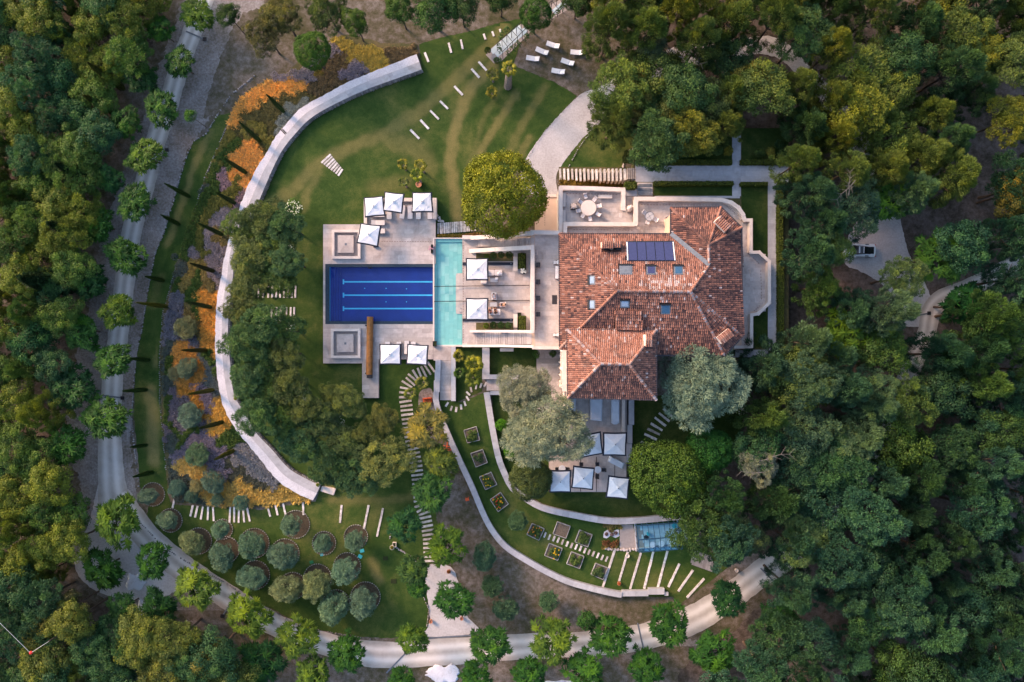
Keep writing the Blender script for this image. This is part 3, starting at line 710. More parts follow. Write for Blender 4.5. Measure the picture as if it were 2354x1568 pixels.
# square sunken fire seats
for (x0, y0, x1, y1, lab) in ((762, 528, 828, 595, 'square stepped stone basin on the deck above the pool'), (760, 755.5, 828, 823.5, 'square stepped stone basin on the deck below the pool')):
    o = empty('stone_basin', at((x0 + x1) / 2, (y0 + y1) / 2), lab, 'basin')
    fr = MB(); w_ = 6.0
    for a in ((x0, y0, x1, y0 + w_), (x0, y1 - w_, x1, y1), (x0, y0 + w_, x0 + w_, y1 - w_), (x1 - w_, y0 + w_, x1, y1 - w_)): vbox(fr, *a, 0, D + .42)
    fr.build('rim', M['wallwhite'], o)
    vbox(MB(), x0 + w_, y0 + w_, x1 - w_, y1 - w_, 0, D - .25).build('floor', M['cube'] if False else M['stonebase'], o)
    s = 13
    b2 = MB(); vbox(b2, x0 + s, y0 + s - 1, x1 - s + 1, y1 - s + 2, 0, D - .1); b2.build('plinth', M['frame'], o)
    cxm, cym = (x0 + x1) / 2, (y0 + y1) / 2
    vbox(MB(), x0 + s + 1, y0 + s, x1 - s - 3, y1 - s - 1, 0, D + .40).build('table_top', M['stone'], o)
    vbox(MB(), cxm - 3, cym - 2.5, cxm + 2, cym + 2.5, 0, D + .42).build('grate', M['greymetal'], o)
# pool cover roller
a = at(849, 728, D + .95); b = at(847, 861.5, D + .95)
rl = empty('cover_roller', at(848, 795), 'long brown timber roller box lying across the pool edge', 'roller')
rm = MB(); rm.tube((a.x, a.y, D + .5), (b.x, b.y, D + .5), .46, n=14); rm.build('barrel', M['log'], rl)
vbox(MB(), 842.5, 862, 853.5, 869.5, 0, D + .8).build('motor_box', M['planter'], rl)
for yy in (748, 858):
    p = at(848, yy, D); MB().box((p.x, p.y, D + .15), (1.0, .2, .3)).build('cradle', M['black'], rl)
# ------------------------------------------------------------------ middle terrace and the main terrace
TZ = 4.0
mt_ = vbox(MB(), 1062.5, 545, 1222, 797, 0, D - .03).build('middle_terrace', M['stonebase']); mt_['kind'] = 'structure'
pave(mt_, [(1062.5, 545, 1180, 603), (1180, 600, 1222, 603), (1062.5, 603, 1222, 732), (1062.5, 732, 1222, 742), (1062.5, 742, 1094, 797), (1180, 742, 1222, 760), (1180, 574, 1222, 600)], D, sw=1.2, sh=0.6)
PAD = MB()
pts = [(1228, 534), (1286, 534), (1286, 801), (1222, 798), (1222, 764), (1228, 764)]
ter = MB(); ter.prism(wpoly([(1219.5, 543), (1232, 533), (1540, 533), (1540, 511), (1466, 511), (1466, 453), (1665, 456), (1690, 466), (1707, 486), (1712, 502), (1730, 502), (1730, 578), (1746, 578), (1768, 601), (1768, 697), (1744, 723), (1731, 724), (1731, 800), (1560, 818), (1222, 800)], TZ - .03), 0, TZ - .03)
ter.build('main_terrace', M['render'])['kind'] = 'structure'
tero = bpy.data.objects['main_terrace']
pave(tero, [(1229, 540, 1285, 796), (1305, 521, 1541, 538), (1466, 461, 1541, 521), (1541, 461, 1655, 477), (1655, 468, 1690, 500), (1690, 480, 1704, 505), (1704, 510, 1724, 800), (1724, 584, 1760, 716)], TZ, sw=1.1, sh=0.6)
def stair(name, label, x0, x1, y0, y1, za, zb, xs, cat='stairs'):
    o = empty(name, at((x0 + x1) / 2, (y0 + y1) / 2), label, cat)
    n = len(xs); its = []
    xs = list(xs) + [x1]
    for i in range(n):
        z = za + (zb - za) * (i + 1) / n
        a = at(xs[i], y1, z); b = at(xs[i + 1], y0, z)
        its.append((TRS(((a.x + b.x) / 2, (a.y + b.y) / 2, z / 2), (b.x - a.x - 0.045, b.y - a.y, z)), prnd(.2, .9)))
    pieces(o, 'tread', its, 'box', 'stone')
    return o
stair('north_stairs', 'wide pale stone stairs above the topiary bed, climbing to the house', 1091, 1228, 547, 567, D, TZ, [1093, 1098, 1103] + [1154, 1159] + [1178 + 5.2 * i for i in range(9)])
stair('south_stairs', 'wide pale stone stairs below the topiary bed, climbing to the house', 1087, 1222, 764, 792, D, TZ, [1087 + 5.3 * i for i in range(24)])
BALN = [0]
def balustrade(name, label, pts, z0, z1=None, wd=0.55, hgt=1.0, bal=True, base_to=None, side=0, mat='wallwhite', zs=None):
    """pts in plan units at rail height. zs: deck height at each point."""
    zs = zs or [z0] * len(pts)
    P = [at(p[0], p[1], z + hgt) for p, z in zip(pts, zs)]
    o = empty(name, (P[0].x, P[0].y, 0), label, 'wall' if not bal else 'balustrade')
    for i in range(len(P) - 1):
        a, b = P[i], P[i + 1]
        dd = (b - a).normalized() * (wd / 2)
        BALN[0] += 1; up = Vector((0, 0, .0021 * (BALN[0] % 23)))
        MB().beam(a - Vector((0, 0, .07)) - dd * .9 + up, b - Vector((0, 0, .07)) + dd * 0.9 + up, wd, .14).build('rail', M[mat], o)
        lo = (base_to if base_to is not None else min(zs[i], zs[i + 1]) - .3)
        if bal:
            MB().beam(a + Vector((0, 0, .12 - hgt)), b + Vector((0, 0, .12 - hgt)), wd * .8, .24).build('kerb', M[mat], o)
            L = (b - a).length; n = max(2, int(L / 0.32)); its = []
            for k in range(1, n):
                if k % 12 == 0:
                    c = a + (b - a) * k / n; its2 = MB().box((c.x, c.y, c.z - hgt / 2 - .01), (wd * .85, wd * .85, hgt - .02), rz=math.atan2(b.y - a.y, b.x - a.x)); its2.build('pier', M[mat], o)
                else:
                    c = a + (b - a) * k / n; its.append((TRS((c.x, c.y, c.z - .14 - (hgt - .38) / 2), (.2, .2, hgt - .38)), .6))
            pieces(o, 'baluster', its, 'baluster', 'cream_p', 60)
        else:
            zb = lo if base_to is not None else z0
            n_ = Vector((-(b - a).y, (b - a).x, 0)).normalized() * wd * .43
            vs = [a - n_, b - n_, b + n_, a + n_]
            MB().prism([(v.x, v.y) for v in vs], zb, min(a.z, b.z) - .145 + up.z).build('wall_body', M[mat], o)
    return o
vb = [empty('corner_pier', at(1074, 548), 'pale stone pier at the foot of the north stairs', 'pier')]
vbox(MB(), 1062.5, 541, 1085, 549.5, 0, D + .9).build('block', M['wallwhite'], vb[0])
balustrade('stair_balustrade', 'outer cream balustrade above the north stairs', [(1085, 546.5), (1150, 542.5), (1223, 535.5)], D, zs=[D, 2.2, TZ])
balustrade('terrace_balustrade', 'short cream balustrade joining north stairs and orange court', [(1223, 533.5), (1283, 535)], TZ)
balustrade('stair_balustrade', 'inner cream balustrade between north stairs and topiary bed', [(1082, 577), (1150, 572.5), (1224, 568.5)], D, zs=[D, 2.2, TZ])
balustrade('terrace_wall', 'broad cream wall top between middle terrace and house terrace', [(1224, 567), (1224, 762)], TZ, wd=0.5, bal=False, base_to=0)
balustrade('stair_wall', 'cream wall between lower topiary bed and south stairs', [(1082, 761.5), (1150, 761.5), (1224, 762)], D, wd=.34, bal=False, base_to=.2, zs=[D, 2.2, TZ - .01])
balustrade('stair_wall', 'long cream wall along the bottom of the south stairs', [(1065, 795), (1150, 795), (1224, 796.5)], D, wd=.34, bal=False, base_to=.1, zs=[D - .6, 1.8, TZ - .01])
balustrade('terrace_wall', 'short cream wall below the house terrace beside the courtyard', [(1226, 799.5), (1285, 799.8)], TZ, wd=.42, bal=False, base_to=0)
# dining terrace
DZ = 3.4
dt = MB().prism(wpoly([(1286, 430), (1436, 434), (1436, 452), (1462, 452), (1462, 478), (1462, 516), (1286, 516), (1286, 533)], DZ - .03), 0, DZ - .03).build('dining_terrace', M['render']); dt['kind'] = 'structure'
pave(dt, [(1292, 440, 1430, 512), (1430, 482, 1453, 512), (1437, 452.5, 1452, 474)], DZ, sw=1.1, sh=.7, limit=200)
balustrade('dining_balustrade', 'cream balustrade along the top side of the dining terrace', [(1290, 431.5), (1365, 433.3), (1432, 436)], DZ)
balustrade('dining_balustrade', 'cream balustrade on the right side of the dining terrace', [(1432.5, 437), (1432.5, 480)], DZ)
balustrade('dining_wall', 'orange lit cream wall on the left side of the dining terrace', [(1288.2, 433), (1288.2, 533)], DZ, bal=False, base_to=0)
balustrade('upper_balustrade', 'cream balustrade between dining terrace and round glass table', [(1461.5, 457), (1461.5, 513)], TZ)
balustrade('upper_balustrade', 'cream balustrade below the dining terrace beside the roof', [(1303, 515), (1460, 515.5)], TZ)
balustrade('upper_balustrade', 'cream balustrade curving round the upper right of the tiled roof', [(1462, 457), (1560, 457.5), (1658, 459.5), (1680, 466), (1697, 478), (1707, 493), (1710, 502)], TZ)
balustrade('end_wall', 'short cream wall at the left end of the strip terrace', [(1299, 515), (1299, 536)], TZ, bal=False, base_to=3)
balustrade('east_wall', 'pale wall round the polygonal bay terrace on the right', [(1712, 506), (1726, 506), (1726, 580), (1745, 580), (1768, 601), (1768, 696), (1743, 721), (1727, 724), (1727, 797), (1690, 798)], TZ, bal=False, base_to=0, wd=.42)
sp = empty('stone_scroll', at(1447, 477), 'pale carved stone scroll block beside the dining terrace', 'stone block')
p = at(1447, 479, DZ + 1); MB().lathe((p.x, p.y, DZ), [(.5, 0), (.5, .2), (.3, .4), (.45, .8), (.2, 1.0)], 10).build('pedestal', M['wallwhite'], sp, smooth=True)
q = at(1452, 473, DZ + 1.2); MB().tube((p.x, p.y, DZ + .9), (q.x, q.y, DZ + 1.3), .28, .18, 10).build('scroll', M['wallwhite'], sp)
# dashed drain slots
def slots(parent, a, b, z, n, label=None):
    A = at(*a, z); B = at(*b, z); d = (B - A) / n; its = []
    an = math.atan2(d.y, d.x)
    for k in range(n):
        c = A + d * (k + .5); its.append((TRS((c.x, c.y, z + .004), (d.length * .62, .07, .012), an), .5))
    pieces(parent, 'drain_slot', its, 'box', 'drain_p')
slots(tero, (1231.5, 573), (1231.5, 760), TZ, 30); slots(dt, (1300, 445), (1420, 447), DZ, 17); slots(tero, (1316, 528), (1455, 529.5), TZ, 20)
slots(tero, (1471, 470.8), (1655, 472), TZ, 26); slots(mt_, (1064.5, 556), (1064.5, 790), D, 40); slots(dko, (875, 554.8), (993, 556), D, 20)
slots(tero, (1748, 620), (1750, 690), TZ, 10); slots(tero, (1730, 592), (1745, 607), TZ, 4); slots(tero, (1747, 702), (1732, 716), TZ, 4); slots(tero, (1669, 474), (1698, 497), TZ, 7)
# orange court left of the dining terrace
oc = vbox(MB(), 1229, 453, 1281, 533, 0, .25).build('court', M['render']); oc['kind'] = 'structure'
ocs = empty('court_step', at(1255, 450), 'pale stone step between the gravel path and the orange court', 'step')
vbox(MB(), 1230, 446.5, 1279, 453, 0, .4).build('slab', M['wallwhite'], ocs)
slots(oc, (1252, 477), (1252, 520), .25, 8)
# ------------------------------------------------------------------ raised garden right of and above the house
GZ = 3.4
ug = MB().prism(wpoly([(1460, 345), (1640, 305), (1812, 292), (1812, 806), (1732, 826), (1600, 826), (1600, 700), (1500, 600), (1460, 434), (1437, 434), (1437, 419), (1460, 419)], GZ), 0, GZ).build('garden_terrace', M['bedsoil']); ug['kind'] = 'structure'
pv = MB()
PR = [(1460, 379, 1682.5, 418.5), (1702.5, 379, 1812, 418.5), (1682.5, 311, 1702.5, 451), (1764.5, 418.5, 1788, 806), (1437, 434.5, 1464, 451.5), (1504, 450.5, 1700, 456)]
for r in PR: vbox(pv, *r, GZ + .004, GZ + .03)
pvo = pv.build('garden_path', M['stonebase']); pvo['kind'] = 'structure'
pave(pvo, PR, GZ + .06, 'pathstone', sw=1.2, sh=.8, limit=300, spread=.4)
sheet('lawn', [(1503, 425), (1682, 425), (1682, 450), (1503, 450)], GZ + .006, M['lawn_dark'])
sheet('lawn', [(1703.5, 426), (1764, 426), (1764, 800), (1703.5, 800)], GZ + .006, M['lawn_dark'])
sheet('lawn', [(1470, 350), (1681, 312), (1681, 368), (1470, 368)], GZ + .006, M['lawn_dark'])
sheet('lawn', [(1704, 295), (1811, 295), (1811, 368), (1704, 368)], GZ + .006, M['lawn_dark'])
sg = empty('garden_steps', at(1482, 436), 'flight of three dark grey garden steps above the tiled roof', 'steps')
vbox(MB(), 1465, 420, 1499.5, 451.5, GZ, GZ + .05).build('step_base', M['wallwhite'], sg)
for k in range(3): vbox(MB(), 1466.5, 423 + 9.6 * k, 1497.5, 429.5 + 9.6 * k, GZ, GZ + .12 + .1 * k).build('tread', M['leadgrey'], sg)

# ------------------------------------------------------------------ the house
EZ, RZ = 10.0, 13.0
house = empty('villa', at(1490, 660), 'large villa under weathered terracotta hipped roofs', 'house')
def hz(zr): return zr
K_ = dict(A=(1285, 538, EZ), B=(1541, 538, EZ), C=(1541, 477.5, EZ), D=(1656, 476.5, EZ), E=(1703.5, 523, EZ), F=(1706, 774, EZ), G=(1664, 817, EZ), Hh=(1509, 817, EZ), I=(1286, 801.5, EZ),
          P=(1418, 669, RZ), Q=(1586, 671, RZ), R=(1629, 610, RZ - 1.35), S=(1628, 563, RZ - 1.35))
W3 = {k: at(v[0], v[1], v[2]) for k, v in K_.items()}
walls = MB()
def shrink(pts, d):
    c = Vector((sum(p[0] for p in pts) / len(pts), sum(p[1] for p in pts) / len(pts)))
    return [(p[0] + (c.x - p[0]) * d, p[1] + (c.y - p[1]) * d) for p in pts]
outl = [(W3[k].x, W3[k].y) for k in ('A', 'B', 'C', 'D', 'E', 'F', 'G', 'Hh', 'I')]
walls.prism(wpoly([(1294, 547), (1696, 547), (1696, 768), (1658, 806), (1294, 794)], EZ - .15), 0, EZ - .2); walls.prism(wpoly([(1550, 486), (1650, 486), (1694, 529), (1694, 546.5), (1550, 546.5)], EZ - .15), 0, EZ - .15)
walls.build('wall', M['render'], house)
# eaves gutters
def gutter(pts, parent, r=.10, z=.06):
    mb = MB()
    for i in range(len(pts) - 1): mb.beam(Vector(pts[i]) + Vector((0, 0, z)), Vector(pts[i + 1]) + Vector((0, 0, z)), r * 2, r * 2)
    mb.build('gutter', M['planter'], parent)
gutter([W3[k] for k in ('A', 'B', 'C', 'D', 'E', 'F', 'G', 'Hh')] , house); gutter([W3['I'], W3['A']], house)
TW, TL = 0.245, 0.40
def pale_zone(x, y):
    """paler areas of the old roof, in plan units"""
    v = 0.0
    for (cx, cy, rx, ry, a) in ((1530, 648, 80, 22, .55), (1500, 715, 70, 45, .34), (1395, 655, 22, 25, .35), (1600, 700, 40, 35, .2), (1440, 740, 40, 25, .2)):
        q = ((x - cx) / rx) ** 2 + ((y - cy) / ry) ** 2
        v = max(v, a * .8 * math.exp(-q))
    return v
tile_items = []
def roof_face(keys, parent, base=0.45, spread=.22, zone=True, holes=(), pts=None):
    P = pts or [W3[k] for k in keys]
    n = Vector((0, 0, 0))
    for i in range(len(P)):
        a, b = P[i], P[(i + 1) % len(P)]; n += Vector(((a.y - b.y) * (a.z + b.z), (a.z - b.z) * (a.x + b.x), (a.x - b.x) * (a.y + b.y)))
    n.normalize(); n = n if n.z > 0 else -n
    c = sum(P, Vector()) / len(P)
    down = (Vector((0, 0, -1)) - n * (-n.z)).normalized(); u = down.cross(n).normalized()
    Q = [((p - c).dot(u), (p - c).dot(down)) for p in P]
    poly = [c + u * a + down * b for a, b in Q]
    mb = MB(); tr = tessellate_polygon([[Vector((a, b, 0)) for a, b in Q]])
    fs = []
    for (i, j, k) in tr:
        nn = (poly[j] - poly[i]).cross(poly[k] - poly[i]); fs.append((i, j, k) if nn.z > 0 else (i, k, j))
    mb.add(poly, fs); N = len(poly)
    mb.build('roof_deck', M['tileunder'], parent)
    umin, umax = min(q[0] for q in Q), max(q[0] for q in Q); vmin, vmax = min(q[1] for q in Q), max(q[1] for q in Q)
    rot = Matrix((u, -down, n)).transposed()      # local Y points up-slope
    # tile narrow end is at +Y (up-slope)
    nu = int((umax - umin) / TW) + 1
    for i in range(nu):
        x = umin + (i + .5) * TW; ph = rnd.uniform(-.03, .03); cb = rnd.gauss(0, .05)
        v = vmax - TL * .45
        while v > vmin:
            vv = v + ph + rnd.uniform(-.015, .015)
            if inpoly(x, vv, Q):
                wp = c + u * x + down * vv + n * .03
                k = (H - wp.z) / F; X = wp.x / k + CX; Y = CY - wp.y / k
                if not any(h[0] < X < h[2] and h[1] < Y < h[3] for h in holes):
                    t = rnd.gauss(base + .03, spread * .72) + cb + (pale_zone(X, Y) * rnd.uniform(.2, 1.4) if zone else 0)
                    if rnd.random() < .012: t = rnd.uniform(.8, 1)
                    M4 = Matrix.Translation(wp) @ (rot.to_4x4() @ Matrix.Rotation(rnd.uniform(-.03, .03), 4, 'Z')) @ Matrix.Diagonal((TW * 1.04, TL * 1.12, TW * .8, 1))
                    tile_items.append((M4, max(0, min(.999, t)), parent))
            v -= TL
    return c, u, down, n
SOL = (1439, 556, 1551, 601)
roof_face('ABRQP', house, .47, .2, holes=[SOL, (1384, 557, 1427, 578), (1422, 608, 1453, 633), (1484, 609, 1507, 633), (1547, 609, 1569, 633)])  # base tint per slope carries the low sun: lit slopes brighter
roof_face('IAP', house, .42, .24, holes=[(1352, 634, 1369, 655), (1352, 689, 1369, 711)])
roof_face('CSRB', house, .34, .22); roof_face('CDS', house, .36, .22); roof_face('DES', house, .34, .22, holes=[(1650, 501, 1673, 531)])
roof_face(None, house, .28, .2, pts=[W3['E'], W3['F'], W3['Q'], W3['R'], W3['S']])
roof_face('FGQ', house, .32, .24)
roof_face(None, house, .36, .24, pts=[W3['Q'], W3['G'], W3['Hh'], W3['I'], W3['P']], holes=[(1424, 688, 1447, 707), (1517, 698, 1541, 722), (1413, 716, 1474, 757), (1306, 760, 1505, 830)])
# ridges and hips
def ridge(a, b, parent, t0=.6, r=.16, cap=True):
    d = b - a; L = d.length; n = max(1, int(L / .42)); its = []
    q = d.to_track_quat('Y', 'Z').to_matrix().to_4x4()
    for k in range(n):
        c = a + d * (k + .5) / n + Vector((0, 0, .06))
        its.append((Matrix.Translation(c) @ q @ Matrix.Diagonal((r * 2.3, L / n * 1.1, r * 2.0, 1)), max(0, min(.99, rnd.gauss(t0, .13)))))
    pieces(parent, 'ridge_tile', its, 'tile', 'tile', 300)
for a, b, t in (('P', 'Q', .78), ('A', 'P', .6), ('I', 'P', .72), ('Q', 'R', .75), ('S', 'R', .8), ('C', 'S', .55), ('D', 'S', .55), ('E', 'S', .6), ('Q', 'G', .85), ('Q', 'F', .8)):
    ridge(W3[a], W3[b], house, t)
MB().beam(W3['B'] + Vector((0, 0, .22)), W3['R'] + Vector((0, 0, .22)), .55, .1).build('valley_flashing', M['leadgrey'], house)
# dormer tile patch
def on_plane(x, y, keys):
    a, b, c = (W3[k] for k in keys); n = (b - a).cross(c - a)
    d = at(x, y, 0) - Vector((0, 0, H)); o = Vector((0, 0, H))
    t = (a - o).dot(n) / d.dot(n); return o + d * t
PLS = {'N': ('A', 'B', 'P'), 'W': ('I', 'A', 'P'), 'S': ('P', 'Q', 'I'), 'NE': ('D', 'E', 'S'), 'SE': ('F', 'G', 'Q')}
q = [on_plane(x, y, PLS['S']) for x, y in ((1413, 717), (1474, 717), (1474, 757), (1413, 757))]
q = [q[0] + Vector((0, 0, .35)), q[1] + Vector((0, 0, .35)), q[2] + Vector((0, 0, .75)), q[3] + Vector((0, 0, .75))]
dm = MB().add([tuple(v) for v in q] + [(v.x, v.y, v.z - 1.0) for v in q], [(0, 3, 2, 1), (0, 1, 5, 4), (1, 2, 6, 5), (2, 3, 7, 6), (3, 0, 4, 7)])
dm.build('dormer', M['tileunder'], house)
roof_face(None, house, .42, .26, pts=[v + Vector((0, 0, .03)) for v in q])
# wing
WZ, WR = 11.4, 13.9
wg = empty('villa_wing', at(1405, 840), 'taller south wing of the villa with its own orange hipped roof', 'house wing')
WQ = dict(a=at(1303, 757.5, WZ), b=at(1508, 758, WZ), c=at(1507.5, 919, WZ), d=at(1305, 914, WZ), p=at(1380, 836.5, WR), q=at(1445.5, 838, WR))
vbox(MB(), 1307, 762, 1503, 914, 0, WZ - .15).build('wall', M['render'], wg)
roof_face(None, wg, .6, .13, zone=False, pts=[WQ['a'], WQ['b'], WQ['q'], WQ['p']], holes=[(1484, 768, 1500, 796)])  # north slope brightest, south darkest: sunlight put into the tile tint
roof_face(None, wg, .5, .2, zone=False, pts=[WQ['d'], WQ['a'], WQ['p']])
roof_face(None, wg, .42, .2, zone=False, pts=[WQ['b'], WQ['c'], WQ['q']])
roof_face(None, wg, .34, .2, zone=False, pts=[WQ['c'], WQ['d'], WQ['p'], WQ['q']])
for a, b, t in (('p', 'q', .8), ('a', 'p', .78), ('b', 'q', .76), ('c', 'q', .78), ('d', 'p', .78)): ridge(WQ[a], WQ[b], wg, t)
gutter([WQ[k] for k in 'abcda'], wg)
big = [t for t in tile_items]
for par in (house, wg):
    its = [(m, t) for m, t, p in big if p is par]
    # keep a compact patch of singly built tiles: those nearest the picture's middle
    its.sort(key=lambda it: (it[0].translation.x ** 2 + it[0].translation.y ** 2))
    pieces(par, 'roof_tile', its, 'tile', 'tile', 300, 'roof_tile_field')
# skylights, solar panels, chimneys
def quad_on(parent, name, corners, plane, lift, mat, th=.06):
    q = [on_plane(x, y, PLS[plane]) for x, y in corners]
    n = (q[1] - q[0]).cross(q[2] - q[0]).normalized(); n = n if n.z > 0 else -n
    top = [v + n * lift for v in q]; bot = [v + n * (lift - th) for v in q]
    mb = MB().add([tuple(v) for v in top + bot], [(0, 3, 2, 1), (0, 1, 5, 4), (1, 2, 6, 5), (2, 3, 7, 6), (3, 0, 4, 7)])
    me = mb
    # make sure the top looks up
    a, b, c = top[0], top[3], top[2]
    if (b - a).cross(c - a).z < 0: mb.f[0] = (0, 1, 2, 3)
    return mb.build(name, M[mat], parent)
def rect(x0, y0, x1, y1, i=0): return [(x0 + i, y0 + i), (x1 - i, y0 + i), (x1 - i, y1 - i), (x0 + i, y1 - i)]
for (x0, y0, x1, y1, pl_, gm, hood, nm) in ((1423, 610, 1452.5, 632.5, 'N', 'greymetal', 'top', 0), (1485, 612, 1506.5, 632.5, 'N', 'solar', 'top', 0), (1548, 612, 1568.5, 632.5, 'N', 'glassblue', 'top', 0),
                                     (1353, 634, 1368.5, 654.5, 'W', 'blind', 'left', 0), (1353, 690, 1368.5, 710.5, 'W', 'blind', 'left', 0), (1425, 689, 1446, 706.5, 'S', 'blind', 'top', 0), (1518, 699, 1540, 721.5, 'S', 'glassblue', 'top', 0)):
    o = quad_on(house, 'skylight', rect(x0, y0, x1, y1), pl_, .16, 'greymetal', .2)
    g_ = quad_on(house, 'pane', rect(x0, y0, x1, y1, 2.8), pl_, .19, gm, .04)
    g_.parent = o; g_.matrix_basis = Matrix.Identity(4)
    hd = (x0 - 2, y0 - 1.5, x1 + 2, y0 + 1.5) if hood == 'top' else (x0 - 2, y0 - 1, x0 + 2.5, y1 + 1)
    h_ = quad_on(house, 'hood', rect(*hd), pl_, .26, 'black', .12)
    h_.parent = o; h_.matrix_basis = Matrix.Identity(4)
sol = quad_on(house, 'solar_rack', [(1438, 556), (1547, 555.5), (1552, 601.5), (1440, 601.5)], 'N', .18, 'navy', .2)
tl, tr_, br, bl = (1442, 559), (1544, 558.5), (1548.5, 600), (1443.8, 600)
for k in range(5):
    f0, f1 = k / 5 + .008, (k + 1) / 5 - .008
    L = lambda a, b, f: (a[0] + (b[0] - a[0]) * f, a[1] + (b[1] - a[1]) * f)
    o = quad_on(house, 'solar_panel', [L(tl, tr_, f0), L(tl, tr_, f1), L(bl, br, f1), L(bl, br, f0)], 'N', .23, 'solar', .05)
quad_on(house, 'rack_side', [(1438.6, 558), (1441.4, 558), (1443.2, 600.5), (1440.6, 600.5)], 'N', .22, 'canvas', .05)
quad_on(house, 'rack_side', [(1544.6, 558), (1547, 558), (1551.4, 600.5), (1549, 600.5)], 'N', .22, 'canvas', .05)
def chimney(x, y, w_, d_, rz, plane, ztop, tiled=True, z=None):
    b = on_plane(x, y, PLS[plane]) if z is None else at(x, y, z)
    c = at(x, y, b.z + ztop)
    o = MB().box((c.x, c.y, c.z - ztop / 2 - .3), (w_, d_, ztop + .6), rz=rz).build('chimney', M['wallwhite'], house)
    its = []
    if tiled:
        Rz = Matrix.Rotation(rz, 4, 'Z'); n = max(2, int(w_ / .24))
        for i in range(n):
            for s in (-1, 1):
                m = Matrix.Translation(c) @ Rz @ Matrix.Translation(((i + .5) / n * w_ - w_ / 2, s * d_ * .27, .10)) @ Matrix.Rotation(-s * .35, 4, 'X') @ Matrix.Rotation(0 if s < 0 else PI, 4, 'Z') @ Matrix.Diagonal((.26, d_ * .6, .2, 1))
                its.append((m, rnd.uniform(.5, .8)))
        for m, t in its:
            k = int(t * NV); q = bpy.data.objects.new('cap_tile', unit('tile', 'tile', k)[1]); C.objects.link(q); q.parent = o; q.matrix_basis = m
    return o
ch1 = chimney(1396, 563, 1.5, .75, 0, 'N', 1.0); ch2 = chimney(1419, 562, .9, .7, 0, 'N', .9)
chimney(1661, 515, 1.9, 1.0, R(-45), 'NE', 1.1); chimney(1667, 773, 1.9, 1.0, R(38), 'SE', 1.1); chimney(1491, 782, .85, 1.4, 0, 'S', 1.6, z=12.0)
b = on_plane(1403, 573, PLS['N'])
MB().tube((b.x, b.y, b.z), (b.x, b.y, b.z + .9), .28, .24, 12).build('flue', M['black'], house)
for x in (1397, 1419):
    b = on_plane(x, 571, PLS['N']); MB().box((b.x, b.y, b.z + .2), (1.15 if x < 1400 else .8, .45, .5)).build('flue_box', M['black'], house)
# loggia on the left of the wing
lg = empty('loggia', at(1294, 850, 0), 'cream columned loggia along the left side of the south wing', 'loggia')
for y in (806, 850, 893):
    a = at(1296, y, 8); MB().tube((a.x, a.y, 0.3), (a.x, a.y, 8.0), .3, .26, 12).build('column', M['wallwhite'], lg, smooth=True)
for (x0, y0, x1, y1, z0, z1) in ((1292, 803, 1303, 900, 8.0, 8.4), (1288, 803, 1292.5, 880, 4.4, 4.8)): vbox(MB(), x0, y0, x1, y1, z0, z1).build('cornice', M['wallwhite'], lg)
for y in (818, 834, 864, 880):
    a = at(1291, y, 4.4); MB().tube((a.x, a.y, 0.3), (a.x, a.y, 4.4), .22, .2, 10).build('column', M['wallwhite'], lg, smooth=True)
vbox(MB(), 1297, 900, 1305, 965, 0, 3.6).build('side_wall', M['wallwhite'], lg)
# west court
wc = vbox(MB(), 1233, 803, 1292, 962, 0, .27).build('court', M['stonebase']); wc['kind'] = 'structure'
pave(wc, [(1233, 803, 1290, 824), (1233, 836, 1290, 896), (1267, 896, 1290, 962), (1233, 924, 1267, 962)], .3, sw=1.0, sh=.6, limit=150)
cs = empty('court_steps', at(1262, 830), 'three thin stone steps in the courtyard left of the wing', 'steps')
for k in range(3): vbox(MB(), 1236, 824.8 + 3.4 * k, 1286, 827.8 + 3.4 * k, 0, .5 - .07 * k).build('tread', M['stonebase'], cs)
vbox(MB(), 1231, 896.5, 1266.5, 923.5, .27, .31).build('court_soil', M['bedsoil'])['kind'] = 'structure'
# south stairs beside the turquoise pool
sp_ = empty('garden_stairs', at(1022, 870), 'narrow stone stairs going down from the turquoise pool to the kitchen garden', 'stairs')
its = []
for k in range(22):
    z = D - .02 - k * .022; y0 = 829.6 + k * 4.1
    a = at(1011, y0 + 4.2, z); b = at(1036, y0, z)
    its.append((TRS(((a.x + b.x) / 2, (a.y + b.y) / 2, z / 2), (b.x - a.x, b.y - a.y, z)), prnd(.3, .8)))
pieces(sp_, 'tread', its, 'box', 'stone')
ld_ = vbox(MB(), 996, 797.5, 1036, 829, 0, D - .03).build('stair_landing', M['stonebase']); ld_['kind'] = 'structure'
pave(ld_, [(996, 797.5, 1036, 829)], D, sw=1, sh=.6)
for a, l in (((1000.6, 826.7, 1012.3, 851.6, .95), 0), ((999, 851.6, 1011.6, 875, .85), 0), ((996.8, 875, 1010.2, 901.5, .75), 0), ((1036.5, 797.5, 1046.7, 922, .9), 0)):
    vbox(MB(), a[0], a[1], a[2], a[3], 0, a[4]).build('cheek_wall', M['bs'] if 'bs' in M else M['leadgrey'], sp_)
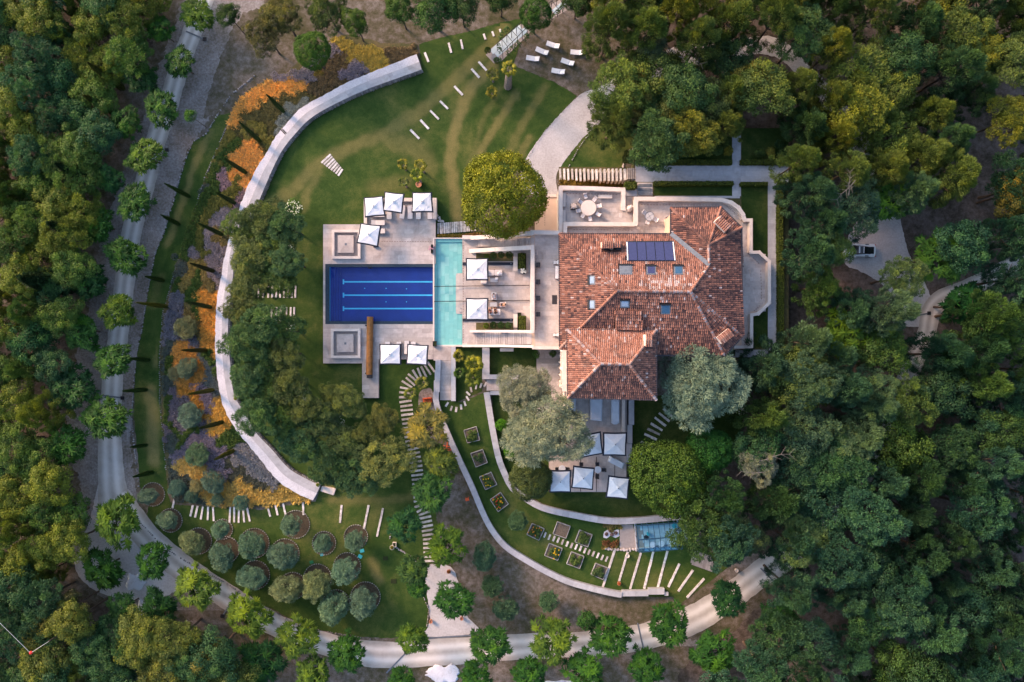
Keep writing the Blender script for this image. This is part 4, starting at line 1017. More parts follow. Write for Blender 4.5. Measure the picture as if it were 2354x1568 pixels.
# ------------------------------------------------------------------ garden walls with coping
def curved_wall(label, pts, wd, z, stone=1.0, mat='pathstone', group=None):
    L = smooth_pts(pts, False, 6); tot = sum(math.hypot(L[i + 1][0] - L[i][0], L[i + 1][1] - L[i][1]) for i in range(len(L) - 1))
    n = max(2, int(tot * px() / stone)); P = resample(L, n + 1)
    c = at(*P[n // 2]); o = empty('garden_wall', c, label, 'wall', group)
    a = offset(P, wd / 2); b = offset(P, -wd / 2)
    ribbon(MB(), offset(P, wd / 2 - .6), offset(P, -wd / 2 + .6), 0, z - .12).build('wall_body', M['bluestonef'], o)
    for i in range(n):
        q = [at(*a[i], z), at(*b[i], z), at(*b[i + 1], z), at(*a[i + 1], z)]; cc = sum(q, Vector()) / 4
        q = [cc + (v - cc) * .985 for v in q]
        if (q[1] - q[0]).cross(q[2] - q[0]).z < 0: q = q[::-1]
        MB().add([tuple(v) for v in q] + [(v.x, v.y, z - .12) for v in q], [(0, 1, 2, 3), (4, 5, 1, 0), (5, 6, 2, 1), (6, 7, 3, 2), (7, 4, 0, 3)], max(0, min(1, rnd.gauss(.5, .2)))).build('coping_stone', M[mat], o)
    return o

W1 = [(1002, 901), (1003, 930), (1023, 984), (1050, 1046), (1085, 1121), (1108, 1176), (1130, 1218), (1163, 1258), (1214, 1291), (1251, 1312), (1301, 1336), (1351, 1351), (1401, 1363), (1429, 1368)]
W2 = [(1118, 902), (1127, 959), (1136, 1009), (1146, 1054), (1160, 1090), (1177, 1122), (1209, 1147), (1251, 1169), (1326, 1186), (1401, 1198), (1476, 1196), (1526, 1191), (1569, 1188)]
curved_wall('long grey wall curving outside the kitchen garden beds', W1, 13, .9)
curved_wall('inner curving grey wall between kitchen garden and south terrace lawn', W2, 14, .9)
curved_wall('straight grey wall right of the palms below the house', [(1116.5, 799), (1116.5, 872)], 17, .9, 1.2)
curved_wall('straight grey wall running right towards the silver tree', [(1125, 866.5), (1240, 866.5)], 11, .9, 1.2)
curved_wall('short grey wall below the paved gap beside the silver tree', [(1126, 903.5), (1180, 903.5)], 9, .9, 1.2)
curved_wall('pale wall block ending the kitchen garden wall', [(1429, 1364.5), (1490, 1364)], 13, .8, 1.4)
curved_wall('shorter pale wall block by the long planks', [(1490, 1360), (1527, 1359.5)], 14, .85, 1.4)
curved_wall('small white block at the end of the kitchen garden wall', [(1527, 1365.5), (1536, 1365.5)], 8, .7, .5)
curved_wall('stepped grey wall right of the covered sofas', [(1451, 919), (1451, 976.5)], 12.5, 1.6, 1.4)
curved_wall('middle length of the stepped grey wall right of the south terrace', [(1447.5, 977), (1447.5, 1019)], 11.5, 1.4, 1.4)
curved_wall('lowest length of the stepped grey wall beside the south parasols', [(1446, 1019.5), (1446, 1063)], 12.5, 1.2, 1.4)
curved_wall('grey wall path below the right corner of the villa', [(1690, 813), (1765, 812)], 17, GZ + .3, 1.4)
pf = vbox(MB(), 1118, 873, 1175, 898, 0, .3).build('paved_gap', M['stonebase']); pf['kind'] = 'structure'
pave(pf, [(1118, 873, 1175, 898)], .33, sw=.9, sh=.35, vertical=True)
# ------------------------------------------------------------------ south terrace
SZ = 1.0
sth = MB().prism(wpoly([(1290, 914), (1441, 914), (1439, 1131), (1262, 1131), (1262, 1040), (1305, 1020), (1305, 960), (1290, 960)], SZ - .03), 0, SZ - .03).build('south_terrace', M['stonebase']); sth['kind'] = 'structure'
pave(sth, [(1305, 914, 1429, 1050), (1436, 914, 1440, 1050), (1263, 1050, 1439, 1130.5), (1429, 994, 1436, 1050)], SZ, sw=1.0, sh=.5, spread=.35, vertical=True)
balustrade('terrace_balustrade', 'cream balustrade right of the covered sofas on the south terrace', [(1433, 918), (1432.5, 993)], SZ, wd=.4)
M_SLOT = []
for x, l in ((1333.7, 'left'), (1370.7, 'middle'), (1412.6, 'right')):
    a = at(x, 1050, SZ); b = at(x, 1130, SZ); MB().box(((a.x + b.x) / 2, (a.y + b.y) / 2, SZ + .005), (.09, abs(a.y - b.y), .012)).build('deck_rail', M['black'], sth)

# ------------------------------------------------------------------ foliage
def crown_mesh(name, mat, seed, kind='oak'):
    """unit crown, radius 1 in plan, many leaf-sized faces gathered in clumps"""
    g = np.random.default_rng(seed)
    P = dict(oak=(58, 190, .27, .062, .045, .80, .98), pine=(84, 150, .20, .095, .026, .72, 1.02), broad=(60, 26, .22, .34, .070, .62, 1.12), olive=(74, 120, .25, .13, .026, .85, .95),
             silver=(230, 130, .16, .085, .014, .80, 1.0), round=(300, 75, .15, .050, .030, .85, .98), ball=(150, 45, .16, .07, .05, .95, .90), bush=(26, 60, .36, .13, .08, .75, .85), flat=(34, 110, .30, .085, .05, .45, 1.0), fir=(110, 135, .15, .11, .018, 1.0, 1.0))[kind]
    nc, nl, rc, L, Wd, zs, rr = P
    # clump centres over an uneven ellipsoid, few underneath
    n3 = g.normal(size=(nc * 3, 3)); n3 /= np.linalg.norm(n3, axis=1)[:, None]
    n3 = n3[n3[:, 2] > (-.35 if kind not in ('ball',) else -.6)]
    # spread: keep those far from each other
    keep = [0]
    for i in range(1, len(n3)):
        if len(keep) >= nc: break
        d = np.linalg.norm(n3[keep] - n3[i], axis=1).min()
        if d > 1.35 / math.sqrt(nc): keep.append(i)
    n3 = n3[keep]; k = len(n3)
    lob = 1 + (.16 if kind in ('oak', 'pine', 'flat', 'silver') else .05) * np.sin(3 * np.arctan2(n3[:, 1], n3[:, 0]) + seed) + (.10 if kind in ('oak', 'pine', 'broad', 'flat') else .03) * np.sin(5 * np.arctan2(n3[:, 1], n3[:, 0]) + 2 * seed)
    rad = (rr - rc * .75) * lob * g.uniform(.70 if kind not in ('ball', 'round') else .96, 1.10 if kind not in ('ball', 'round') else 1.03, k)
    cc = n3 * rad[:, None]
    if kind == 'fir':      # tall tapering crown of separate upswept boughs
        h_ = g.uniform(-.9, 1.0, k); a_ = g.uniform(0, 2 * PI, k); pr = np.interp(h_, [-.9, -.5, .2, 1], [.6, .95, .7, .08]) * g.uniform(.55, 1.12, k)
        cc = np.stack([pr * np.cos(a_), pr * np.sin(a_), h_], 1); n3 = cc / np.maximum(np.linalg.norm(cc, axis=1)[:, None], .1)
    inner = max(3, k // 5)
    ci = g.normal(size=(inner, 3)); ci /= np.linalg.norm(ci, axis=1)[:, None]; ci *= g.uniform(.2, .55, inner)[:, None]
    cc = np.vstack([cc, ci]); k2 = len(cc)
    cs = rc * g.uniform(.7, 1.25, k2)
    ctint = np.clip(g.normal(.45, .17, k2) + .16 * cc[:, 2], 0, 1); ctint[k:] = .15  # upper clumps paler, inner ones darkened: light and shade put into the tint
    idx = np.repeat(np.arange(k2), nl); N = len(idx)
    dirs = g.normal(size=(N, 3)); outw = cc[idx] / np.maximum(np.linalg.norm(cc[idx], axis=1), .05)[:, None]
    dirs = dirs / np.linalg.norm(dirs, axis=1)[:, None] + outw * .55 + np.array([0, 0, .25]); dirs /= np.linalg.norm(dirs, axis=1)[:, None]
    pos = cc[idx] + dirs * (cs[idx] * g.uniform(.55, 1.05, N))[:, None] * np.array([1, 1, .85])
    if kind in ('silver', 'broad', 'pine', 'olive', 'fir'):
        ax = dirs + g.normal(size=(N, 3)) * (.35 if kind != 'broad' else .28)
        if kind == 'broad': ax = dirs * np.array([1, 1, .45]) + g.normal(size=(N, 3)) * .22 - np.array([0, 0, .10])
        if kind == 'fir': ax = outw * np.array([1, 1, .3]) + dirs * .5 + g.normal(size=(N, 3)) * .3 + np.array([0, 0, .25])
        nm = np.cross(ax, g.normal(size=(N, 3)))
        if kind == 'broad': nm = np.array([0, 0, 1.0]) + g.normal(size=(N, 3)) * .25; 
    else:
        nm = dirs + g.normal(size=(N, 3)) * .55; ax = g.normal(size=(N, 3))
    nm /= np.linalg.norm(nm, axis=1)[:, None]
    ax = ax - nm * (ax * nm).sum(1)[:, None]; ax /= np.linalg.norm(ax, axis=1)[:, None]
    bx = np.cross(nm, ax)
    l = (L * g.uniform(.7, 1.25, N) / 1)[:, None]; wv = (Wd * g.uniform(.75, 1.25, N))[:, None]
    fold = nm * wv * .25
    v0 = pos - ax * l * .5; v1 = pos - bx * wv * .5 + fold; v2 = pos + ax * l * .5; v3 = pos + bx * wv * .5 + fold
    V = np.stack([v0, v1, v2, v3], 1).reshape(-1, 3); V[:, 2] *= zs
    Q = np.arange(N * 4).reshape(N, 4)
    ht = np.clip((pos * dirs).sum(1), 0, 1)
    fr_ = np.linalg.norm(pos - cc[idx], axis=1) / (cs[idx] * 1.05); t = np.clip(ctint[idx] + .30 * (fr_ - .8) + .16 * dirs[:, 2] - .08 + g.normal(0, .09, N), 0, 1)  # paler tips for new growth; paler up-facing leaves are painted light
    return np_mesh(name, V, Q, t, mat)
CR = {}
def crowns(kind, mat, n):
    CR[kind] = [crown_mesh('crown', M[mat], 11 * i + 5 + len(CR) * 31, kind) for i in range(n)]
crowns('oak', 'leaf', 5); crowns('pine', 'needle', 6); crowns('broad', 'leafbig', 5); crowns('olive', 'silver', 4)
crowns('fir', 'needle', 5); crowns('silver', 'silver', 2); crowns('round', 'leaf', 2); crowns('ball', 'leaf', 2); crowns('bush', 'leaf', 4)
def trunk_mesh(name, seed, mat='bark', limbs=5, spread=.5):
    """unit height trunk with limbs reaching into a crown of radius about 0.5"""
    q = random.Random(seed); mb = MB()
    p = Vector((0, 0, 0)); r = .04
    for k in range(4):
        n = p + Vector((q.uniform(-.03, .03), q.uniform(-.03, .03), .17)); mb.tube(p, n, r, r * .85, 7, caps=False); p = n; r *= .85
    for i in range(limbs):
        a = 2 * PI * i / limbs + q.uniform(-.4, .4); m = p + Vector((math.cos(a) * spread * .45, math.sin(a) * spread * .45, .12)); e = m + Vector((math.cos(a + .3) * spread * .4, math.sin(a + .3) * spread * .4, .13))
        mb.tube(p, m, r * .7, r * .45, 6, caps=False); mb.tube(m, e, r * .45, r * .15, 5, caps=False)
    mb.tube(p, p + Vector((0, 0, .25)), r * .8, r * .2, 6, caps=False)
    return mb.mesh(name, M[mat])
TR = [trunk_mesh('trunk', s) for s in range(4)]
TRP = [trunk_mesh('trunk', s, 'barkpale') for s in range(2)]
LEAFK = 1.55
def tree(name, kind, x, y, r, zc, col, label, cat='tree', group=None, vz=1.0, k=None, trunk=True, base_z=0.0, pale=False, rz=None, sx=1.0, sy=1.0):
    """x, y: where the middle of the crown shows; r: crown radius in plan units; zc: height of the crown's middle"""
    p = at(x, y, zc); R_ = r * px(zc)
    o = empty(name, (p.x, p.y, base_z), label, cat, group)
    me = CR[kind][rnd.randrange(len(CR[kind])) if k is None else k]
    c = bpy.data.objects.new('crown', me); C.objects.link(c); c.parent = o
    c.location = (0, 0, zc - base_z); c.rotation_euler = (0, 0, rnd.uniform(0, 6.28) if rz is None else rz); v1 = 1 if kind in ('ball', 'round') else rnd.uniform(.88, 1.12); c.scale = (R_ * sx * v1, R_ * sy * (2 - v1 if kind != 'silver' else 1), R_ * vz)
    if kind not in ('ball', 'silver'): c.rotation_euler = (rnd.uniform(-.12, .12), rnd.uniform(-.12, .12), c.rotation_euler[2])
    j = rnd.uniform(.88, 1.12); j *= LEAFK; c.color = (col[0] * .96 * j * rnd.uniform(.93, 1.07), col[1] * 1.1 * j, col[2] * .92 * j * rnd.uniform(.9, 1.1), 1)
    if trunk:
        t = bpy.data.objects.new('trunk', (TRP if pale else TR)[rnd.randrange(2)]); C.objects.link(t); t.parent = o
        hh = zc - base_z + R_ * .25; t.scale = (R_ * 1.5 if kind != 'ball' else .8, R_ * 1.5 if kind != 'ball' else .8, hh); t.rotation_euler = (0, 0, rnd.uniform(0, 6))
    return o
# ---- the avenue
GB = (0.024, 0.066, 0.014); GBY = (0.048, 0.084, 0.013); GBT = (0.016, 0.050, 0.018)
def ordinal(n):
    if n > 14: return '%d%s' % (n + 1, {1: 'st', 2: 'nd', 3: 'rd'}.get((n + 1) % 10 if (n + 1) // 10 != 1 else 0, 'th'))
    return ['first', 'second', 'third', 'fourth', 'fifth', 'sixth', 'seventh', 'eighth', 'ninth', 'tenth', 'eleventh', 'twelfth', 'thirteenth', 'fourteenth', 'fifteenth'][n]
row_r = [(455, 35, 34), (414, 144, 32), (371, 251, 37), (334, 358, 38), (311, 466, 37), (292, 589, 40), (273, 715, 36), (260, 828, 38), (245, 959, 47), (270, 1197, 48)]
for i, (x, y, r) in enumerate(row_r):
    tree('avenue_tree', 'broad', x, y, r * .98, 3.9, GB if i % 3 else GBY, 'driveway tree in the right hand row, %s from the top' % ordinal(i), group='broad leaved trees along the driveway')
row_l = [(367, 68, 28), (326, 180, 34), (290, 285, 32), (251, 410, 29), (225, 517, 36), (205, 648, 38), (190, 762, 40), (167, 892, 46), (155, 1020, 44)]
for i, (x, y, r) in enumerate(row_l):
    tree('avenue_tree', 'broad', x, y, r * .98, 3.9, GBT if i % 2 else GB, 'driveway tree in the left hand row, %s from the top' % ordinal(i), group='broad leaved trees along the driveway')
rb = [(237, 1305, 46), (352, 1287, 40), (450, 1347, 46), (365, 1397, 40), (283, 1400, 34), (570, 1410, 48), (688, 1462, 46), (797, 1500, 42), (947, 1468, 34), (1125, 1481, 43), (1271, 1468, 47), (1401, 1458, 46), (1347, 1425, 28), (1537, 1432, 46), (1671, 1376, 38), (1641, 1501, 46), (1790, 1415, 38), (1485, 1531, 40), (1344, 1540, 44), (1216, 1546, 37), (1093, 1551, 33), (925, 1564, 30), (720, 1548, 38), (603, 1521, 48)]
wh = ['island tree on the track junction with a bent trunk', 'tree on the track junction right of the white sand heap', 'ragged yellow tipped tree over the track below the olive lawn', 'dark tree right of the rubble heap', 'small dark tree left of the rubble heap',
      'tree with orange tips touching the drain below the olive lawn', 'big yellow green tree on the track below the largest olives', 'tree in the track bend left of the lower gravel path', 'narrow yellow tipped tree at the left corner of the lower gravel path', 'tall tree where the lower gravel path meets the track, right side',
      'bright green tree on the lower track, first right of the gravel path', 'deep green tree paired with a small bush on the lower track', 'small greyish bush tree squeezed beside a larger track tree', 'tree on the lower track under the end of the garden wall', 'ragged dark tree on the track below the long planks',
      'tree at the forest edge below the long planks', 'glossy dark green tree at the start of the right hand forest', 'bottom edge tree right of the thin drain bar', 'bottom edge tree below the paired trees', 'bottom edge tree right of the large sand heap',
      'bottom edge tree touching the large sand heap', 'small tree cut by the bottom edge left of the sand heap', 'bottom edge tree with yellow tips near the middle left', 'dark tree in the lower left below the track bend']
for (x, y, r), l in zip(rb, wh):
    col = (0.060, 0.095, 0.016) if 'yellow' in l or 'orange' in l or 'bright' in l else (GB if 'dark' not in l else GBT)
    tree('avenue_tree', 'bush' if 'bush' in l and 'small' in l and 'squeezed' in l else 'broad', x, y, r * .94, 3.9, col, l, group='broad leaved trees along the driveway')
for (x, y, r, c, l) in [(928, 1206, 34, GBT, 'dark tree left of the sleeper path near its lower end'), (1023, 1256, 40, GBY, 'tall tree with big bright leaves at the foot of the sleeper path'), (1043, 1378, 38, GB, 'oval dense tree standing on the lower gravel path'),
                        (950, 1310, 32, (0.04, .07, .02), 'tree with brown tips at the corner of olive lawn and gravel path'), (960, 1352, 22, GB, 'small tree on the left kerb of the lower gravel path'), (978, 984, 44, (0.13, .11, .035), 'tree with pinkish orange young leaves right of the sleeper path'),
                        (1013, 1064, 35, (0.06, .075, .018), 'bronze green tree between sleeper path and grey curving wall'), (993, 1129, 40, (0.03, .07, .02), 'dark large leaved tree overhanging the lower sleeper path'),
                        (2047, 457, 47, (0.05, .11, .02), 'bright large leaved tree above the white car'), (2160, 588, 52, (0.035, .085, .02), 'big green tree right of the parking court'), (2220, 700, 46, (0.012, .05, .016), 'dark blue green tree right of the parking track'),
                        (2190, 851, 42, (0.010, .045, .014), 'round dark tree right of the lower parking track'), (436, 266, 17, (0.035, .09, .012), 'small bright green bush right of the driveway'), (1940, 770, 52, (0.055, .095, .012), 'yellow green tree among the pines left of the parking track')]:
    kd = 'broad' if r > 20 else 'bush'
    tree('garden_tree', kd, x, y, r, 5.0 if r < 45 else 7.0, c, l)
# ---- olives and their stone rings
OL = (0.095, 0.14, 0.105)
ol = [((352, 1136, 27), (340, 1140, 22)), ((392, 1196, 27), (385, 1196, 24)), ((457, 1243, 30), (441, 1247, 30)), ((512, 1216, 23), (507, 1219, 22)), ((520, 1263, 30), (511, 1278, 33)), ((585, 1248, 34), (577, 1252, 34)), ((587, 1321, 33), (578, 1327, 33)),
      ((680, 1205, 32), (668, 1206, 26)), ((745, 1248, 27), (743, 1249, 23)), ((818, 1233, 27), (816, 1243, 26)), ((655, 1271, 33), (650, 1277, 35)), ((798, 1301, 31), (793, 1312, 33)), ((730, 1328, 32), (728, 1346, 38)), ((673, 1346, 31), (661, 1354, 36)), ((773, 1386, 31), (768, 1399, 38)), ((840, 1371, 34), (836, 1384, 36))]
oll = ['ringed olive nearest the driveway at the top left of the olive lawn', 'olive tree in a stone ring just below the first fan of planks', 'olive with a golden left side beside the track', 'smallest olive tree in a stone ring under the plank fan', 'olive below the smallest ringed olive', 'large olive above the left middle of the olive lawn', 'olive in a ring beside the track at the lower left',
       'pale tufted olive at the left of its wide ring below the single plank', 'thin open olive centred in its full stone ring', 'dark olive touching the end of a long plank', 'round olive in the very middle of the olive lawn', 'olive right of the middle with its ring showing on top', 'olive with golden tips on its left side', 'olive low on the lawn left of the golden tipped one', 'lowest olive on the olive lawn', 'rightmost big olive beside open grass']
for (rg, cr), l in zip(ol, oll):
    c = at(rg[0], rg[1]); rr_ = rg[2] * px()
    ring = empty('stone_ring', c, 'stone ring of the ' + ' '.join(l.replace(' in a stone ring', '').replace(' in a ring', '').split()[:12]), 'stone ring', 'stone rings round the olives')
    MB().prism([(rr_ * .97 * math.cos(2 * PI * i / 24), rr_ * .97 * math.sin(2 * PI * i / 24)) for i in range(24)], 0, .03).local('soil', M['soildark'], ring)
    n = int(2 * PI * rr_ / .33); its = []
    for i in range(n):
        a = 2 * PI * i / n; its.append((Matrix.Translation(c) @ TRS((rr_ * math.cos(a), rr_ * math.sin(a), .09), (.13, .24, rnd.uniform(.10, .2)), a + rnd.uniform(-.3, .3)), prnd(.1, .9)))
    pieces(ring, 'stone', its, 'stone', 'bluestone', 60)
    tree('olive_tree', 'olive', cr[0], cr[1], cr[2] * .98, 2.2, (0.14, .15, .08) if 'golden' in l else OL, l, group='olive trees on the lower lawn')
for (x, y, r, l) in [(1113, 1278, 32, 'olive bush with a golden crest right of the sleeper path foot'), (1131, 1346, 27, 'dark olive on the bare slope above the track'), (1161, 1398, 31, 'dark olive lowest on the bare slope'), (1261, 1381, 25, 'small blue green olive below the curving garden wall'), (1190, 1197, 24, 'pale green shrub in the upper kitchen garden bed row'), (1186, 1240, 0, '')]:
    if r: tree('olive_tree', 'olive', x, y, r, 2.0, (0.05, .09, .055), l)
# ---- special trees
tree('round_tree', 'round', 1155, 450, 100, 6.2, (0.115, .125, .012), 'large round dense tree with golden top beside the orange court', vz=.95, k=0)
tree('silver_tree', 'silver', 1612, 878, 102, 8.5, (0.125, .15, .115), 'big silver grey feathery tree right of the south wing', vz=.8, k=0, rz=.4, sx=.96, sy=1.04)
tree('silver_tree', 'silver', 1200, 897, 56, 7.5, (0.16, .155, .115), 'smaller silver grey tree beside the courtyard', vz=.8, k=1, rz=2.4, sy=1.1)
tree('silver_tree', 'silver', 1258, 990, 104, 8.0, (0.15, .155, .12), 'wide silver grey tree hanging over the south parasols', vz=.65, k=0, rz=0, sx=1.08, sy=.80)
tree('round_tree', 'round', 1532, 1097, 95, 6.5, (0.05, .085, .018), 'large clipped looking dark green tree below the stepping planks', vz=.9, k=1, sx=1.02, sy=.88)
tree('round_tree', 'round', 1628, 1034, 56, 6.0, (0.022, .075, .020), 'fresh green round tree under the silver tree', vz=.9, k=0, sy=.95)
tree('round_tree', 'round', 1218, 1101, 50, 4.5, (0.05, .065, .025), 'bronze and green round tree below the wide silver tree', vz=.9, k=1)
for (x, y, r, l) in [(1152, 977, 16, 'upper bright green clipped ball beside the inner garden wall'), (1174, 1036, 19, 'lower bright green clipped ball beside the inner garden wall')]:
    tree('clipped_ball', 'ball', x, y, r, 1.2, (0.05, .13, .012), l, 'shrub', trunk=False)
for (x, y, r, l) in [(1120.5, 116, 8.5, 'upper clipped ball at the mouth of the vine pergola'), (1141, 139, 8, 'lower clipped ball at the mouth of the vine pergola')]:
    tree('clipped_ball', 'ball', x, y, r, .7, (0.03, .06, .012), l, 'shrub', trunk=False)
for (x, y, r, z, c, l) in [(1118.5, 590, 7, D + .6, (.06, .09, .015), 'small light topiary ball in the upper bed of the middle terrace'), (1134, 587, 9, D + 1, (.035, .065, .02), 'left big topiary ball in the upper bed'), (1151.5, 585.8, 8.6, D + 1, (.03, .06, .02), 'middle big topiary ball in the upper bed'), (1169.8, 586, 9, D + 1, (.04, .065, .02), 'right big topiary ball in the upper bed'),
                        (1117, 749, 7.6, D + .6, (.09, .12, .012), 'yellow green topiary ball in the lower bed of the middle terrace'), (1133, 747, 8.6, D + 1, (.04, .075, .02), 'left big topiary ball in the lower bed'), (1150.5, 747, 8.6, D + 1, (.04, .075, .022), 'middle big topiary ball in the lower bed'), (1168, 748, 8.4, D + 1, (.035, .07, .025), 'right big topiary ball in the lower bed')]:
    tree('topiary_ball', 'ball', x, y, r, z, c, l, 'topiary', group='topiary balls on the middle terrace', trunk=False, base_z=D)
PN = (0.060, 0.090, 0.030)
pool_pines = [(560, 520, 42), (605, 505, 48), (655, 520, 42), (625, 565, 52), (575, 590, 46), (660, 600, 36), (640, 640, 44), (570, 655, 40), (600, 740, 46), (655, 760, 42), (560, 715, 40), (565, 790, 48), (610, 830, 52), (655, 815, 38), (570, 870, 40), (620, 900, 52), (665, 885, 44), (590, 955, 46), (650, 960, 40), (705, 935, 34)]
for i, (x, y, r) in enumerate(pool_pines):
    tree('pine_tree', 'pine', x, y, r * 1.06, 6.0 + (i % 3) * .8, (PN, (.072, .085, .030), (.045, .080, .034))[i % 3], 'pine in the clump left of the pool, %s from the top' % ordinal(i), group='pines in the clump left of the pool', vz=.8)
for (x, y, r, c, l) in [(758, 905, 27, (.080, .092, .030), 'small pine crown by the tip of the narrow deck, left one'), (800, 925, 42, (.080, .092, .030), 'pine reaching towards the tip of the narrow deck'), (740, 960, 48, (.05, .07, .028), 'pine over the white flowers below the pool'),
                        (883, 962, 34, (.085, .085, .03), 'small branching pine left of the sleeper path'), (850, 990, 36, (.07, .08, .028), 'olive green pine above the golden pine'), (790, 1010, 40, (.05, .072, .03), 'pine left of the golden pine'), (885, 1058, 60, (.115, .115, .04), 'wide golden brown pine beside the sleeper path'),
                        (690, 1010, 50, (.03, .06, .028), 'dim blue green pine above the lower wall walk'), (760, 1070, 52, (.03, .06, .028), 'dim blue green pine left of the golden pine'), (820, 1095, 46, (.035, .065, .028), 'dim pine below the golden pine'), (830, 1040, 30, (.05, .07, .03), 'small pine under the terracotta ball')]:
    tree('pine_tree', 'pine', x, y, r, 5.5, c, l, vz=.75)
tops = [(645, 35, 48, 'pine', (.11, .095, .035), 'sandy green pine at the top left above the stony clearing'), (608, 82, 42, 'pine', (.085, .075, .032), 'brownish pine left of the round green tree'), (718, 117, 43, 'round', (.045, .085, .015), 'round bright green tree above the lavender'), (750, 25, 48, 'pine', (.06, .075, .025), 'dark pine at the top left of the red clearing'),
        (813, 50, 34, 'oak', (.05, .08, .018), 'green tree above the golden grasses'), (918, 20, 38, 'oak', (.03, .06, .015), 'dark green tree at the top middle'), (1000, 25, 55, 'oak', (.03, .06, .02), 'broad dark tree at the top edge'), (1060, 15, 40, 'oak', (.035, .06, .02), 'dark tree at the top edge left of the pergola'),
        (1231, 32, 38, 'round', (.03, .065, .014), 'dark tree covering the middle of the vine pergola'), (1330, -5, 40, 'oak', (.03, .055, .016), 'dark tree at the top end of the pergola'), (1150, -10, 40, 'oak', (.03, .055, .016), 'dark tree cut by the top edge left of the pergola tree'),
        (525, 35, 28, 'oak', (.025, .05, .014), 'small dark tree at the top left by the stony verge'), (1392, 70, 22, 'oak', (.06, .06, .02), 'thin rusty green tree right of the sun loungers')]
for (x, y, r, k_, c, l) in tops: tree('garden_tree', k_, x, y, r, 6.0, c, l)
# ---- forest
LM = [(-20, -20, 'the top left corner'), (240, 90, 'the uppermost driveway tree'), (60, 300, 'the upper left edge'), (225, 330, 'the tall left cypresses'), (0, 520, 'the left edge above the middle'), (140, 620, 'the widest dark cypress'), (0, 800, 'the middle of the left edge'), (110, 950, 'the driveway drain bar'), (0, 1100, 'the lower left edge'), (150, 1220, 'the track junction'), (0, 1330, 'the left cable end'), (70, 1501, 'the red marker ball'), (250, 1440, 'the rubble heap'), (480, 1480, 'the thin drain bar'), (200, 1600, 'the bottom left corner'),
      (1480, 0, 'the top of the gravel path'), (1500, 260, 'the gravel path bend'), (1640, 280, 'the paved cross path'), (1760, 60, 'the clearing with trunks'), (1900, 0, 'the top right edge'), (1850, 400, 'the tall garden hedge'), (1960, 250, 'the upper right curve'), (2100, 100, 'the yellow crowned tree'), (2340, 0, 'the top right corner'), (2350, 300, 'the upper right edge'), (1850, 600, 'the bay terrace'), (1985, 575, 'the white car'), (2160, 590, 'the parking court tree'), (2340, 560, 'the right edge above the middle'), (1830, 780, 'the garden hedge end'),
      (2080, 850, 'the lower parking track'), (2350, 800, 'the middle of the right edge'), (1720, 950, 'the white hydrangea'), (1950, 1040, 'the pale grey pine'), (2200, 1020, 'the lower right wood centre'), (1660, 1150, 'the clipped dark tree'), (2360, 1100, 'the lower right edge'), (1850, 1260, 'the track end'), (2100, 1250, 'the deep lower right wood'), (1700, 1400, 'the forest track bend'), (1900, 1450, 'the glossy forest edge tree'), (2350, 1350, 'the right edge near the bottom'), (1700, 1568, 'the bottom edge forest'), (2100, 1550, 'the bottom right edge'), (2340, 1560, 'the bottom right corner')]
def forest(poly, r0, r1, spacing, excl, cols, kinds, label, group, zc, seed, keep=1.0, mind=None):
    q = random.Random(seed); pts = []
    xs = [p[0] for p in poly]; ys = [p[1] for p in poly]
    for _ in range(14000):
        x, y = q.uniform(min(xs), max(xs)), q.uniform(min(ys), max(ys))
        if not inpoly(x, y, poly): continue
        if any(math.hypot(x - a, y - b) < c for a, b, c in excl): continue
        if any((x - a) ** 2 + (y - b) ** 2 < (spacing) ** 2 for a, b in pts): continue
        pts.append((x, y))
    near = {}
    for x, y in pts:
        L = min(LM, key=lambda l: math.hypot(x - l[0], y - l[1])); near.setdefault(L, []).append((math.hypot(x - L[0], y - L[1]), x, y))
    rank = {}
    for L, v in near.items():
        v.sort()
        for i, (d, x, y) in enumerate(v): rank[(x, y)] = (i, L[2])
    for x, y in pts:
        k_ = q.choice(kinds); r = q.uniform(r0, r1); c = cols(x, y, q)
        i, lm = rank[(x, y)]; tone = 'golden' if c[0] > .09 else ('olive green' if c[0] > .06 else ('mid green' if c[0] > .035 else 'dark green'))
        lab = '%s %s tree in the %s, %s nearest to %s' % (tone.split()[0], 'pine' if k_ in ('pine', 'fir') else 'leafy', label, ordinal(i), lm)
        if k_ == 'fir': r *= .92
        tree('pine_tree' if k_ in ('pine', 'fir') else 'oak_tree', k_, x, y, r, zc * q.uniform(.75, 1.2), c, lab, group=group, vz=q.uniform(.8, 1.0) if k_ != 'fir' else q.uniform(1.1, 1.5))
    return len(pts)
avex = [(x, y, r * 1.25) for x, y, r in row_l + row_r + rb] + [(250, 1290, 100), (225, 1350, 85), (290, 1420, 50)]
def lcol(x, y, q):
    t = q.random()
    if t < .35: return (.085, .10, .018)
    if t < .6: return (.055, .09, .022)
    return (.034, .078, .034) if t < .85 else (.028, .065, .03)
nL = forest([(-90, -90), (345, -90), (345, 100), (270, 150), (262, 290), (205, 370), (190, 500), (172, 600), (152, 720), (120, 850), (95, 960), (95, 1080), (165, 1150), (160, 1290), (70, 1340), (-90, 1350)], 44, 58, 56,
       avex, lcol, ('oak', 'oak', 'pine', 'fir'), 'left wood', 'trees of the left hand wood', 5.2, 3)
nL += forest([(-90, 1300), (60, 1340), (110, 1400), (240, 1440), (440, 1470), (545, 1490), (560, 1650), (-90, 1650)], 46, 60, 58, avex, lambda x, y, q: ((.085, .095, .024) if q.random() < .4 and x > 60 else (.03, .065, .03)), ('oak', 'pine', 'oak'), 'lower left wood', 'trees of the lower left wood', 7, 8)
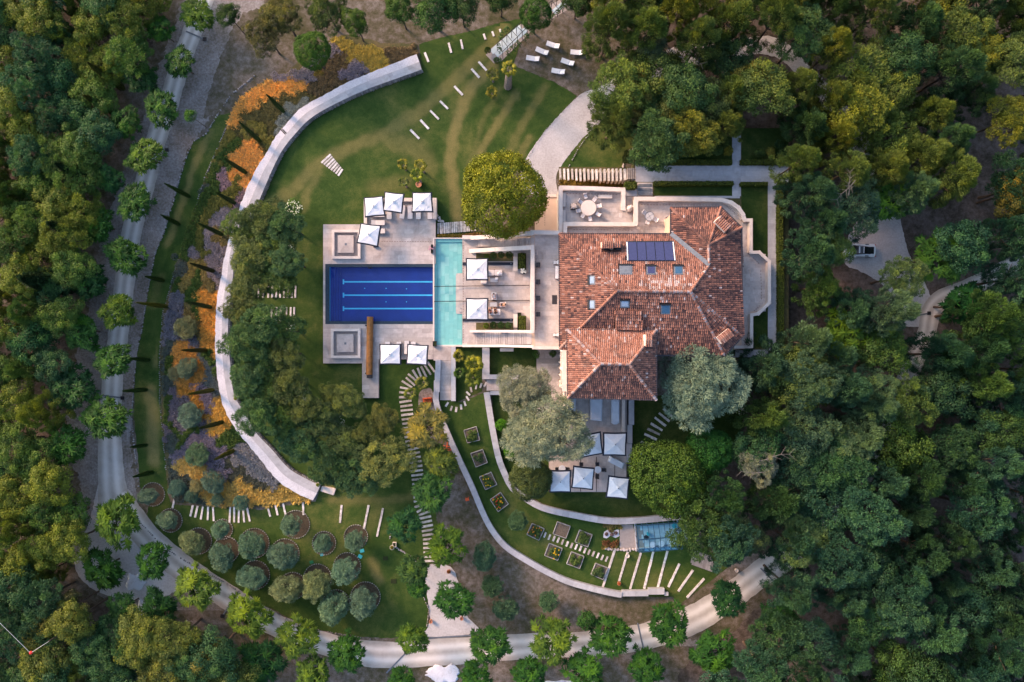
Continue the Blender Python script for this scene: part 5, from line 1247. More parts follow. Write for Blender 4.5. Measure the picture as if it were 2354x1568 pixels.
for (x, y, r, c, l) in [(95, 1440, 50, (.095, .09, .025), 'yellow brown tree in the lower left wood beneath the cable'), (160, 1400, 40, (.06, .06, .03), 'greyish brown tree beside the small rubble in the lower left wood'), (320, 1490, 50, (.085, .095, .02), 'bright yellow green tree at the bottom left'), (470, 1510, 52, (.105, .095, .032), 'golden brown tree at the bottom left of the track')]:
    tree('oak_tree', 'oak', x, y, r, 6.5, c, l)
RPOLY = [(1385, -90), (1380, 60), (1420, 130), (1395, 215), (1410, 290), (1480, 345), (1600, 350), (1690, 300), (1820, 320), (1835, 420), (1835, 780), (1745, 850), (1730, 960), (1745, 1010), (1650, 1150), (1600, 1215), (1680, 1270), (1770, 1215), (1850, 1270), (1800, 1380), (1830, 1440), (1730, 1480), (1600, 1590), (1580, 1660), (2450, 1660), (2450, -90)]
rex = [(2000, 575, 92), (1922, 575, 40), (2030, 545, 98), (2240, 290, 62), (2280, 400, 55), (2060, 620, 75), (2135, 735, 82), (2095, 845, 68), (2160, 660, 78), (2262, 655, 66), (2240, 655, 40), (2235, 340, 50), (2310, 350, 60), (2250, 470, 62), (2160, 500, 70), (2310, 210, 50), (1740, 105, 72), (1540, 120, 62), (1610, 150, 50), (1775, 310, 70), (1705, 340, 60), (1440, 90, 40), (1800, 350, 25),
       (1650, 1100, 30), (1700, 1150, 20), (1884, 1236, 26), (1920, 960, 22), (1838, 1040, 24), (1750, 1330, 30), (1995, 325, 22), (2010, 395, 20), (1900, 900, 15), (1690, 950, 20)] + [(x, y, r * .9) for x, y, r in [(2047, 457, 47), (2160, 588, 52), (2220, 700, 46), (2190, 851, 42), (1940, 770, 52), (1790, 1415, 38)]] + avex
def rcol(x, y, q):
    t = q.random()
    if y < 420:
        if t < .14: return (.105, .105, .018)
        if t < .6: return (.072, .092, .024)
        return (.038, .070, .030)
    if y > 1000 or x > 2150:  # darker leaves: the wood's shade and corner darkening put into the colour
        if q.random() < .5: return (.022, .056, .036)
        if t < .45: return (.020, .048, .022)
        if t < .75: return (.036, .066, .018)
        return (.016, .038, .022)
    if t < .3: return (.048, .080, .024)
    if t < .7: return (.030, .064, .038)
    return (.048, .082, .050)
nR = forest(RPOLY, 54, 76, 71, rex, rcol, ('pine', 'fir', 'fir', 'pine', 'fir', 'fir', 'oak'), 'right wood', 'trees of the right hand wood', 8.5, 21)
for (x, y, r, c, l) in [(2255, 120, 48, (.15, .14, .02), 'bright yellow crowned tree near the top right corner'), (1460, 205, 52, (.11, .09, .02), 'golden green tree above the gravel path bend'), (1500, 120, 40, (.06, .08, .045), 'feathery grey green tree above the gravel path'), (1440, 250, 40, (.07, .07, .022), 'tree overhanging the right edge of the gravel path'),
                        (1560, 250, 58, (.07, .075, .022), 'large tree shading the upper formal garden'), (1640, 240, 52, (.05, .065, .025), 'dark tree above the paved cross path'), (1540, 310, 45, (.03, .05, .022), 'dark tree drooping over the upper hedge'), (1720, 200, 58, (.10, .09, .022), 'olive gold tree right of the clearing trunks'),
                        (1845, 870, 80, (.055, .072, .02), 'broad spreading dark tree below the bay terrace'), (1950, 1040, 55, (.05, .085, .05), 'pale grey green pine in the middle of the right wood'), (2010, 900, 56, (.05, .085, .05), 'soft grey green pine above the broad spreading tree'), (2075, 640, 52, (.075, .11, .04), 'pale green pine just below the parked car'),
                        (1850, 1245, 62, (.065, .10, .045), 'pale green pine over the end of the track'), (2340, 440, 55, (.13, .10, .022), 'orange gold tree at the right edge'), (1650, 1290, 0, (0, 0, 0), ''), (1922, 572, 42, (.06, .09, .028), 'leafy tree covering the front of the white car'), (1660, 1215, 52, (.045, .07, .03), 'dark tree behind the greenhouse'), (1715, 1235, 45, (.05, .065, .03), 'olive toned tree right of the slatted deck'), (1745, 1070, 42, (.13, .13, .11), 'bare twiggy grey tree right of the round green trees')]:
    if r: tree('pine_tree', 'pine' if 'pine' in l or 'twig' in l else 'oak', x, y, r, 8, c, l, vz=.8)
print('FOREST', nL, nR)
# bare pale limbs reaching out over some crowns
def limbs(x, y, z, L, label):
    p = at(x, y, z); o = empty('dead_branch', p, label, 'branch'); q = random.Random(int(x))
    a0 = q.uniform(0, 6.28); mb = MB(); b = Vector((0, 0, 0))
    for k in range(4):
        e = b + Vector((math.cos(a0) * L / 4, math.sin(a0) * L / 4, .15)); mb.tube(b, e, .06 - .012 * k, .05 - .012 * k, 5, caps=False)
        for s in (-1, 1):
            f = e + Vector((math.cos(a0 + s * .8) * L * .28, math.sin(a0 + s * .8) * L * .28, .2)); mb.tube(e, f, .025, .01, 4, caps=False)
        b = e; a0 += q.uniform(-.35, .35)
    mb.local('limbs', M['barkgrey'], o)
for a in [(1965, 415, 12, 3.6, 'pale bare branch on the trees above the parked car'), (1950, 450, 12, 2.8, 'smaller bare branch right of the tall garden hedge'), (1742, 1060, 9, 4, 'spray of bare twigs right of the round green trees'), (1760, 1085, 9, 3.4, 'lower spray of bare twigs in the right wood'), (1240, 930, 8.5, 3.2, 'dark bare limb along the courtyard side of the silver tree'), (1780, 1340, 8, 2.2, 'bare twigs at the forest edge above the track'), (1560, 130, 9, 3, 'bare limb over the pale path at the top')]: limbs(*a)
# ---- cypresses
def cyp_mesh(seed):
    g = np.random.default_rng(seed); N = 2600
    z = g.uniform(0.0, 1, N) ** .85; a = g.uniform(0, 2 * PI, N)
    prof = np.interp(z, [0, .08, .3, .6, .85, 1], [.55, .95, 1, .8, .45, .04])
    r = prof * g.uniform(.8, 1.05, N)
    pos = np.stack([r * np.cos(a), r * np.sin(a), z], 1)
    ax = np.stack([np.cos(a) * .1, np.sin(a) * .1, np.full(N, .05)], 1) + g.normal(size=(N, 3)) * np.array([.12, .12, .012])
    bx = np.stack([-np.sin(a), np.cos(a), np.zeros(N)], 1) * .12
    V = np.stack([pos - ax, pos - bx, pos + ax, pos + bx], 1).reshape(-1, 3)
    t = np.clip(g.normal(.42, .2, N), 0, 1)
    return np_mesh('crown', V, np.arange(N * 4).reshape(N, 4), t, M['leaf'])
CYM = [cyp_mesh(1), cyp_mesh(2)]
def cypress(tip, base, rr, col, label, group='slender cypresses on the left slope'):
    CXY = Vector((CX, 784.0)); b = Vector(base) - CXY; t = Vector(tip) - CXY
    h = H * (1 - b.length / t.length)
    p = at(base[0], base[1])
    o = empty('cypress_tree', p, label, 'cypress', group)
    # lean slightly so that the tip is where it stands
    tipw = at(tip[0], tip[1], h); d = Vector((tipw.x - p.x, tipw.y - p.y, h))
    c = bpy.data.objects.new('crown', CYM[rnd.randrange(2)]); C.objects.link(c); c.parent = o
    q = d.to_track_quat('Z', 'Y'); c.rotation_mode = 'QUATERNION'; c.rotation_quaternion = q; c.scale = (rr, rr, d.length); c.color = (*col, 1)
    MB().tube((0, 0, 0), tuple(d * .5), .07, .04, 6).local('trunk', M['bark'], o)
DG = (.035, .075, .018); DY = (.10, .11, .015)
cyl_ = [((551, 282), (599, 326), DG, 'upper of two cypresses on the golden bed at the upper left'), ((516, 365), (566, 398), DG, 'cypress over the large golden grass patch'), ((614, 219), (653, 258), DG, 'cypress beside the curved walk at the upper left bend'), ((380, 423), (435, 452), DG, 'uppermost cypress on the long grass strip'), ((497, 443), (541, 468), DG, 'cypress by the pink lavender at the curved walk'),
        ((371, 495), (412, 516), DG, 'second cypress down the long grass strip'), ((457, 514), (512, 540), DG, 'cypress over the silver lavender patch'), ((439, 606), (492, 624), (.035, .05, .012), 'cypress standing in yellow green ground cover'), ((335, 636), (376, 645), DG, 'third cypress down the long grass strip'), ((316, 696), (384, 705), DY, 'yellowish cypress leaning over the edge of the grass strip'),
        ((429, 694), (486, 707), DG, 'cypress lying across the golden grasses in mid slope'), ((300, 824), (343, 828), DG, 'fourth cypress down the long grass strip'), ((420, 805), (476, 806), (.05, .06, .012), 'cypress above the grey round shrub'), ((284, 899), (337, 896), DG, 'cypress by the driveway drain bar'), ((435, 906), (491, 896), DY, 'yellow green cypress between purple flower beds'),
        ((457, 985), (513, 970), (.04, .06, .012), 'cypress beside the lowest golden grasses'), ((300, 1028), (338, 1023), DG, 'small cypress on the lower grass strip'), ((494, 1056), (538, 1035), DY, 'yellow green cypress by the silver patch'), ((307, 1096), (351, 1085), DG, 'lowest thin cypress on the grass strip')]
for tip, base, c, l in cyl_: cypress(tip, base, .30 if 'small' not in l else .25, c, l)
for tip, base, rr, l in [((204, 146), (282, 204), .55, 'tall cypress rising from the left wood near the top'), ((195, 221), (262, 258), .55, 'second tall cypress rising from the left wood'), ((130, 377), (215, 412), 1.0, 'fat dark cypress in the left wood'), ((112, 514), (205, 540), .95, 'fat cypress in the left wood level with the pool'), ((50, 640), (160, 655), 1.5, 'widest dark cypress in the left wood')]:
    cypress(tip, base, rr, (.055, .065, .015) if rr < .9 else (.022, .05, .02), l, 'cypresses of the left hand wood')

# ------------------------------------------------------------------ flower beds and ground cover
def patch(name, blobs, style, col, label, h=.5, z=0.012, dens=1.0, cat='plants', kind='stuff', mat=None, seed=1):
    g = np.random.default_rng(seed + len(blobs) * 7); Vs = []; ts = []
    for (x, y, r) in blobs:
        c = at(x, y, z + h * .6); R_ = r * px()
        if style == 'grass':
            nt = max(3, int(R_ * R_ * 8 * dens)); nb = 60
            a = g.uniform(0, 2 * PI, nt); rr = R_ * np.sqrt(g.uniform(0, 1, nt)); cx = c.x + rr * np.cos(a); cy = c.y + rr * np.sin(a)
            i = np.repeat(np.arange(nt), nb); N = len(i); a2 = g.uniform(0, 2 * PI, N); lean = g.uniform(.45, 1.0, N)
            pref = g.uniform(0, 2 * PI, nt)[i]; a2 = np.where(g.uniform(size=N) < .5, pref + g.normal(0, .5, N), a2)
            d = np.stack([np.cos(a2) * lean, np.sin(a2) * lean, 1.1 - lean], 1); d /= np.linalg.norm(d, axis=1)[:, None]
            L = g.uniform(.45, .85, N)[:, None] * h * 1.3
            base = np.stack([cx[i] + g.normal(0, .05, N), cy[i] + g.normal(0, .05, N), np.full(N, z)], 1); pos = base + d * L * .6
            bx = np.stack([-np.sin(a2), np.cos(a2), np.zeros(N)], 1) * .085; ax = d * L * .5
            tt = g.normal(.5, .12, nt)[i]
        else:
            area = PI * R_ * R_; P = dict(mound=(150, .11, .07), fine=(190, .13, .025), spike=(150, .16, .035), cover=(120, .10, .06), red=(120, .12, .06))[style]
            N = int(area * P[0] * dens) + 30
            a = g.uniform(0, 2 * PI, N); q = np.sqrt(g.uniform(0, 1, N)); lump = .5 + .5 * np.sin(a * 3 + x) * np.cos(q * 7 + y)
            zz = z + h * np.sqrt(np.maximum(0, 1 - q ** 4)) * (.65 + .35 * lump) * g.uniform(.75, 1.05, N)
            pos = np.stack([c.x + R_ * q * np.cos(a) * (1 + .12 * np.sin(a * 4 + y)), c.y + R_ * q * np.sin(a) * (1 + .12 * np.cos(a * 3 + x)), zz], 1)
            nm = np.stack([q * np.cos(a), q * np.sin(a), np.full(N, .8)], 1) + g.normal(size=(N, 3)) * .5; nm /= np.linalg.norm(nm, axis=1)[:, None]
            ax = np.cross(nm, g.normal(size=(N, 3))) if style in ('mound', 'cover', 'red') else nm + g.normal(size=(N, 3)) * .5
            ax /= np.linalg.norm(ax, axis=1)[:, None]; bx = np.cross(nm if style in ('mound', 'cover', 'red') else g.normal(size=(N, 3)), ax); bx /= np.maximum(np.linalg.norm(bx, axis=1)[:, None], .01)
            ax = ax * P[1] * g.uniform(.6, 1.2, N)[:, None]; bx = bx * P[2] * g.uniform(.6, 1.2, N)[:, None]; tt = np.clip(.25 + .35 * lump, 0, 1)
        Vs.append(np.stack([pos - ax, pos - bx, pos + ax, pos + bx], 1).reshape(-1, 3)); ts.append(np.clip(tt + g.normal(0, .14, len(pos)), 0, 1))
    V = np.vstack(Vs); t = np.concatenate(ts)
    c0 = at(blobs[0][0], blobs[0][1]); V = V - np.array(c0)
    me = np_mesh(name, V, np.arange(len(V)).reshape(-1, 4), t, mat or M['leaf'])
    o = bpy.data.objects.new(name, me); C.objects.link(o); o.location = c0; o.color = (*col, 1)
    tag(o, label, cat, kind=kind); return o
BEDP = [(575, 210), (640, 185), (700, 190), (660, 235), (615, 290), (590, 350), (575, 400), (545, 450), (520, 530), (500, 600), (490, 690), (488, 780), (490, 850), (505, 930), (540, 1000), (580, 1060), (680, 1140), (560, 1150), (430, 1140), (395, 1060), (385, 950), (378, 840), (385, 740), (420, 620), (455, 510), (480, 430), (520, 340), (545, 270)]
BEDQ = offset_in = OUTER + [(690, 1148), (600, 1160), (500, 1160), (405, 1150), (390, 1119), (388, 1084), (381, 1009), (376, 934), (372, 859), (373, 809), (376, 782), (381, 717), (400, 650), (415, 597), (452, 487), (475, 412), (507, 337), (535, 262), (575, 210), (660, 168), (720, 140), (770, 90), (830, 105), (880, 118), (950, 104)]
BEDL = []
def bp(*a, **k): BEDL.append([list(a), k])
GOLD = (.68, .40, .13); GOLDY = (.40, .33, .09); LAV = (.26, .23, .30); SILV = (.34, .40, .38); HED = (.07, .14, .016); YH = (.24, .22, .025)
bp('golden_grass', [(590, 222, 14), (612, 206, 13), (640, 196, 13), (668, 192, 12), (695, 196, 10), (565, 240, 11), (552, 258, 10), (540, 285, 9)], 'grass', GOLD, 'band of glowing golden grass at the upper left bend of the curved walk', .6)
bp('golden_grass', [(537, 362, 14), (562, 345, 14), (580, 335, 10), (550, 380, 18), (572, 372, 14), (537, 404, 16), (563, 412, 16), (580, 395, 11), (545, 422, 10)], 'grass', (0.650, 0.377, 0.130), 'large golden peach grass patch under the slanting cypress', .6)
bp('golden_grass', [(462, 676, 14), (466, 700, 15), (470, 722, 14), (477, 745, 14), (490, 692, 10), (492, 715, 9), (490, 740, 9)], 'grass', (0.598, 0.338, 0.091), 'golden grass patch in mid slope beside the curved walk', .6)
bp('golden_grass', [(410, 800, 13), (408, 820, 13), (404, 840, 11), (435, 820, 8)], 'grass', (0.598, 0.338, 0.104), 'golden grass clump left of the grey round shrubs', .6)
bp('golden_grass', [(422, 891, 10), (438, 895, 9)], 'grass', (0.468, 0.260, 0.065), 'small golden clump by the purple flowers', .6)
bp('golden_grass', [(502, 925, 11), (497, 945, 14), (512, 962, 14), (490, 968, 12), (487, 990, 11), (505, 985, 10)], 'grass', (0.572, 0.377, 0.104), 'lowest large golden grasses beside the curved walk', .6)
bp('golden_grass', [(420, 1060, 11), (424, 1078, 12), (445, 1086, 12), (465, 1078, 10), (412, 1082, 8)], 'grass', (0.546, 0.403, 0.143), 'golden grass under the grey round shrub', .55)
bp('golden_grass', [(547, 1106, 9), (562, 1118, 9), (575, 1129, 9), (592, 1136, 10), (610, 1136, 11), (630, 1140, 11), (648, 1130, 10), (665, 1142, 10), (682, 1148, 8)], 'grass', (0.442, 0.338, 0.117), 'row of golden grasses along the lower end of the wall walk', .55)
bp('golden_grass', [(783, 95, 8), (797, 104, 9), (812, 114, 10), (826, 124, 12), (843, 124, 10), (845, 140, 12), (862, 143, 13), (878, 140, 9), (852, 158, 10), (872, 155, 9)], 'grass', GOLDY, 'yellow green grasses at the top above the wall walk', .6)
bp('yellow_cover', [(530, 310, 14), (515, 330, 12), (505, 350, 12), (495, 372, 10), (560, 300, 9), (575, 285, 10), (592, 300, 9)], 'mound', YH, 'yellow green mounds along the upper edge of the planting', .5)
bp('yellow_cover', [(440, 602, 12), (455, 612, 12), (440, 625, 11), (425, 645, 10), (415, 660, 10), (432, 640, 8)], 'mound', (0.319, 0.246, 0.043), 'yellow green cover under the mid slope cypress', .4)
def bandpts(pts, r, n): return [(x, y, r) for x, y in resample(pts, n)]
bp('green_hedge_band', bandpts([(548, 322), (520, 342), (500, 362), (490, 395), (492, 425), (470, 447), (452, 478), (440, 515), (428, 548), (418, 585)], 8.5, 24), 'mound', HED, 'dark green wavy clipped band down the left side of the beds', .6)
bp('yellow_hedge_band', bandpts([(545, 412), (535, 440), (505, 458), (482, 475), (468, 500), (459, 535), (455, 565)], 8.5, 16), 'mound', (0.174, 0.181, 0.020), 'yellow green wavy clipped band beside the darker one', .6)
bp('green_hedge_band', bandpts([(455, 622), (448, 645), (436, 668), (428, 690)], 7, 8) + bandpts([(400, 655), (410, 640)], 6, 3), 'mound', HED, 'short green clipped band in mid slope', .5)
bp('green_hedge_band', bandpts([(388, 822), (390, 850)], 6, 4) + bandpts([(387, 915), (382, 945), (378, 968)], 6.5, 6) + bandpts([(442, 985), (428, 1000), (416, 1020)], 8, 5) + bandpts([(540, 985), (520, 998), (505, 1015)], 10, 4) + bandpts([(470, 810), (490, 850)], 6, 4), 'mound', HED, 'green clipped mounds in the lower beds', .6)
bp('lavender', [(510, 400, 7), (511, 415, 7), (508, 432, 7), (552, 452, 8), (547, 468, 8), (560, 440, 7), (542, 482, 8), (550, 500, 7), (538, 500, 7)], 'spike', (0.445, 0.305, 0.367), 'pinkish lavender patch against the curved walk', .45)
bp('silver_lavender', [(515, 482, 11), (500, 495, 12), (520, 500, 11), (485, 512, 10), (500, 515, 9), (478, 530, 8), (475, 548, 7)], 'spike', (0.442, 0.390, 0.442), 'silver mauve patch below the pink lavender', .45)
bp('silver_lavender', [(487, 566, 10), (495, 580, 10), (483, 590, 10), (495, 598, 9), (483, 610, 9), (480, 628, 7), (442, 565, 5), (443, 580, 5), (446, 592, 6)], 'spike', (0.390, 0.338, 0.390), 'silver mauve stripe between hedge bands and curved walk', .45)
bp('lavender', [(412, 680, 7), (405, 693, 8), (398, 708, 9), (390, 722, 9), (384, 738, 9), (380, 755, 9), (376, 772, 8), (377, 790, 7)], 'spike', (0.277, 0.277, 0.355), 'blue lavender band beside the long grass strip', .45)
bp('lavender', [(397, 902, 7), (396, 918, 7), (395, 933, 8), (393, 948, 7), (390, 962, 7), (380, 980, 8), (383, 995, 7), (378, 1010, 7)], 'spike', LAV, 'lavender stripe with purple heads in the lower beds', .45)
bp('lavender', [(440, 890, 9), (455, 900, 8), (470, 918, 9), (475, 935, 9), (465, 905, 8), (482, 945, 8)], 'spike', (0.294, 0.250, 0.355), 'purple flower drift below the leaning cypress', .45)
bp('lavender', [(445, 1004, 10), (432, 1013, 9), (420, 1025, 9), (410, 1040, 9), (403, 1052, 9), (400, 1062, 7), (470, 1005, 9), (484, 1018, 8), (492, 1030, 8)], 'spike', (0.321, 0.282, 0.399), 'bright purple lavender drift above the lower grey shrub', .45)
bp('lavender', [(820, 150, 11), (832, 158, 11), (808, 158, 10), (797, 170, 9), (785, 176, 9), (845, 166, 8), (812, 172, 9)], 'spike', (0.340, 0.301, 0.387), 'lavender bush at the top beside the wall walk', .6)
bp('lavender', [(630, 172, 9), (645, 178, 9), (662, 176, 9), (680, 174, 9), (697, 175, 8)], 'spike', (0.369, 0.325, 0.378), 'mauve shrubs above the golden grass band', .5)
bp('silver_cover', [(663, 246, 10), (677, 250, 10), (690, 243, 8), (655, 263, 10), (645, 278, 9), (648, 292, 8), (637, 300, 8), (668, 262, 8)], 'spike', SILV, 'silver blue patch beside the upper left bend of the wall walk', .4)
bp('silver_cover', [(475, 840, 9), (465, 825, 9), (482, 862, 9), (475, 875, 10), (487, 885, 8), (460, 808, 7)], 'fine', (0.217, 0.275, 0.290), 'grey blue cover beside the middle of the wall walk', .35)
bp('silver_cover', [(548, 1030, 12), (565, 1042, 12), (550, 1055, 13), (570, 1065, 13), (585, 1085, 12), (598, 1070, 10), (600, 1095, 12), (618, 1100, 11), (585, 1055, 10), (612, 1082, 9)], 'spike', (0.348, 0.362, 0.406), 'large silver patch inside the lower bend of the wall walk', .45)
bp('dark_cover', [(525, 1060, 14), (545, 1085, 14), (560, 1095, 14), (580, 1105, 12), (610, 1118, 12), (530, 1100, 12)], 'cover', (0.087, 0.102, 0.072), 'dark ground cover below the silver patch', .3)
bp('dark_cover', [(400, 590, 9), (410, 610, 10), (405, 630, 10), (400, 650, 9), (385, 790, 9), (380, 810, 9), (375, 830, 8), (385, 870, 8), (378, 890, 8), (395, 1000, 12), (390, 1030, 12), (392, 1060, 12), (400, 1090, 14), (415, 1110, 12), (470, 430, 8), (460, 440, 7)], 'cover', (0.102, 0.138, 0.116), 'grey green cover along the left edge of the beds', .35)
bp('rust_shrubs', [(555, 262, 12), (570, 275, 12), (590, 260, 13), (610, 262, 12), (630, 232, 12), (655, 222, 12), (690, 215, 12), (555, 290, 10), (535, 300, 10), (600, 240, 13), (625, 250, 11), (580, 300, 10)], 'red', (0.148, 0.138, 0.038), 'rusty brown planting inside the golden grass band', .4)
bp('rust_shrubs', [(497, 527, 12), (505, 545, 10), (490, 550, 9), (475, 655, 10), (483, 670, 9), (470, 640, 8), (432, 712, 9), (440, 735, 9), (428, 700, 7), (485, 665, 8)], 'red', (0.246, 0.196, 0.052), 'rust coloured shrubs beside the silver mauve stripe', .5)
bp('rust_shrubs', [(740, 150, 12), (755, 165, 12), (770, 190, 8), (735, 175, 11), (760, 140, 10), (775, 130, 9), (715, 200, 9), (745, 195, 9), (790, 130, 10), (905, 120, 12), (925, 120, 11), (945, 112, 9), (890, 115, 10)], 'red', (0.209, 0.147, 0.061), 'reddish brown planting at the top left of the lawn', .4)
bp('yellow_shrub', [(728, 160, 9), (738, 170, 7)], 'mound', (0.246, 0.189, 0.014), 'small yellow shrub under the round green tree', .5, cat='shrub')
for gx in range(365, 960, 9):
    for gy in range(85, 1165, 9):
        x, y = gx + rnd.uniform(-3, 3), gy + rnd.uniform(-3, 3)
        if not inpoly(x, y, BEDQ): continue
        best = min(((math.hypot(x - q[0], y - q[1]) - q[2] * .6, i) for i, (a_, k_) in enumerate(BEDL) for q in a_[1]))
        if best[0] < 34: BEDL[best[1]][0][1].append((x, y, 7))
for a_, k_ in BEDL:
    gr = sum(a_[3]) / 3; a_[3:4] = [tuple(v * .8 + gr * .2 for v in a_[3]) if a_[0] != 'golden_grass' else tuple(v * k for v, k in zip(a_[3], (1.12, 1.08, .95)))]; patch(*a_, **k_)
for (x, y, r, c, l) in [(427, 752, 28, (.14, .14, .07), 'olive gold round shrub between lavender and golden grass'), (430, 846, 26, (.10, .13, .09), 'grey green round shrub under the clump of golden grass'), (400, 860, 16, (.10, .10, .06), 'small brownish shrub left of the grey green one'), (438, 954, 30, (.11, .14, .11), 'large grey green round shrub in the lower beds'),
                        (453, 1044, 29, (.08, .12, .075), 'grey green round shrub ringed by golden grass'), (490, 1109, 29, (.075, .11, .085), 'lowest large grey green shrub in the beds'), (452, 1118, 18, (.13, .12, .06), 'golden tipped shrub left of the lowest grey shrub'), (407, 1122, 21, (.07, .11, .09), 'blue green shrub above the first planks'), (440, 1141, 17, (.06, .10, .07), 'small shrub right above the first plank fan'), (555, 1154, 20, (.07, .12, .09), 'grey green shrub above the single planks'), (500, 1150, 16, (.05, .08, .06), 'small dark shrub above the second plank fan'), (415, 750, 12, (.10, .13, .10), 'small grey shrub left of the olive gold one')]:
    tree('round_shrub', 'olive', x, y, r, 1.1, c, l, 'shrub', trunk=False, vz=.75)
# flowering shrubs
def flowering(x, y, r, label, col=(.07, .13, .025), fl=(.75, .78, .62), z=1.5, n=70):
    o = tree('flowering_shrub', 'bush', x, y, r, z, col, label, 'shrub', trunk=False, vz=.75)
    R_ = r * px(z); g = np.random.default_rng(int(x)); mb = MB()
    for i in range(n):
        d = Vector(g.normal(size=3)); d.z = abs(d.z) + .3; d.normalize(); d *= g.uniform(.75, 1.0); c = Vector((d.x * R_, d.y * R_, d.z * R_ * .75 + z)); s = g.uniform(.08, .15)
        mb.box(c, (s, s, s * .6), rz=g.uniform(0, 3), t=g.uniform(.2, 1))
    f = mb.local('blossoms', M['petal'], o, kind='stuff'); f.color = (*fl, 1)
for a in [(676, 478, 22, 'white flowering shrub at the top of the pine clump'), (655, 498, 16, 'white flowering shrub just below the topmost flowering one'), (668, 575, 15, 'yellow white flowering shrub at the right side of the pine clump'), (612, 745, 17, 'creamy flowering shrub beside the hidden planks', ), (668, 748, 14, 'white flowering shrub right of the hidden planks'),
          (650, 815, 15, 'white flowering shrub low in the pine clump'), (625, 850, 15, 'orange and white flowering shrub inside the pine clump'), (695, 905, 18, 'pale flowering shrub above the lower pines'), (705, 925, 14, 'white and violet flowering shrub under the lower pines'), (778, 965, 20, 'cream flowered shrub between the lower pines'), (785, 990, 18, 'white flowered shrub beneath the cream one'), (855, 1012, 15, 'yellow white flowered shrub beside the golden brown pine'),
          (1702, 938, 17, 'white hydrangea clump right of the big silver tree'), (1835, 268, 16, 'white flowering shrub at the top right of the formal garden'), (1430, 240, 12, 'white flowering shrub beside the gravel path')]:
    flowering(*a, z=2.2)
# ------------------------------------------------------------------ hedges
def hedge(x0, y0, x1, y1, z0, h, label, col=(.055, .09, .014), dens=150):
    a = at(x0, y1, z0 + h); b = at(x1, y0, z0 + h); c = (a + b) / 2; sx, sy = abs(b.x - a.x), abs(b.y - a.y)
    g = np.random.default_rng(int(x0 + y0)); o = empty('hedge', (c.x, c.y, z0), label, 'hedge')
    MB().box((0, 0, h / 2 - .06), (sx - .14, sy - .14, h - .12)).local('core', M['hedgecore'], o)
    areas = [sx * sy, sx * h, sx * h, sy * h, sy * h]; pos = []; nms = []
    for i, A in enumerate(areas):
        n = int(A * dens) + 8; u = g.uniform(-.5, .5, n); v = g.uniform(-.5, .5, n)
        if i == 0: p = np.stack([u * sx, v * sy, np.full(n, h)], 1); nm = (0, 0, 1)
        elif i < 3: s = 1 if i == 1 else -1; p = np.stack([u * sx, np.full(n, s * sy / 2), (v + .5) * h], 1); nm = (0, s, 0)
        else: s = 1 if i == 3 else -1; p = np.stack([np.full(n, s * sx / 2), u * sy, (v + .5) * h], 1); nm = (s, 0, 0)
        pos.append(p + g.normal(0, .035, (n, 3))); nms.append(np.tile(nm, (n, 1)) + g.normal(0, .5, (n, 3)))
    pos = np.vstack(pos); nm = np.vstack(nms); nm /= np.linalg.norm(nm, axis=1)[:, None]; N = len(pos)
    ax = np.cross(nm, g.normal(size=(N, 3))); ax /= np.linalg.norm(ax, axis=1)[:, None]; bx = np.cross(nm, ax)
    V = np.stack([pos - ax * .09, pos - bx * .06, pos + ax * .09, pos + bx * .06], 1).reshape(-1, 3)
    me = np_mesh('leaves', V, np.arange(N * 4).reshape(N, 4), np.clip(g.normal(.5, .17, N), 0, 1), M['leaf'])
    l = bpy.data.objects.new('leaves', me); C.objects.link(l); l.parent = o; l.color = (*col, 1); l['kind'] = 'stuff'
    return o
HC = (.075, .105, .018)
for a in [(1471.5, 367.5, 1682.5, 377.5, GZ, .8, 'long clipped hedge above the paved garden path'), (1703.5, 367.5, 1812, 377.5, GZ, .8, 'clipped hedge above the path right of the cross path'), (1504, 416.8, 1686, 425.5, GZ, .9, 'long clipped hedge below the paved garden path'), (1703.5, 419, 1764, 426, GZ, .9, 'short clipped hedge at the head of the right hand lawn'),
          (1789, 421, 1799, 600, GZ, 1.0, 'upper half of the tall hedge on the far right of the garden'), (1790, 602, 1801, 800, GZ, 1.0, 'lower half of the tall hedge on the far right of the garden'), (1437, 418, 1462, 433.5, GZ, 1.0, 'square clipped hedge block left of the garden steps'), (1192.5, 583, 1206, 617, D, .8, 'clipped hedge block in the upper planter of the middle terrace'), (1193, 727, 1207, 759, D, .8, 'clipped hedge block in the lower planter of the middle terrace')]:
    hedge(*a, col=HC)
for (x, y, s, l) in [(1443, 364, 22, 'lower left box hedge cube at the top of the log steps'), (1446, 352, 18, 'upper box hedge cube at the top of the log steps'), (1464, 357, 18, 'right box hedge cube at the top of the log steps')]:
    hedge(x - s / 2, y - s / 2.6, x + s / 2, y + s / 2.6, GZ - .6, .9, l, col=(.085, .11, .025))
for i, (x, y) in enumerate([(1565, 345), (1595, 347), (1622, 344), (1650, 347), (1674, 347), (1745, 350), (1770, 350), (1797, 352), (1818, 354)]):
    tree('garden_shrub', 'bush', x, y, 14, GZ + .9, [(.13, .11, .02), (.05, .075, .025), (.15, .13, .03), (.05, .08, .03)][i % 4], 'leafy shrub standing above the garden hedge, %s from the left' % ordinal(i), 'shrub', 'shrubs above the garden hedge', trunk=False, base_z=GZ)
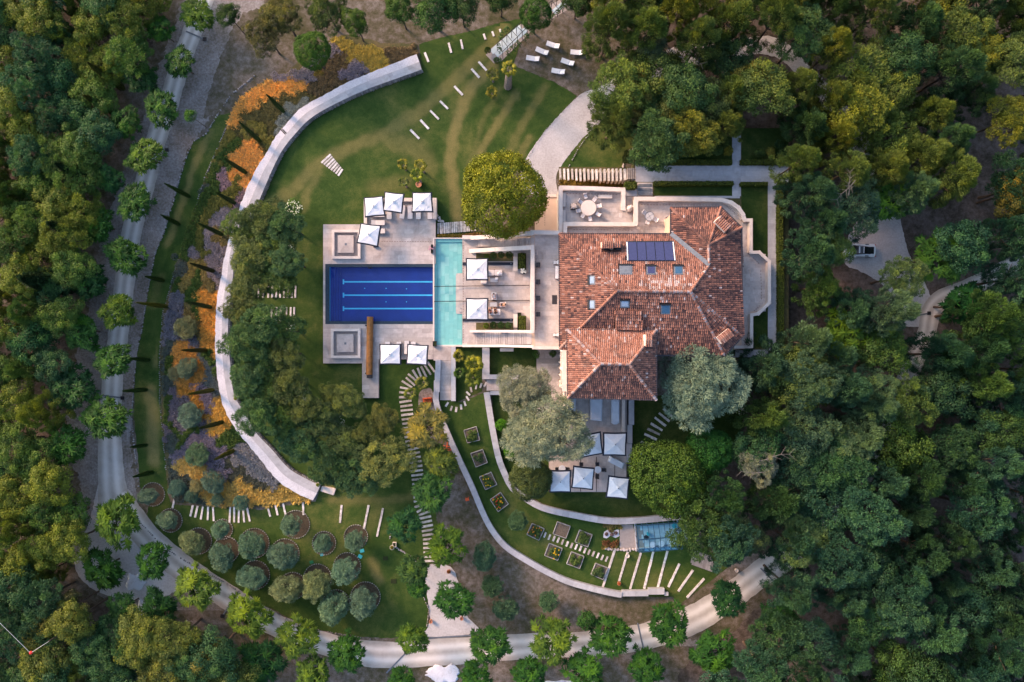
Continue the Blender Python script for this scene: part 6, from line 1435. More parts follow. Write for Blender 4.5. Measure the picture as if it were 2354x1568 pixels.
# beds of the middle terrace
for (r_, l) in (((1094, 582.5, 1180, 600.5), 'upper'), ((1094, 742, 1180, 759.5), 'lower')):
    vbox(MB(), *r_, D - .03, D + .06).build('terrace_bed', M['bedsoil'])['kind'] = 'structure'
for (r_) in ((1189.5, 582, 1209, 618), (1189, 726, 1209, 760)): vbox(MB(), *r_, D - .03, D + .08).build('terrace_bed', M['hedgecore'])['kind'] = 'structure'
for (x0, y0, x1, y1, l) in ((1063, 603, 1184, 609.5, 'upper dark steel beam over the middle terrace'), (1063, 732.5, 1184, 738.8, 'lower dark steel beam over the middle terrace')):
    o = empty('steel_beam', at((x0 + x1) / 2, (y0 + y1) / 2), l, 'beam', 'dark steel beams of the middle terrace')
    vbox(MB(), x0, y0, 1179, y1, D, D + .12).build('channel', M['navy'], o); vbox(MB(), 1179, y0 + .5, x1, y1 - 2.5, D, D + .12).build('end_piece', M['navy'], o)
    vbox(MB(), 1172.5, y0 + 2, 1176, y0 + 4, D + .12, D + .2).build('fitting', M['greymetal'], o)
for (r_, l) in (((1179.4, 590, 1189, 622.5), 'pale stone bench beside the upper hedge block'), ((1179.6, 722, 1189, 753), 'pale stone bench beside the lower hedge block'), ((1375, 448, 1406.5, 456), 'pale bench at the top of the dining terrace'), ((1292.3, 443, 1299.5, 475), 'upper pale bench along the left wall of the dining terrace'), ((1292.3, 483, 1299.5, 510), 'lower pale bench along the left wall of the dining terrace'), ((1149, 800.5, 1180, 808), 'white bench on the little lawn below the house terrace')):
    zz = D if r_[0] < 1200 and r_[1] < 780 else (DZ if r_[0] > 1200 else 0.02)
    o = empty('stone_bench', at((r_[0] + r_[2]) / 2, (r_[1] + r_[3]) / 2, zz), l, 'bench')
    vbox(MB(), *r_, zz + .35, zz + .45).build('seat', M['stonelight'], o)
    dx, dy = (r_[2] - r_[0]), (r_[3] - r_[1])
    for k in (0.15, .85):
        q = (r_[0] + dx * (k - .06), r_[1] + 1, r_[0] + dx * (k + .06), r_[3] - 1) if dx > dy else (r_[0] + 1, r_[1] + dy * (k - .06), r_[2] - 1, r_[1] + dy * (k + .06))
        vbox(MB(), *q, zz, zz + .35).build('leg', M['stonebase'], o)

# ------------------------------------------------------------------ planks, sleepers, logs
def plank(a, b, label, group, wd=.30, name='lawn_plank', z=.10, cat='plank', mat='wood', t=None):
    A = at(*a, z); B = at(*b, z); m = (A + B) / 2; m.z = 0
    L = (B - A).length; n = max(1, int(round(L / 1.2))); d = (B - A) / n
    o = empty(name, m, label, cat, group)
    for i in range(n):
        mb = MB(); j = rnd.uniform(-.015, .015)
        mb.beam((A.x + d.x * (i + .01), A.y + d.y * (i + .01) + j, z / 2), (A.x + d.x * (i + .99), A.y + d.y * (i + .99) + j, z / 2), wd * rnd.uniform(.9, 1.08), z, t=prnd(.45, 1) if t is None else t)
        mb.build('board', M[mat], o)
    return o
T0 = lambda *p: T(1, 0, *p)
pl1 = [((1550, 482), (1585, 570)), ((1770, 392), (1795, 485)), ((1882, 365), (1900, 453)), ((2092, 312), (2110, 365)), ((2170, 288), (2187, 333)), ((2240, 268), (2250, 295)), ((2045, 567), (2120, 650)), ((1980, 632), (2053, 715)), ((1822, 792), (1900, 875)), ((1690, 928), (1765, 1003)), ((1600, 1015), (1680, 1097)), ((1510, 1103), (1588, 1187)), ((1418, 1193), (1500, 1277))]
for i, (a, b) in enumerate(pl1):
    plank(T0(*a), T0(*b), ('white plank between wall walk and pergola, %s from the left' % ordinal(i)) if i < 6 else ('white plank set in the upper lawn, %s counting down from the pergola mouth' % ordinal(i - 6)), 'white planks set in the upper lawn', t=.95)
for i in range(8):
    a = T0(600 + 22 * i, 1497 + 13 * i + (4 * i)); b = T0(686 + 15.5 * i, 1418 + 18.5 * i + i)
    plank(a, b, 'plank in the slanting bundle on the main lawn, %s from the upper left' % ordinal(i), 'bundle of planks on the main lawn', wd=.26)
pl2 = [((401, 1144), (396, 1168)), ((443, 1161), (437, 1187)), ((454, 1163), (448, 1190)), ((466, 1165), (461, 1194)), ((478, 1165), (477, 1196)), ((489, 1165), (491, 1198)), ((529, 1165), (527, 1201)), ((538, 1165), (538, 1201)), ((549, 1168), (548, 1202)), ((558, 1165), (561, 1201)), ((567, 1165), (574, 1199)), ((614, 1162), (621, 1188)), ((632, 1158), (638, 1185)), ((650, 1157), (656, 1183)), ((696, 1155), (697, 1184))]
for i, (a, b) in enumerate(pl2): plank(a, b, 'white plank in the fan above the olive trees, %s from the left' % ordinal(i), 'fan of planks above the olive trees', wd=.26, t=.9)
for (a, b), l in zip([((785, 1161), (781, 1202)), ((847, 1161), (836, 1216)), ((880, 1168), (866, 1234))], ['left', 'middle', 'right']): plank(a, b, l + ' one of three long planks on the olive lawn', 'long planks on the olive lawn', wd=.28)
for i, x in enumerate([594, 605, 617, 626, 635, 644, 653, 662, 671, 679]): plank((x, 657), (x - 1, 685), 'plank half hidden by pines left of the pool, %s of the upper row' % ordinal(i), 'planks under the pines left of the pool', wd=.26)
for i, x in enumerate([624, 635, 645, 658, 668, 676]): plank((x, 706), (x - 1, 738), 'plank half hidden by pines left of the pool, %s of the lower row' % ordinal(i), 'planks under the pines left of the pool', wd=.26)
slp = resample(TT(1, 2, [(1610, 240), (1560, 275), (1505, 300), (1450, 320), (1425, 368), (1385, 400), (1375, 450), (1370, 490), (1370, 527), (1375, 568), (1385, 607), (1385, 643), (1390, 682), (1395, 720), (1405, 800), (1430, 930), (1450, 1020), (1470, 1130), (1480, 1210), (1490, 1300), (1500, 1420), (1510, 1520)]) + TT(1, 3, [(1545, 10), (1575, 150), (1590, 260), (1600, 455)]), 49)
for i, p in enumerate(slp):
    a = slp[max(0, i - 1)]; b = slp[min(48, i + 1)]; dx, dy = b[0] - a[0], b[1] - a[1]; L = math.hypot(dx, dy); nx, ny = -dy / L * 14.2, dx / L * 14.2
    place = 'at the pool end' if i < 10 else ('beside the golden pine' if i < 24 else ('beside the dark large leaved trees' if i < 36 else 'near the lower gravel path'))
    plank((p[0] - nx, p[1] - ny), (p[0] + nx, p[1] + ny), 'grey timber sleeper of the long stepping path, %s from the pool end' % ordinal(i), 'sleepers of the long stepping path', wd=.30, name='sleeper', cat='sleeper', t=prnd(.1, .7))
for i in range(19):      # log steps right of the deck
    x = 1007 + i * 4.75; yo = -i * .38; plank((x, 513 + yo), (x + rnd.uniform(-1, 1), 538 + yo), 'weathered palisade log right of the upper sun deck, %s from the left' % ordinal(i), 'log steps beside the sun deck', wd=.24, name='log', cat='log', z=.22, t=prnd(.1, .9))
for i in range(19):
    x = 1287 + i * 9.3; z = GZ * i / 20; o = plank((x, 388 + rnd.uniform(-1, 1)), (x + 1, 414 + rnd.uniform(-1, 3)), 'weathered log step above the dining terrace, %s from the left' % ordinal(i), 'log steps climbing to the formal garden', wd=.27, name='log', cat='log', z=.16 + z, t=prnd(.3, .95))
for i in range(5):
    x = 1443 + i * 4.3; plank((x, 386), (x, 412), 'dark narrow log right of the climbing log steps, %s from the left' % ordinal(i), 'dark logs at the top of the climbing steps', wd=.16, name='log', cat='log', z=GZ + .1, t=.1)
sheet('step_slope', [(1284, 384), (1460, 384), (1460, 430), (1284, 430)], 0.026, M['bedsoil'])
T22 = lambda *p: T(2, 2, *p)
for i, (a, b) in enumerate([((1390, 620), (1480, 700)), ((1350, 662), (1448, 740)), ((1312, 702), (1415, 782)), ((1275, 757), (1383, 822)), ((1245, 808), (1360, 860)), ((1217, 855), (1332, 907)), ((1185, 927), (1300, 977)), ((1140, 1017), (1200, 1040)), ((1070, 1150), (1095, 1165))]):
    plank(T22(*a), T22(*b), 'stepping board on the dark lawn right of the covered sofas, %s from the silver tree' % ordinal(i), 'stepping boards right of the south terrace', wd=.34, t=[.8, .6, .8, .7, .2, .8, .6, .7, .8][i])
stp_ = TT(1, 2, [(1755, 583), (1795, 620), (1840, 630), (1885, 608), (1920, 575), (1945, 528), (1950, 483), (1977, 447), (2023, 420), (2067, 410), (2108, 400)])
for i, p in enumerate(stp_):
    c0 = T(1, 2, 1880, 480); a = math.atan2(p[1] - (884 if i < 7 else 930), p[0] - (1055 if i < 7 else 1090)); 
    plank((p[0] - 6 * math.cos(a), p[1] - 6 * math.sin(a)), (p[0] + 6 * math.cos(a), p[1] + 6 * math.sin(a)), 'short board in the arc below the garden stairs, %s from the stairs' % ordinal(i), 'arc of short boards below the garden stairs', wd=.28, t=prnd(.2, .95))
T23 = lambda *p: T(2, 3, *p)
for i, (x, y) in enumerate([(303, 215), (343, 235), (385, 250), (425, 263), (465, 280), (507, 298), (548, 312), (590, 325), (630, 340), (670, 360), (708, 375), (748, 390), (790, 405), (830, 423), (870, 438)]):
    plank(T23(x + 10, y - 24), T23(x - 10, y + 24), 'short stepping board between the square beds, %s from the left' % ordinal(i), 'stepping boards between the square beds', wd=.27, t=prnd(.1, .95))
for i, (a, b) in enumerate([((945, 355), (835, 695)), ((1065, 370), (985, 640)), ((1185, 380), (1085, 715)), ((1300, 370), (1215, 710)), ((1430, 362), (1340, 700)), ((1540, 480), (1438, 695)), ((1665, 538), (1528, 735)), ((1768, 617), (1608, 793))]):
    plank(T23(*a), T23(*b), 'long row of boards below the greenhouse, %s from the left' % ordinal(i), 'long board rows below the greenhouse', wd=.32, t=prnd(.45, .95))
# ------------------------------------------------------------------ square kitchen beds
GV = [(.09, .15, .04), (.08, .14, .05), (.06, .13, .025)]
beds = [(TT(1, 2, [(1910, 822), (2025, 788), (2057, 910), (1942, 938)]), 'topmost square kitchen bed below the garden stairs'), (TT(1, 2, [(1973, 1035), (2083, 998), (2127, 1118), (2020, 1160)]), 'second square kitchen bed down the slope, mostly bare'), (TT(1, 2, [(2053, 1253), (2160, 1207), (2215, 1320), (2108, 1368)]), 'third square kitchen bed down the slope with small yellow flowers'),
        (TT(1, 2, [(2153, 1460), (2248, 1393), (2320, 1500), (2225, 1570)]), 'fourth square kitchen bed with red and yellow flowers'), (TT(2, 3, [(185, 112), (297, 160), (248, 265), (137, 212)]), 'square bed with orange and violet flowers at the left of the lower group'), (TT(2, 3, [(418, 95), (537, 137), (495, 247), (378, 205)]), 'square bed of bare brown soil'),
        (TT(2, 3, [(622, 172), (738, 215), (697, 327), (580, 280)]), 'leafy dark green square bed nearest the rock garden'), (TT(2, 3, [(343, 295), (462, 340), (420, 450), (300, 405)]), 'square bed with yellow marigolds and a tall grey plant'), (TT(2, 3, [(547, 372), (663, 415), (623, 525), (503, 482)]), 'densely planted green square bed in the lower row'), (TT(2, 3, [(770, 478), (880, 520), (838, 627), (728, 580)]), 'square vegetable bed nearest the long board rows')]
for (q, l) in beds:
    W = [at(x, y, .35) for x, y in q]; c = sum(W, Vector()) / 4; o = empty('kitchen_bed', (c.x, c.y, 0), l, 'garden bed', 'square raised kitchen beds')
    for i in range(4):
        a, b = W[i], W[(i + 1) % 4]; MB().beam((a.x, a.y, .19), (b.x, b.y, .19), .075, .34).build('frame_board', M['greytimber'], o)
    MB().prism([(v.x + (c.x - v.x) * .04, v.y + (c.y - v.y) * .04) for v in W], 0.02, .26).build('soil', M['soilbed'], o)
    if 'bare brown' not in l:
        cx_ = sum(p[0] for p in q) / 4; cy_ = sum(p[1] for p in q) / 4; bl = []
        for i in range(6 if 'mostly' in l else 14): 
            u, v = rnd.uniform(-.33, .33), rnd.uniform(-.33, .33); bl.append((cx_ + u * (q[1][0] - q[0][0]) + v * (q[3][0] - q[0][0]), cy_ + u * (q[1][1] - q[0][1]) + v * (q[3][1] - q[0][1]), rnd.uniform(4, 7)))
        v_ = patch('vegetables', bl, 'cover', rnd.choice(GV), None, .35, .26); del v_['category']; v_.parent = o; v_.matrix_basis = pinv(o) @ Matrix.Translation(at(bl[0][0], bl[0][1]))
        fc = {'yellow': (.7, .45, .02), 'red': (.6, .06, .03), 'orange': (.7, .25, .03)}
        for k, v in fc.items():
            if k in l:
                mb = MB()
                for i in range(9):
                    b = rnd.choice(bl); p = at(b[0] + rnd.uniform(-7, 7), b[1] + rnd.uniform(-6, 6), .6); mb.box((p.x, p.y, p.z), (.16, .14, .08), rz=rnd.uniform(0, 3))
                f = mb.build('flowers', M['petal'], o, kind='stuff'); f.color = (*v, 1)
# ------------------------------------------------------------------ parasols
def parasol(c4, z, label, group, tilt=.0):
    W = [at(x, y, z) for x, y in c4]; c = sum(W, Vector()) / 4; tx, ty = rnd.uniform(-.05, .05), rnd.uniform(-.05, .05)
    W = [v + Vector((0, 0, (v.x - c.x) * tx + (v.y - c.y) * ty + rnd.uniform(-.03, .02))) for v in W]; apex = c; bz = D if c4[0][1] < 830 and c4[0][0] < 1150 else SZ
    o = empty('parasol', (c.x, c.y, bz), label, 'parasol', group)
    sag = lambda a, b: (a + b) / 2 + (c - (a + b) / 2) * .03 + Vector((0, 0, -.0))
    W = [c + (p - c) * 1.03 for p in W]; ring = []
    for i in range(4): ring += [W[i], sag(W[i], W[(i + 1) % 4])]
    inner = [c + (p - c) * .875 + Vector((0, 0, .07)) for p in ring]; 
    tp = [c + (p - c) * .09 + Vector((0, 0, .42)) for p in ring]
    for i in range(4):    # four cloth panels, each split at its mid rib
        mb = MB(); i0, i1, i2 = 2 * i, 2 * i + 1, (2 * i + 2) % 8
        vs = [inner[i0], inner[i1], inner[i2], tp[i2], tp[i1], tp[i0]]
        mid0 = (inner[i1] + tp[i1]) / 2 - Vector((0, 0, .03))
        vs.append(mid0); m0 = (inner[i0] + tp[i0]) / 2; m2 = (inner[i2] + tp[i2]) / 2; vs += [m0, m2]
        q = [(0, 1, 6, 7), (1, 2, 8, 6), (7, 6, 4, 5), (6, 8, 3, 4)]
        if (vs[1] - vs[0]).cross(vs[6] - vs[0]).z < 0: q = [tuple(reversed(f)) for f in q]
        mb.add(vs, q).build('canopy_panel', M['canvas'], o)
    mb = MB()
    for i in range(8):
        j = (i + 1) % 8; a, b, e, f = ring[i], ring[j], inner[j], inner[i]; lo = Vector((0, 0, -.18))
        q = (0, 1, 2, 3)
        if (b - a).cross(e - a).z < 0: q = (3, 2, 1, 0)
        mb.add([a, b, e, f], [q]); mb.add([a, b, b + lo, a + lo], [(0, 1, 2, 3)])
    mb.build('border', M['navy'], o)
    MB().lathe(c + Vector((0, 0, .42)), [(.26, 0), (.22, .05), (.05, .1)], 10).build('vent_cap', M['canvas'], o)
    MB().tube(c + Vector((0, 0, .50)), c + Vector((0, 0, .64)), .07, .06, 8).build('finial', M['black'], o)
    MB().tube((c.x, c.y, bz), (c.x, c.y, z + .42), .04, n=8).build('pole', M['black'], o)
    MB().box((c.x, c.y, bz + .06), (.8, .8, .12)).build('base', M['planter'], o)
    for i in range(4): MB().beam(c + Vector((0, 0, .34)), W[i] + Vector((0, 0, -.05)), .03, .03).build('rib', M['black'], o)
    return o
gp1 = 'white parasols with dark borders'
for c4, t_, z, l in [([(992, 250), (1167, 236), (1188, 412), (1002, 430)], (1, 1), 3.0, 'leftmost parasol in the top row on the upper sun deck'), ([(1184, 196), (1362, 214), (1342, 396), (1172, 372)], (1, 1), 3.1, 'middle parasol in the top row on the upper sun deck'), ([(1438, 202), (1614, 200), (1628, 383), (1432, 386)], (1, 1), 3.0, 'rightmost parasol in the top row on the upper sun deck'),
                 ([(963, 485), (1150, 508), (1120, 703), (925, 665)], (1, 1), 3.0, 'tilted parasol beside the upper square basin'), ([(1930, 808), (2134, 808), (2136, 1010), (1932, 1010)], (1, 1), 3.1, 'upper parasol on the middle terrace'), ([(1930, 1175), (2134, 1175), (2136, 1378), (1930, 1376)], (1, 1), 3.1, 'lower parasol on the middle terrace next to the seated people'),
                 ([(1136, 28), (1332, 28), (1332, 216), (1136, 216)], (1, 2), 3.0, 'left parasol below the blue pool'), ([(1392, 28), (1584, 40), (1574, 224), (1382, 212)], (1, 2), 3.0, 'right parasol below the blue pool'), ([(838, 842), (1055, 842), (1048, 1056), (836, 1052)], (2, 2), 3.9, 'parasol above the slanted covered sofa on the south terrace'),
                 ([(610, 870), (815, 835), (835, 1035), (635, 1075)], (2, 2), 3.6, 'parasol half hidden under the wide silver tree'), ([(345, 1190), (540, 1190), (540, 1390), (345, 1390)], (2, 2), 3.6, 'bottom left parasol of the south terrace'), ([(565, 1148), (760, 1170), (742, 1368), (546, 1350)], (2, 2), 3.6, 'slightly turned parasol left of the small round table'), ([(888, 1238), (1080, 1258), (1062, 1455), (865, 1438)], (2, 2), 3.6, 'bottom right parasol of the south terrace beside the dark tree')]:
    parasol(TT(*t_, c4), z, l, gp1)
# ------------------------------------------------------------------ loungers
def lounger(x, y, az, label, group, z=0.0, back=.55, proto=[None, None], mesh_type=0):
    """az: direction of the head end, clockwise from the right of the picture"""
    if proto[mesh_type] is None:
        o = empty('sun_lounger', (0, 0, 0), label, 'sun lounger', group)
        w_, L = .68, 1.95
        if mesh_type == 0:
            MB().box((-.32, 0, .36), (1.30, w_, .10)).local('seat_cushion', M['cushion'], o)
            MB().box(None, (.66, w_, .10), m=Matrix.Translation((.60, 0, .42)) @ Matrix.Rotation(-.22, 4, 'Y')).local('back_cushion', M['cushion'], o)
            MB().box((0, 0, .27), (1.98, w_ + .06, .07)).local('frame', M['frame'], o)
        else:
            MB().box((-.33, 0, .34), (1.22, w_, .03)).local('seat_cloth', M['canvas'], o)
            MB().box(None, (.74, w_, .03), m=Matrix.Translation((.62, 0, .50)) @ Matrix.Rotation(-.50, 4, 'Y')).local('back_cloth', M['canvas'], o)
            mb = MB()
            for s in (-1, 1): mb.beam((-.98, s * .36, .30), (.98, s * .36, .30), .05, .05); 
            mb.beam((.95, -.36, .30), (.95, .36, .30), .05, .05); mb.beam((.60, -.30, .30), (.85, -.30, .62), .03, .03); mb.beam((.60, .30, .30), (.85, .30, .62), .03, .03)
            mb.local('frame', M['greymetal'], o)
        for sx in (-.85, .85):
            for sy in (-.3, .3): MB().box((sx, sy, .13), (.06, .06, .26)).local('leg', M['frame' if mesh_type == 0 else 'greymetal'], o)
        proto[mesh_type] = o
    else: o = copy_tree(proto[mesh_type])
    p = at(x, y, z + .4); o.location = (p.x, p.y, z); o.rotation_euler = (0, 0, -R(az)); tag(o, label, 'sun lounger', group); return o
T12 = lambda *p: T(1, 1, *p)
for (X, Y, az, l) in [(1224, 385, -90, 'leftmost upright lounger under the middle top parasol'), (1345, 380, -84, 'slightly turned lounger between two top parasols'), (1416, 382, -90, 'lounger just left of the rightmost top parasol'), (1493, 385, -90, 'lounger under the left half of the rightmost top parasol'), (1598, 385, -90, 'lounger under the right edge of the rightmost top parasol'),
                      (1115, 405, 180, 'sideways lounger peeping out below the leftmost top parasol'), (1120, 480, 180, 'fully visible sideways lounger above the tilted parasol'), (1122, 556, 180, 'sideways lounger beneath the tilted parasol')]:
    x, y = T12(X, Y); lounger(x, y, az, l, 'loungers on the pool deck', D)
for (x, y, l) in [(890.5, 801, 'leftmost lounger below the blue pool'), (916.5, 801, 'second lounger below the blue pool'), (934.5, 799, 'third lounger between the two lower parasols'), (949.5, 801, 'rightmost lounger below the blue pool')]: lounger(x, y, 90, l, 'loungers on the pool deck', D)
for (X, Y, az, l) in [(190, 537, 10, 'lowest left white lounger of the six on bare ground'), (275, 470, 24, 'middle left white lounger of the six on bare ground'), (375, 413, 19, 'topmost white lounger of the six on bare ground'), (598, 481, 5, 'rightmost white lounger of the six on bare ground'), (510, 570, 20, 'middle right white lounger of the six on bare ground'), (423, 655, 11, 'lowest white lounger of the six on bare ground')]:
    x, y = T(2, 0, X, Y); lounger(x, y, az, l, 'six white loungers on bare ground', 0, mesh_type=1)
# ------------------------------------------------------------------ furniture
def rbox(cx_, cy_, w_, d_, h, r=.06):
    """rounded box footprint prism outline"""
    out = []
    for (sx, sy, a0) in ((1, 1, 0), (-1, 1, 90), (-1, -1, 180), (1, -1, 270)):
        for k in range(4):
            a = R(a0 + k * 30); out.append((cx_ + sx * (w_ / 2 - r) + r * math.cos(a), cy_ + sy * (d_ / 2 - r) + r * math.sin(a)))
    return out
def chair(x, y, az, z, label, group, seat='cushion', frame='frame', s=1.0, cat='chair', name='chair'):
    p = at(x, y, z + .45); o = empty(name, (p.x, p.y, z), label, cat, group, rz=-R(az))
    mb = MB().prism(rbox(-.02 * s, 0, .46 * s, .46 * s, 0), .40, .48); mb.local('seat', M[seat], o)
    MB().box(None, (.05, .46 * s, .42), m=Matrix.Translation((.27 * s, 0, .66)) @ Matrix.Rotation(.25, 4, 'Y')).local('backrest', M[seat], o)
    for sx in (-.2, .2):
        for sy in (-.2, .2): MB().box((sx * s, sy * s, .2), (.04, .04, .40)).local('leg', M[frame], o)
    for sy in (-1, 1): MB().beam((-.2 * s, sy * .25 * s, .60), (.27 * s, sy * .25 * s, .62), .04, .03).local('armrest', M[frame], o)
    return o
def round_table(x, y, r, z, label, top='stonelight', h=.74, glass=False, n=28):
    p = at(x, y, z + h); R_ = r * px(z + h); o = empty('round_table', (p.x, p.y, z), label, 'table')
    MB().tube((0, 0, h - .05), (0, 0, h), R_, R_, n).local('table_top', M[top], o)
    MB().tube((0, 0, 0), (0, 0, h - .05), R_ * .25, R_ * .18, 12).local('pedestal', M['frame' if not glass else 'greymetal'], o)
    MB().tube((0, 0, 0), (0, 0, .04), R_ * .5, R_ * .5, 16).local('foot', M['frame'], o)
    if glass:
        mb = MB(); 
        for k in range(20):
            a, b = 2 * PI * k / 20, 2 * PI * (k + 1) / 20; mb.beam((R_ * math.cos(a), R_ * math.sin(a), h + .01), (R_ * math.cos(b), R_ * math.sin(b), h + .01), .07, .05)
        for a in (.6, 2.1): mb.beam((-R_ * math.cos(a), -R_ * math.sin(a), h + .01), (R_ * math.cos(a), R_ * math.sin(a), h + .01), .035, .02)
        mb.local('rim', M['greymetal'], o)
    return o
round_table(1352.2, 477.8, 17.8, DZ, 'large round pale stone dining table with eight chairs')
dch = [((1345.3, 452), 'behind the table top, pulled back'), ((1366, 459), 'at the upper right of the big table'), ((1375.5, 473.7), 'at the right of the big table'), ((1374, 492.5), 'at the lower right of the big table'), ((1355.6, 503), 'at the bottom of the big table'), ((1339.5, 496), 'at the lower left of the big table'), ((1329.8, 484.7), 'at the left of the big table'), ((1334, 464.5), 'at the upper left of the big table, behind the white flowers')]
for (p_, l) in dch: chair(p_[0], p_[1], math.degrees(math.atan2(p_[1] - 477.8, p_[0] - 1352.2)), DZ, 'cream dining chair ' + l, 'chairs round the big dining table', s=1.15)
round_table(1492.5, 497.2, 10.6, TZ, 'small round glass table with a grey rim beside the roof', 'bs', glass=True)
for p_, l in [((1481, 489.5), 'upper left'), ((1488, 510.5), 'lower'), ((1506, 505), 'right')]: chair(p_[0], p_[1], math.degrees(math.atan2(p_[1] - 497.2, p_[0] - 1492.5)), TZ, 'white chair at the %s side of the glass table' % l, 'white chairs round the glass table', frame='canvas', s=1.1)
round_table(1373.5, 1079.8, 8, SZ, 'small round white table on the south terrace', 'cover'); round_table(1291.6, 1077.4, 8, SZ, 'round white table half under the silver tree', 'cover')
for p_, c_, l in [((1372.3, 1067.5), (1373.5, 1080), 'dark chair above the small white table'), ((1386.5, 1080), (1373.5, 1080), 'dark chair right of the small white table'), ((1372.5, 1094), (1373.5, 1080), 'dark chair below the small white table'), ((1335.7, 1067.6), (1336, 1085), 'dark chair peeping out above the turned parasol'), ((1281.5, 1078), (1291.6, 1077), 'dark chair left of the hidden white table'), ((1302.5, 1078), (1291.6, 1077), 'dark chair right of the hidden white table')]:
    chair(p_[0], p_[1], math.degrees(math.atan2(p_[1] - c_[1], p_[0] - c_[0])), SZ, l, 'dark chairs on the south terrace', seat='planter', frame='greymetal', s=1.1)
def covered(pts, z, h, label, name='covered_sofa'):
    W = [at(x, y, z + h) for x, y in pts]; c = sum(W, Vector()) / len(W); o = empty(name, (c.x, c.y, z), label, 'sofa', 'sofas under pale covers')
    mb = MB(); n = len(W); top = [W[i] for i in range(n)]
    ins = [c + (v - c) * .82 + Vector((0, 0, .05)) for v in W]; vs = [(v.x, v.y, v.z - .08) for v in W] + [tuple(v) for v in ins] + [(c.x + (v.x - c.x) * 1.03, c.y + (v.y - c.y) * 1.03, z) for v in W]
    cr = (W[1] - W[0]).cross(W[2] - W[1]).z; fs = [tuple(range(n, 2 * n))] + [(i, (i + 1) % n, n + (i + 1) % n, n + i) for i in range(n)] + [(2 * n + i, 2 * n + (i + 1) % n, (i + 1) % n, i) for i in range(n)]
    if cr < 0: fs = [tuple(reversed(f)) for f in fs]
    mb.add(vs, fs).build('dust_cover', M['cover'], o)
    return o
covered([(1405.5, 921), (1409, 918), (1420, 918), (1423.5, 921), (1423.5, 972), (1417, 976), (1411, 976), (1405.5, 972)], SZ, .8, 'rightmost long pale covered sofa on the south terrace')
covered([(1356, 915), (1384.6, 915), (1383.5, 968.7), (1357.5, 966)], SZ, .7, 'wide pale covered sofa in the middle of the south terrace')
covered([(1306, 915), (1323, 915), (1323, 950), (1306, 950)], SZ, .8, 'left pale covered sofa half under the silver tree')
covered([(1398, 1061.6), (1402.7, 1048.7), (1435.8, 1064.8), (1430.3, 1078.2)], SZ, .6, 'slanted pale covered sofa below the upper right parasol')
covered([(1388, 998), (1393, 998), (1393, 1040), (1388, 1040)], SZ, .7, 'narrow covered bench between the two upper south parasols')
def sofa(x0, y0, x1, y1, z, label, back='top', cat='sofa', name='lounge_sofa', n=2, chaise=False):
    a = at(x0, y1, z + .45); b = at(x1, y0, z + .45); w_, d_ = b.x - a.x, b.y - a.y; o = empty(name, ((a.x + b.x) / 2, (a.y + b.y) / 2, z), label, cat)
    MB().prism(rbox(0, 0, w_, d_, 0, min(w_, d_) * .3), .08, .30).local('frame', M['frame'], o)
    for i in range(n): MB().prism(rbox(-w_ / 2 + w_ * (i + .5) / n, 0, w_ / n - .03, d_ - .12, 0, .1), .30, .45).local('seat_cushion', M['cushion'], o)
    if back == 'top': MB().prism(rbox(0, d_ / 2 - .1, w_ * .9, .18, 0, .08), .30, .75).local('back_cushion', M['cushion'], o)
    if back == 'bottom': MB().prism(rbox(0, -d_ / 2 + .1, w_ * .9, .18, 0, .08), .30, .75).local('back_cushion', M['cushion'], o)
    if back == 'left': MB().prism(rbox(-w_ / 2 + .1, 0, .18, d_ * .9, 0, .08), .30, .75).local('back_cushion', M['cushion'], o)
    if back == 'right': MB().prism(rbox(w_ / 2 - .1, 0, .18, d_ * .9, 0, .08), .30, .75).local('back_cushion', M['cushion'], o)
    return o
def towel(x, y, z, label, s=.5):
    p = at(x, y, z); o = empty('towel', p, label, 'towel'); mb = MB(); g = random.Random(int(x))
    for i in range(6): mb.lathe((g.uniform(-.2, .2) * s / .5, g.uniform(-.12, .12) * s / .5, 0), [(g.uniform(.12, .22), 0), (g.uniform(.1, .16), .05), (.03, .1)], 7)
    mb.local('cloth', M['shirtw'], o, smooth=True)
sofa(1118, 619, 1154, 634.5, D, 'pale daybed reaching out from under the upper middle parasol', 'left', n=2); towel(1149, 627.5, D + .5, 'crumpled white towel on the pale daybed')
sofa(1104, 641, 1119, 652.5, D, 'pale armchair just below the upper middle parasol', 'bottom', n=1, name='armchair', cat='armchair')
sofa(1122.8, 709, 1150, 724.5, D, 'pale sofa with two people beside the lower middle parasol', 'bottom', n=2)
sofa(1128.5, 672.5, 1141.5, 690, D, 'round wicker armchair with a person in white', 'top', n=1, name='armchair', cat='armchair')
sofa(1148, 694, 1163, 707, D, 'wicker armchair with a tanned person right of the coffee table', 'right', n=1, name='armchair', cat='armchair')
def low_table(x0, y0, x1, y1, z, label):
    a = at(x0, y1, z + .4); b = at(x1, y0, z + .4); o = empty('coffee_table', ((a.x + b.x) / 2, (a.y + b.y) / 2, z), label, 'table'); w_, d_ = b.x - a.x, b.y - a.y
    MB().prism(rbox(0, 0, w_, d_, 0, .08), .36, .40).local('table_top', M['bs'], o); mb = MB()
    for s in (-1, 1): mb.beam((-w_ / 2, s * d_ / 2, .38), (w_ / 2, s * d_ / 2, .38), .05, .07); mb.beam((s * w_ / 2, -d_ / 2, .38), (s * w_ / 2, d_ / 2, .38), .05, .07)
    mb.local('rim', M['frame'], o)
    for sx in (-1, 1):
        for sy in (-1, 1): MB().box((sx * w_ * .42, sy * d_ * .4, .18), (.05, .05, .36)).local('leg', M['frame'], o)
low_table(1125.5, 638.5, 1144.5, 650, D, 'rimmed coffee table below the pale daybed'); towel(1141, 641, D + .42, 'small white cup and napkin on the rimmed coffee table', .25)
low_table(1124.5, 694.5, 1142.6, 705.5, D, 'rimmed coffee table between the seated people')
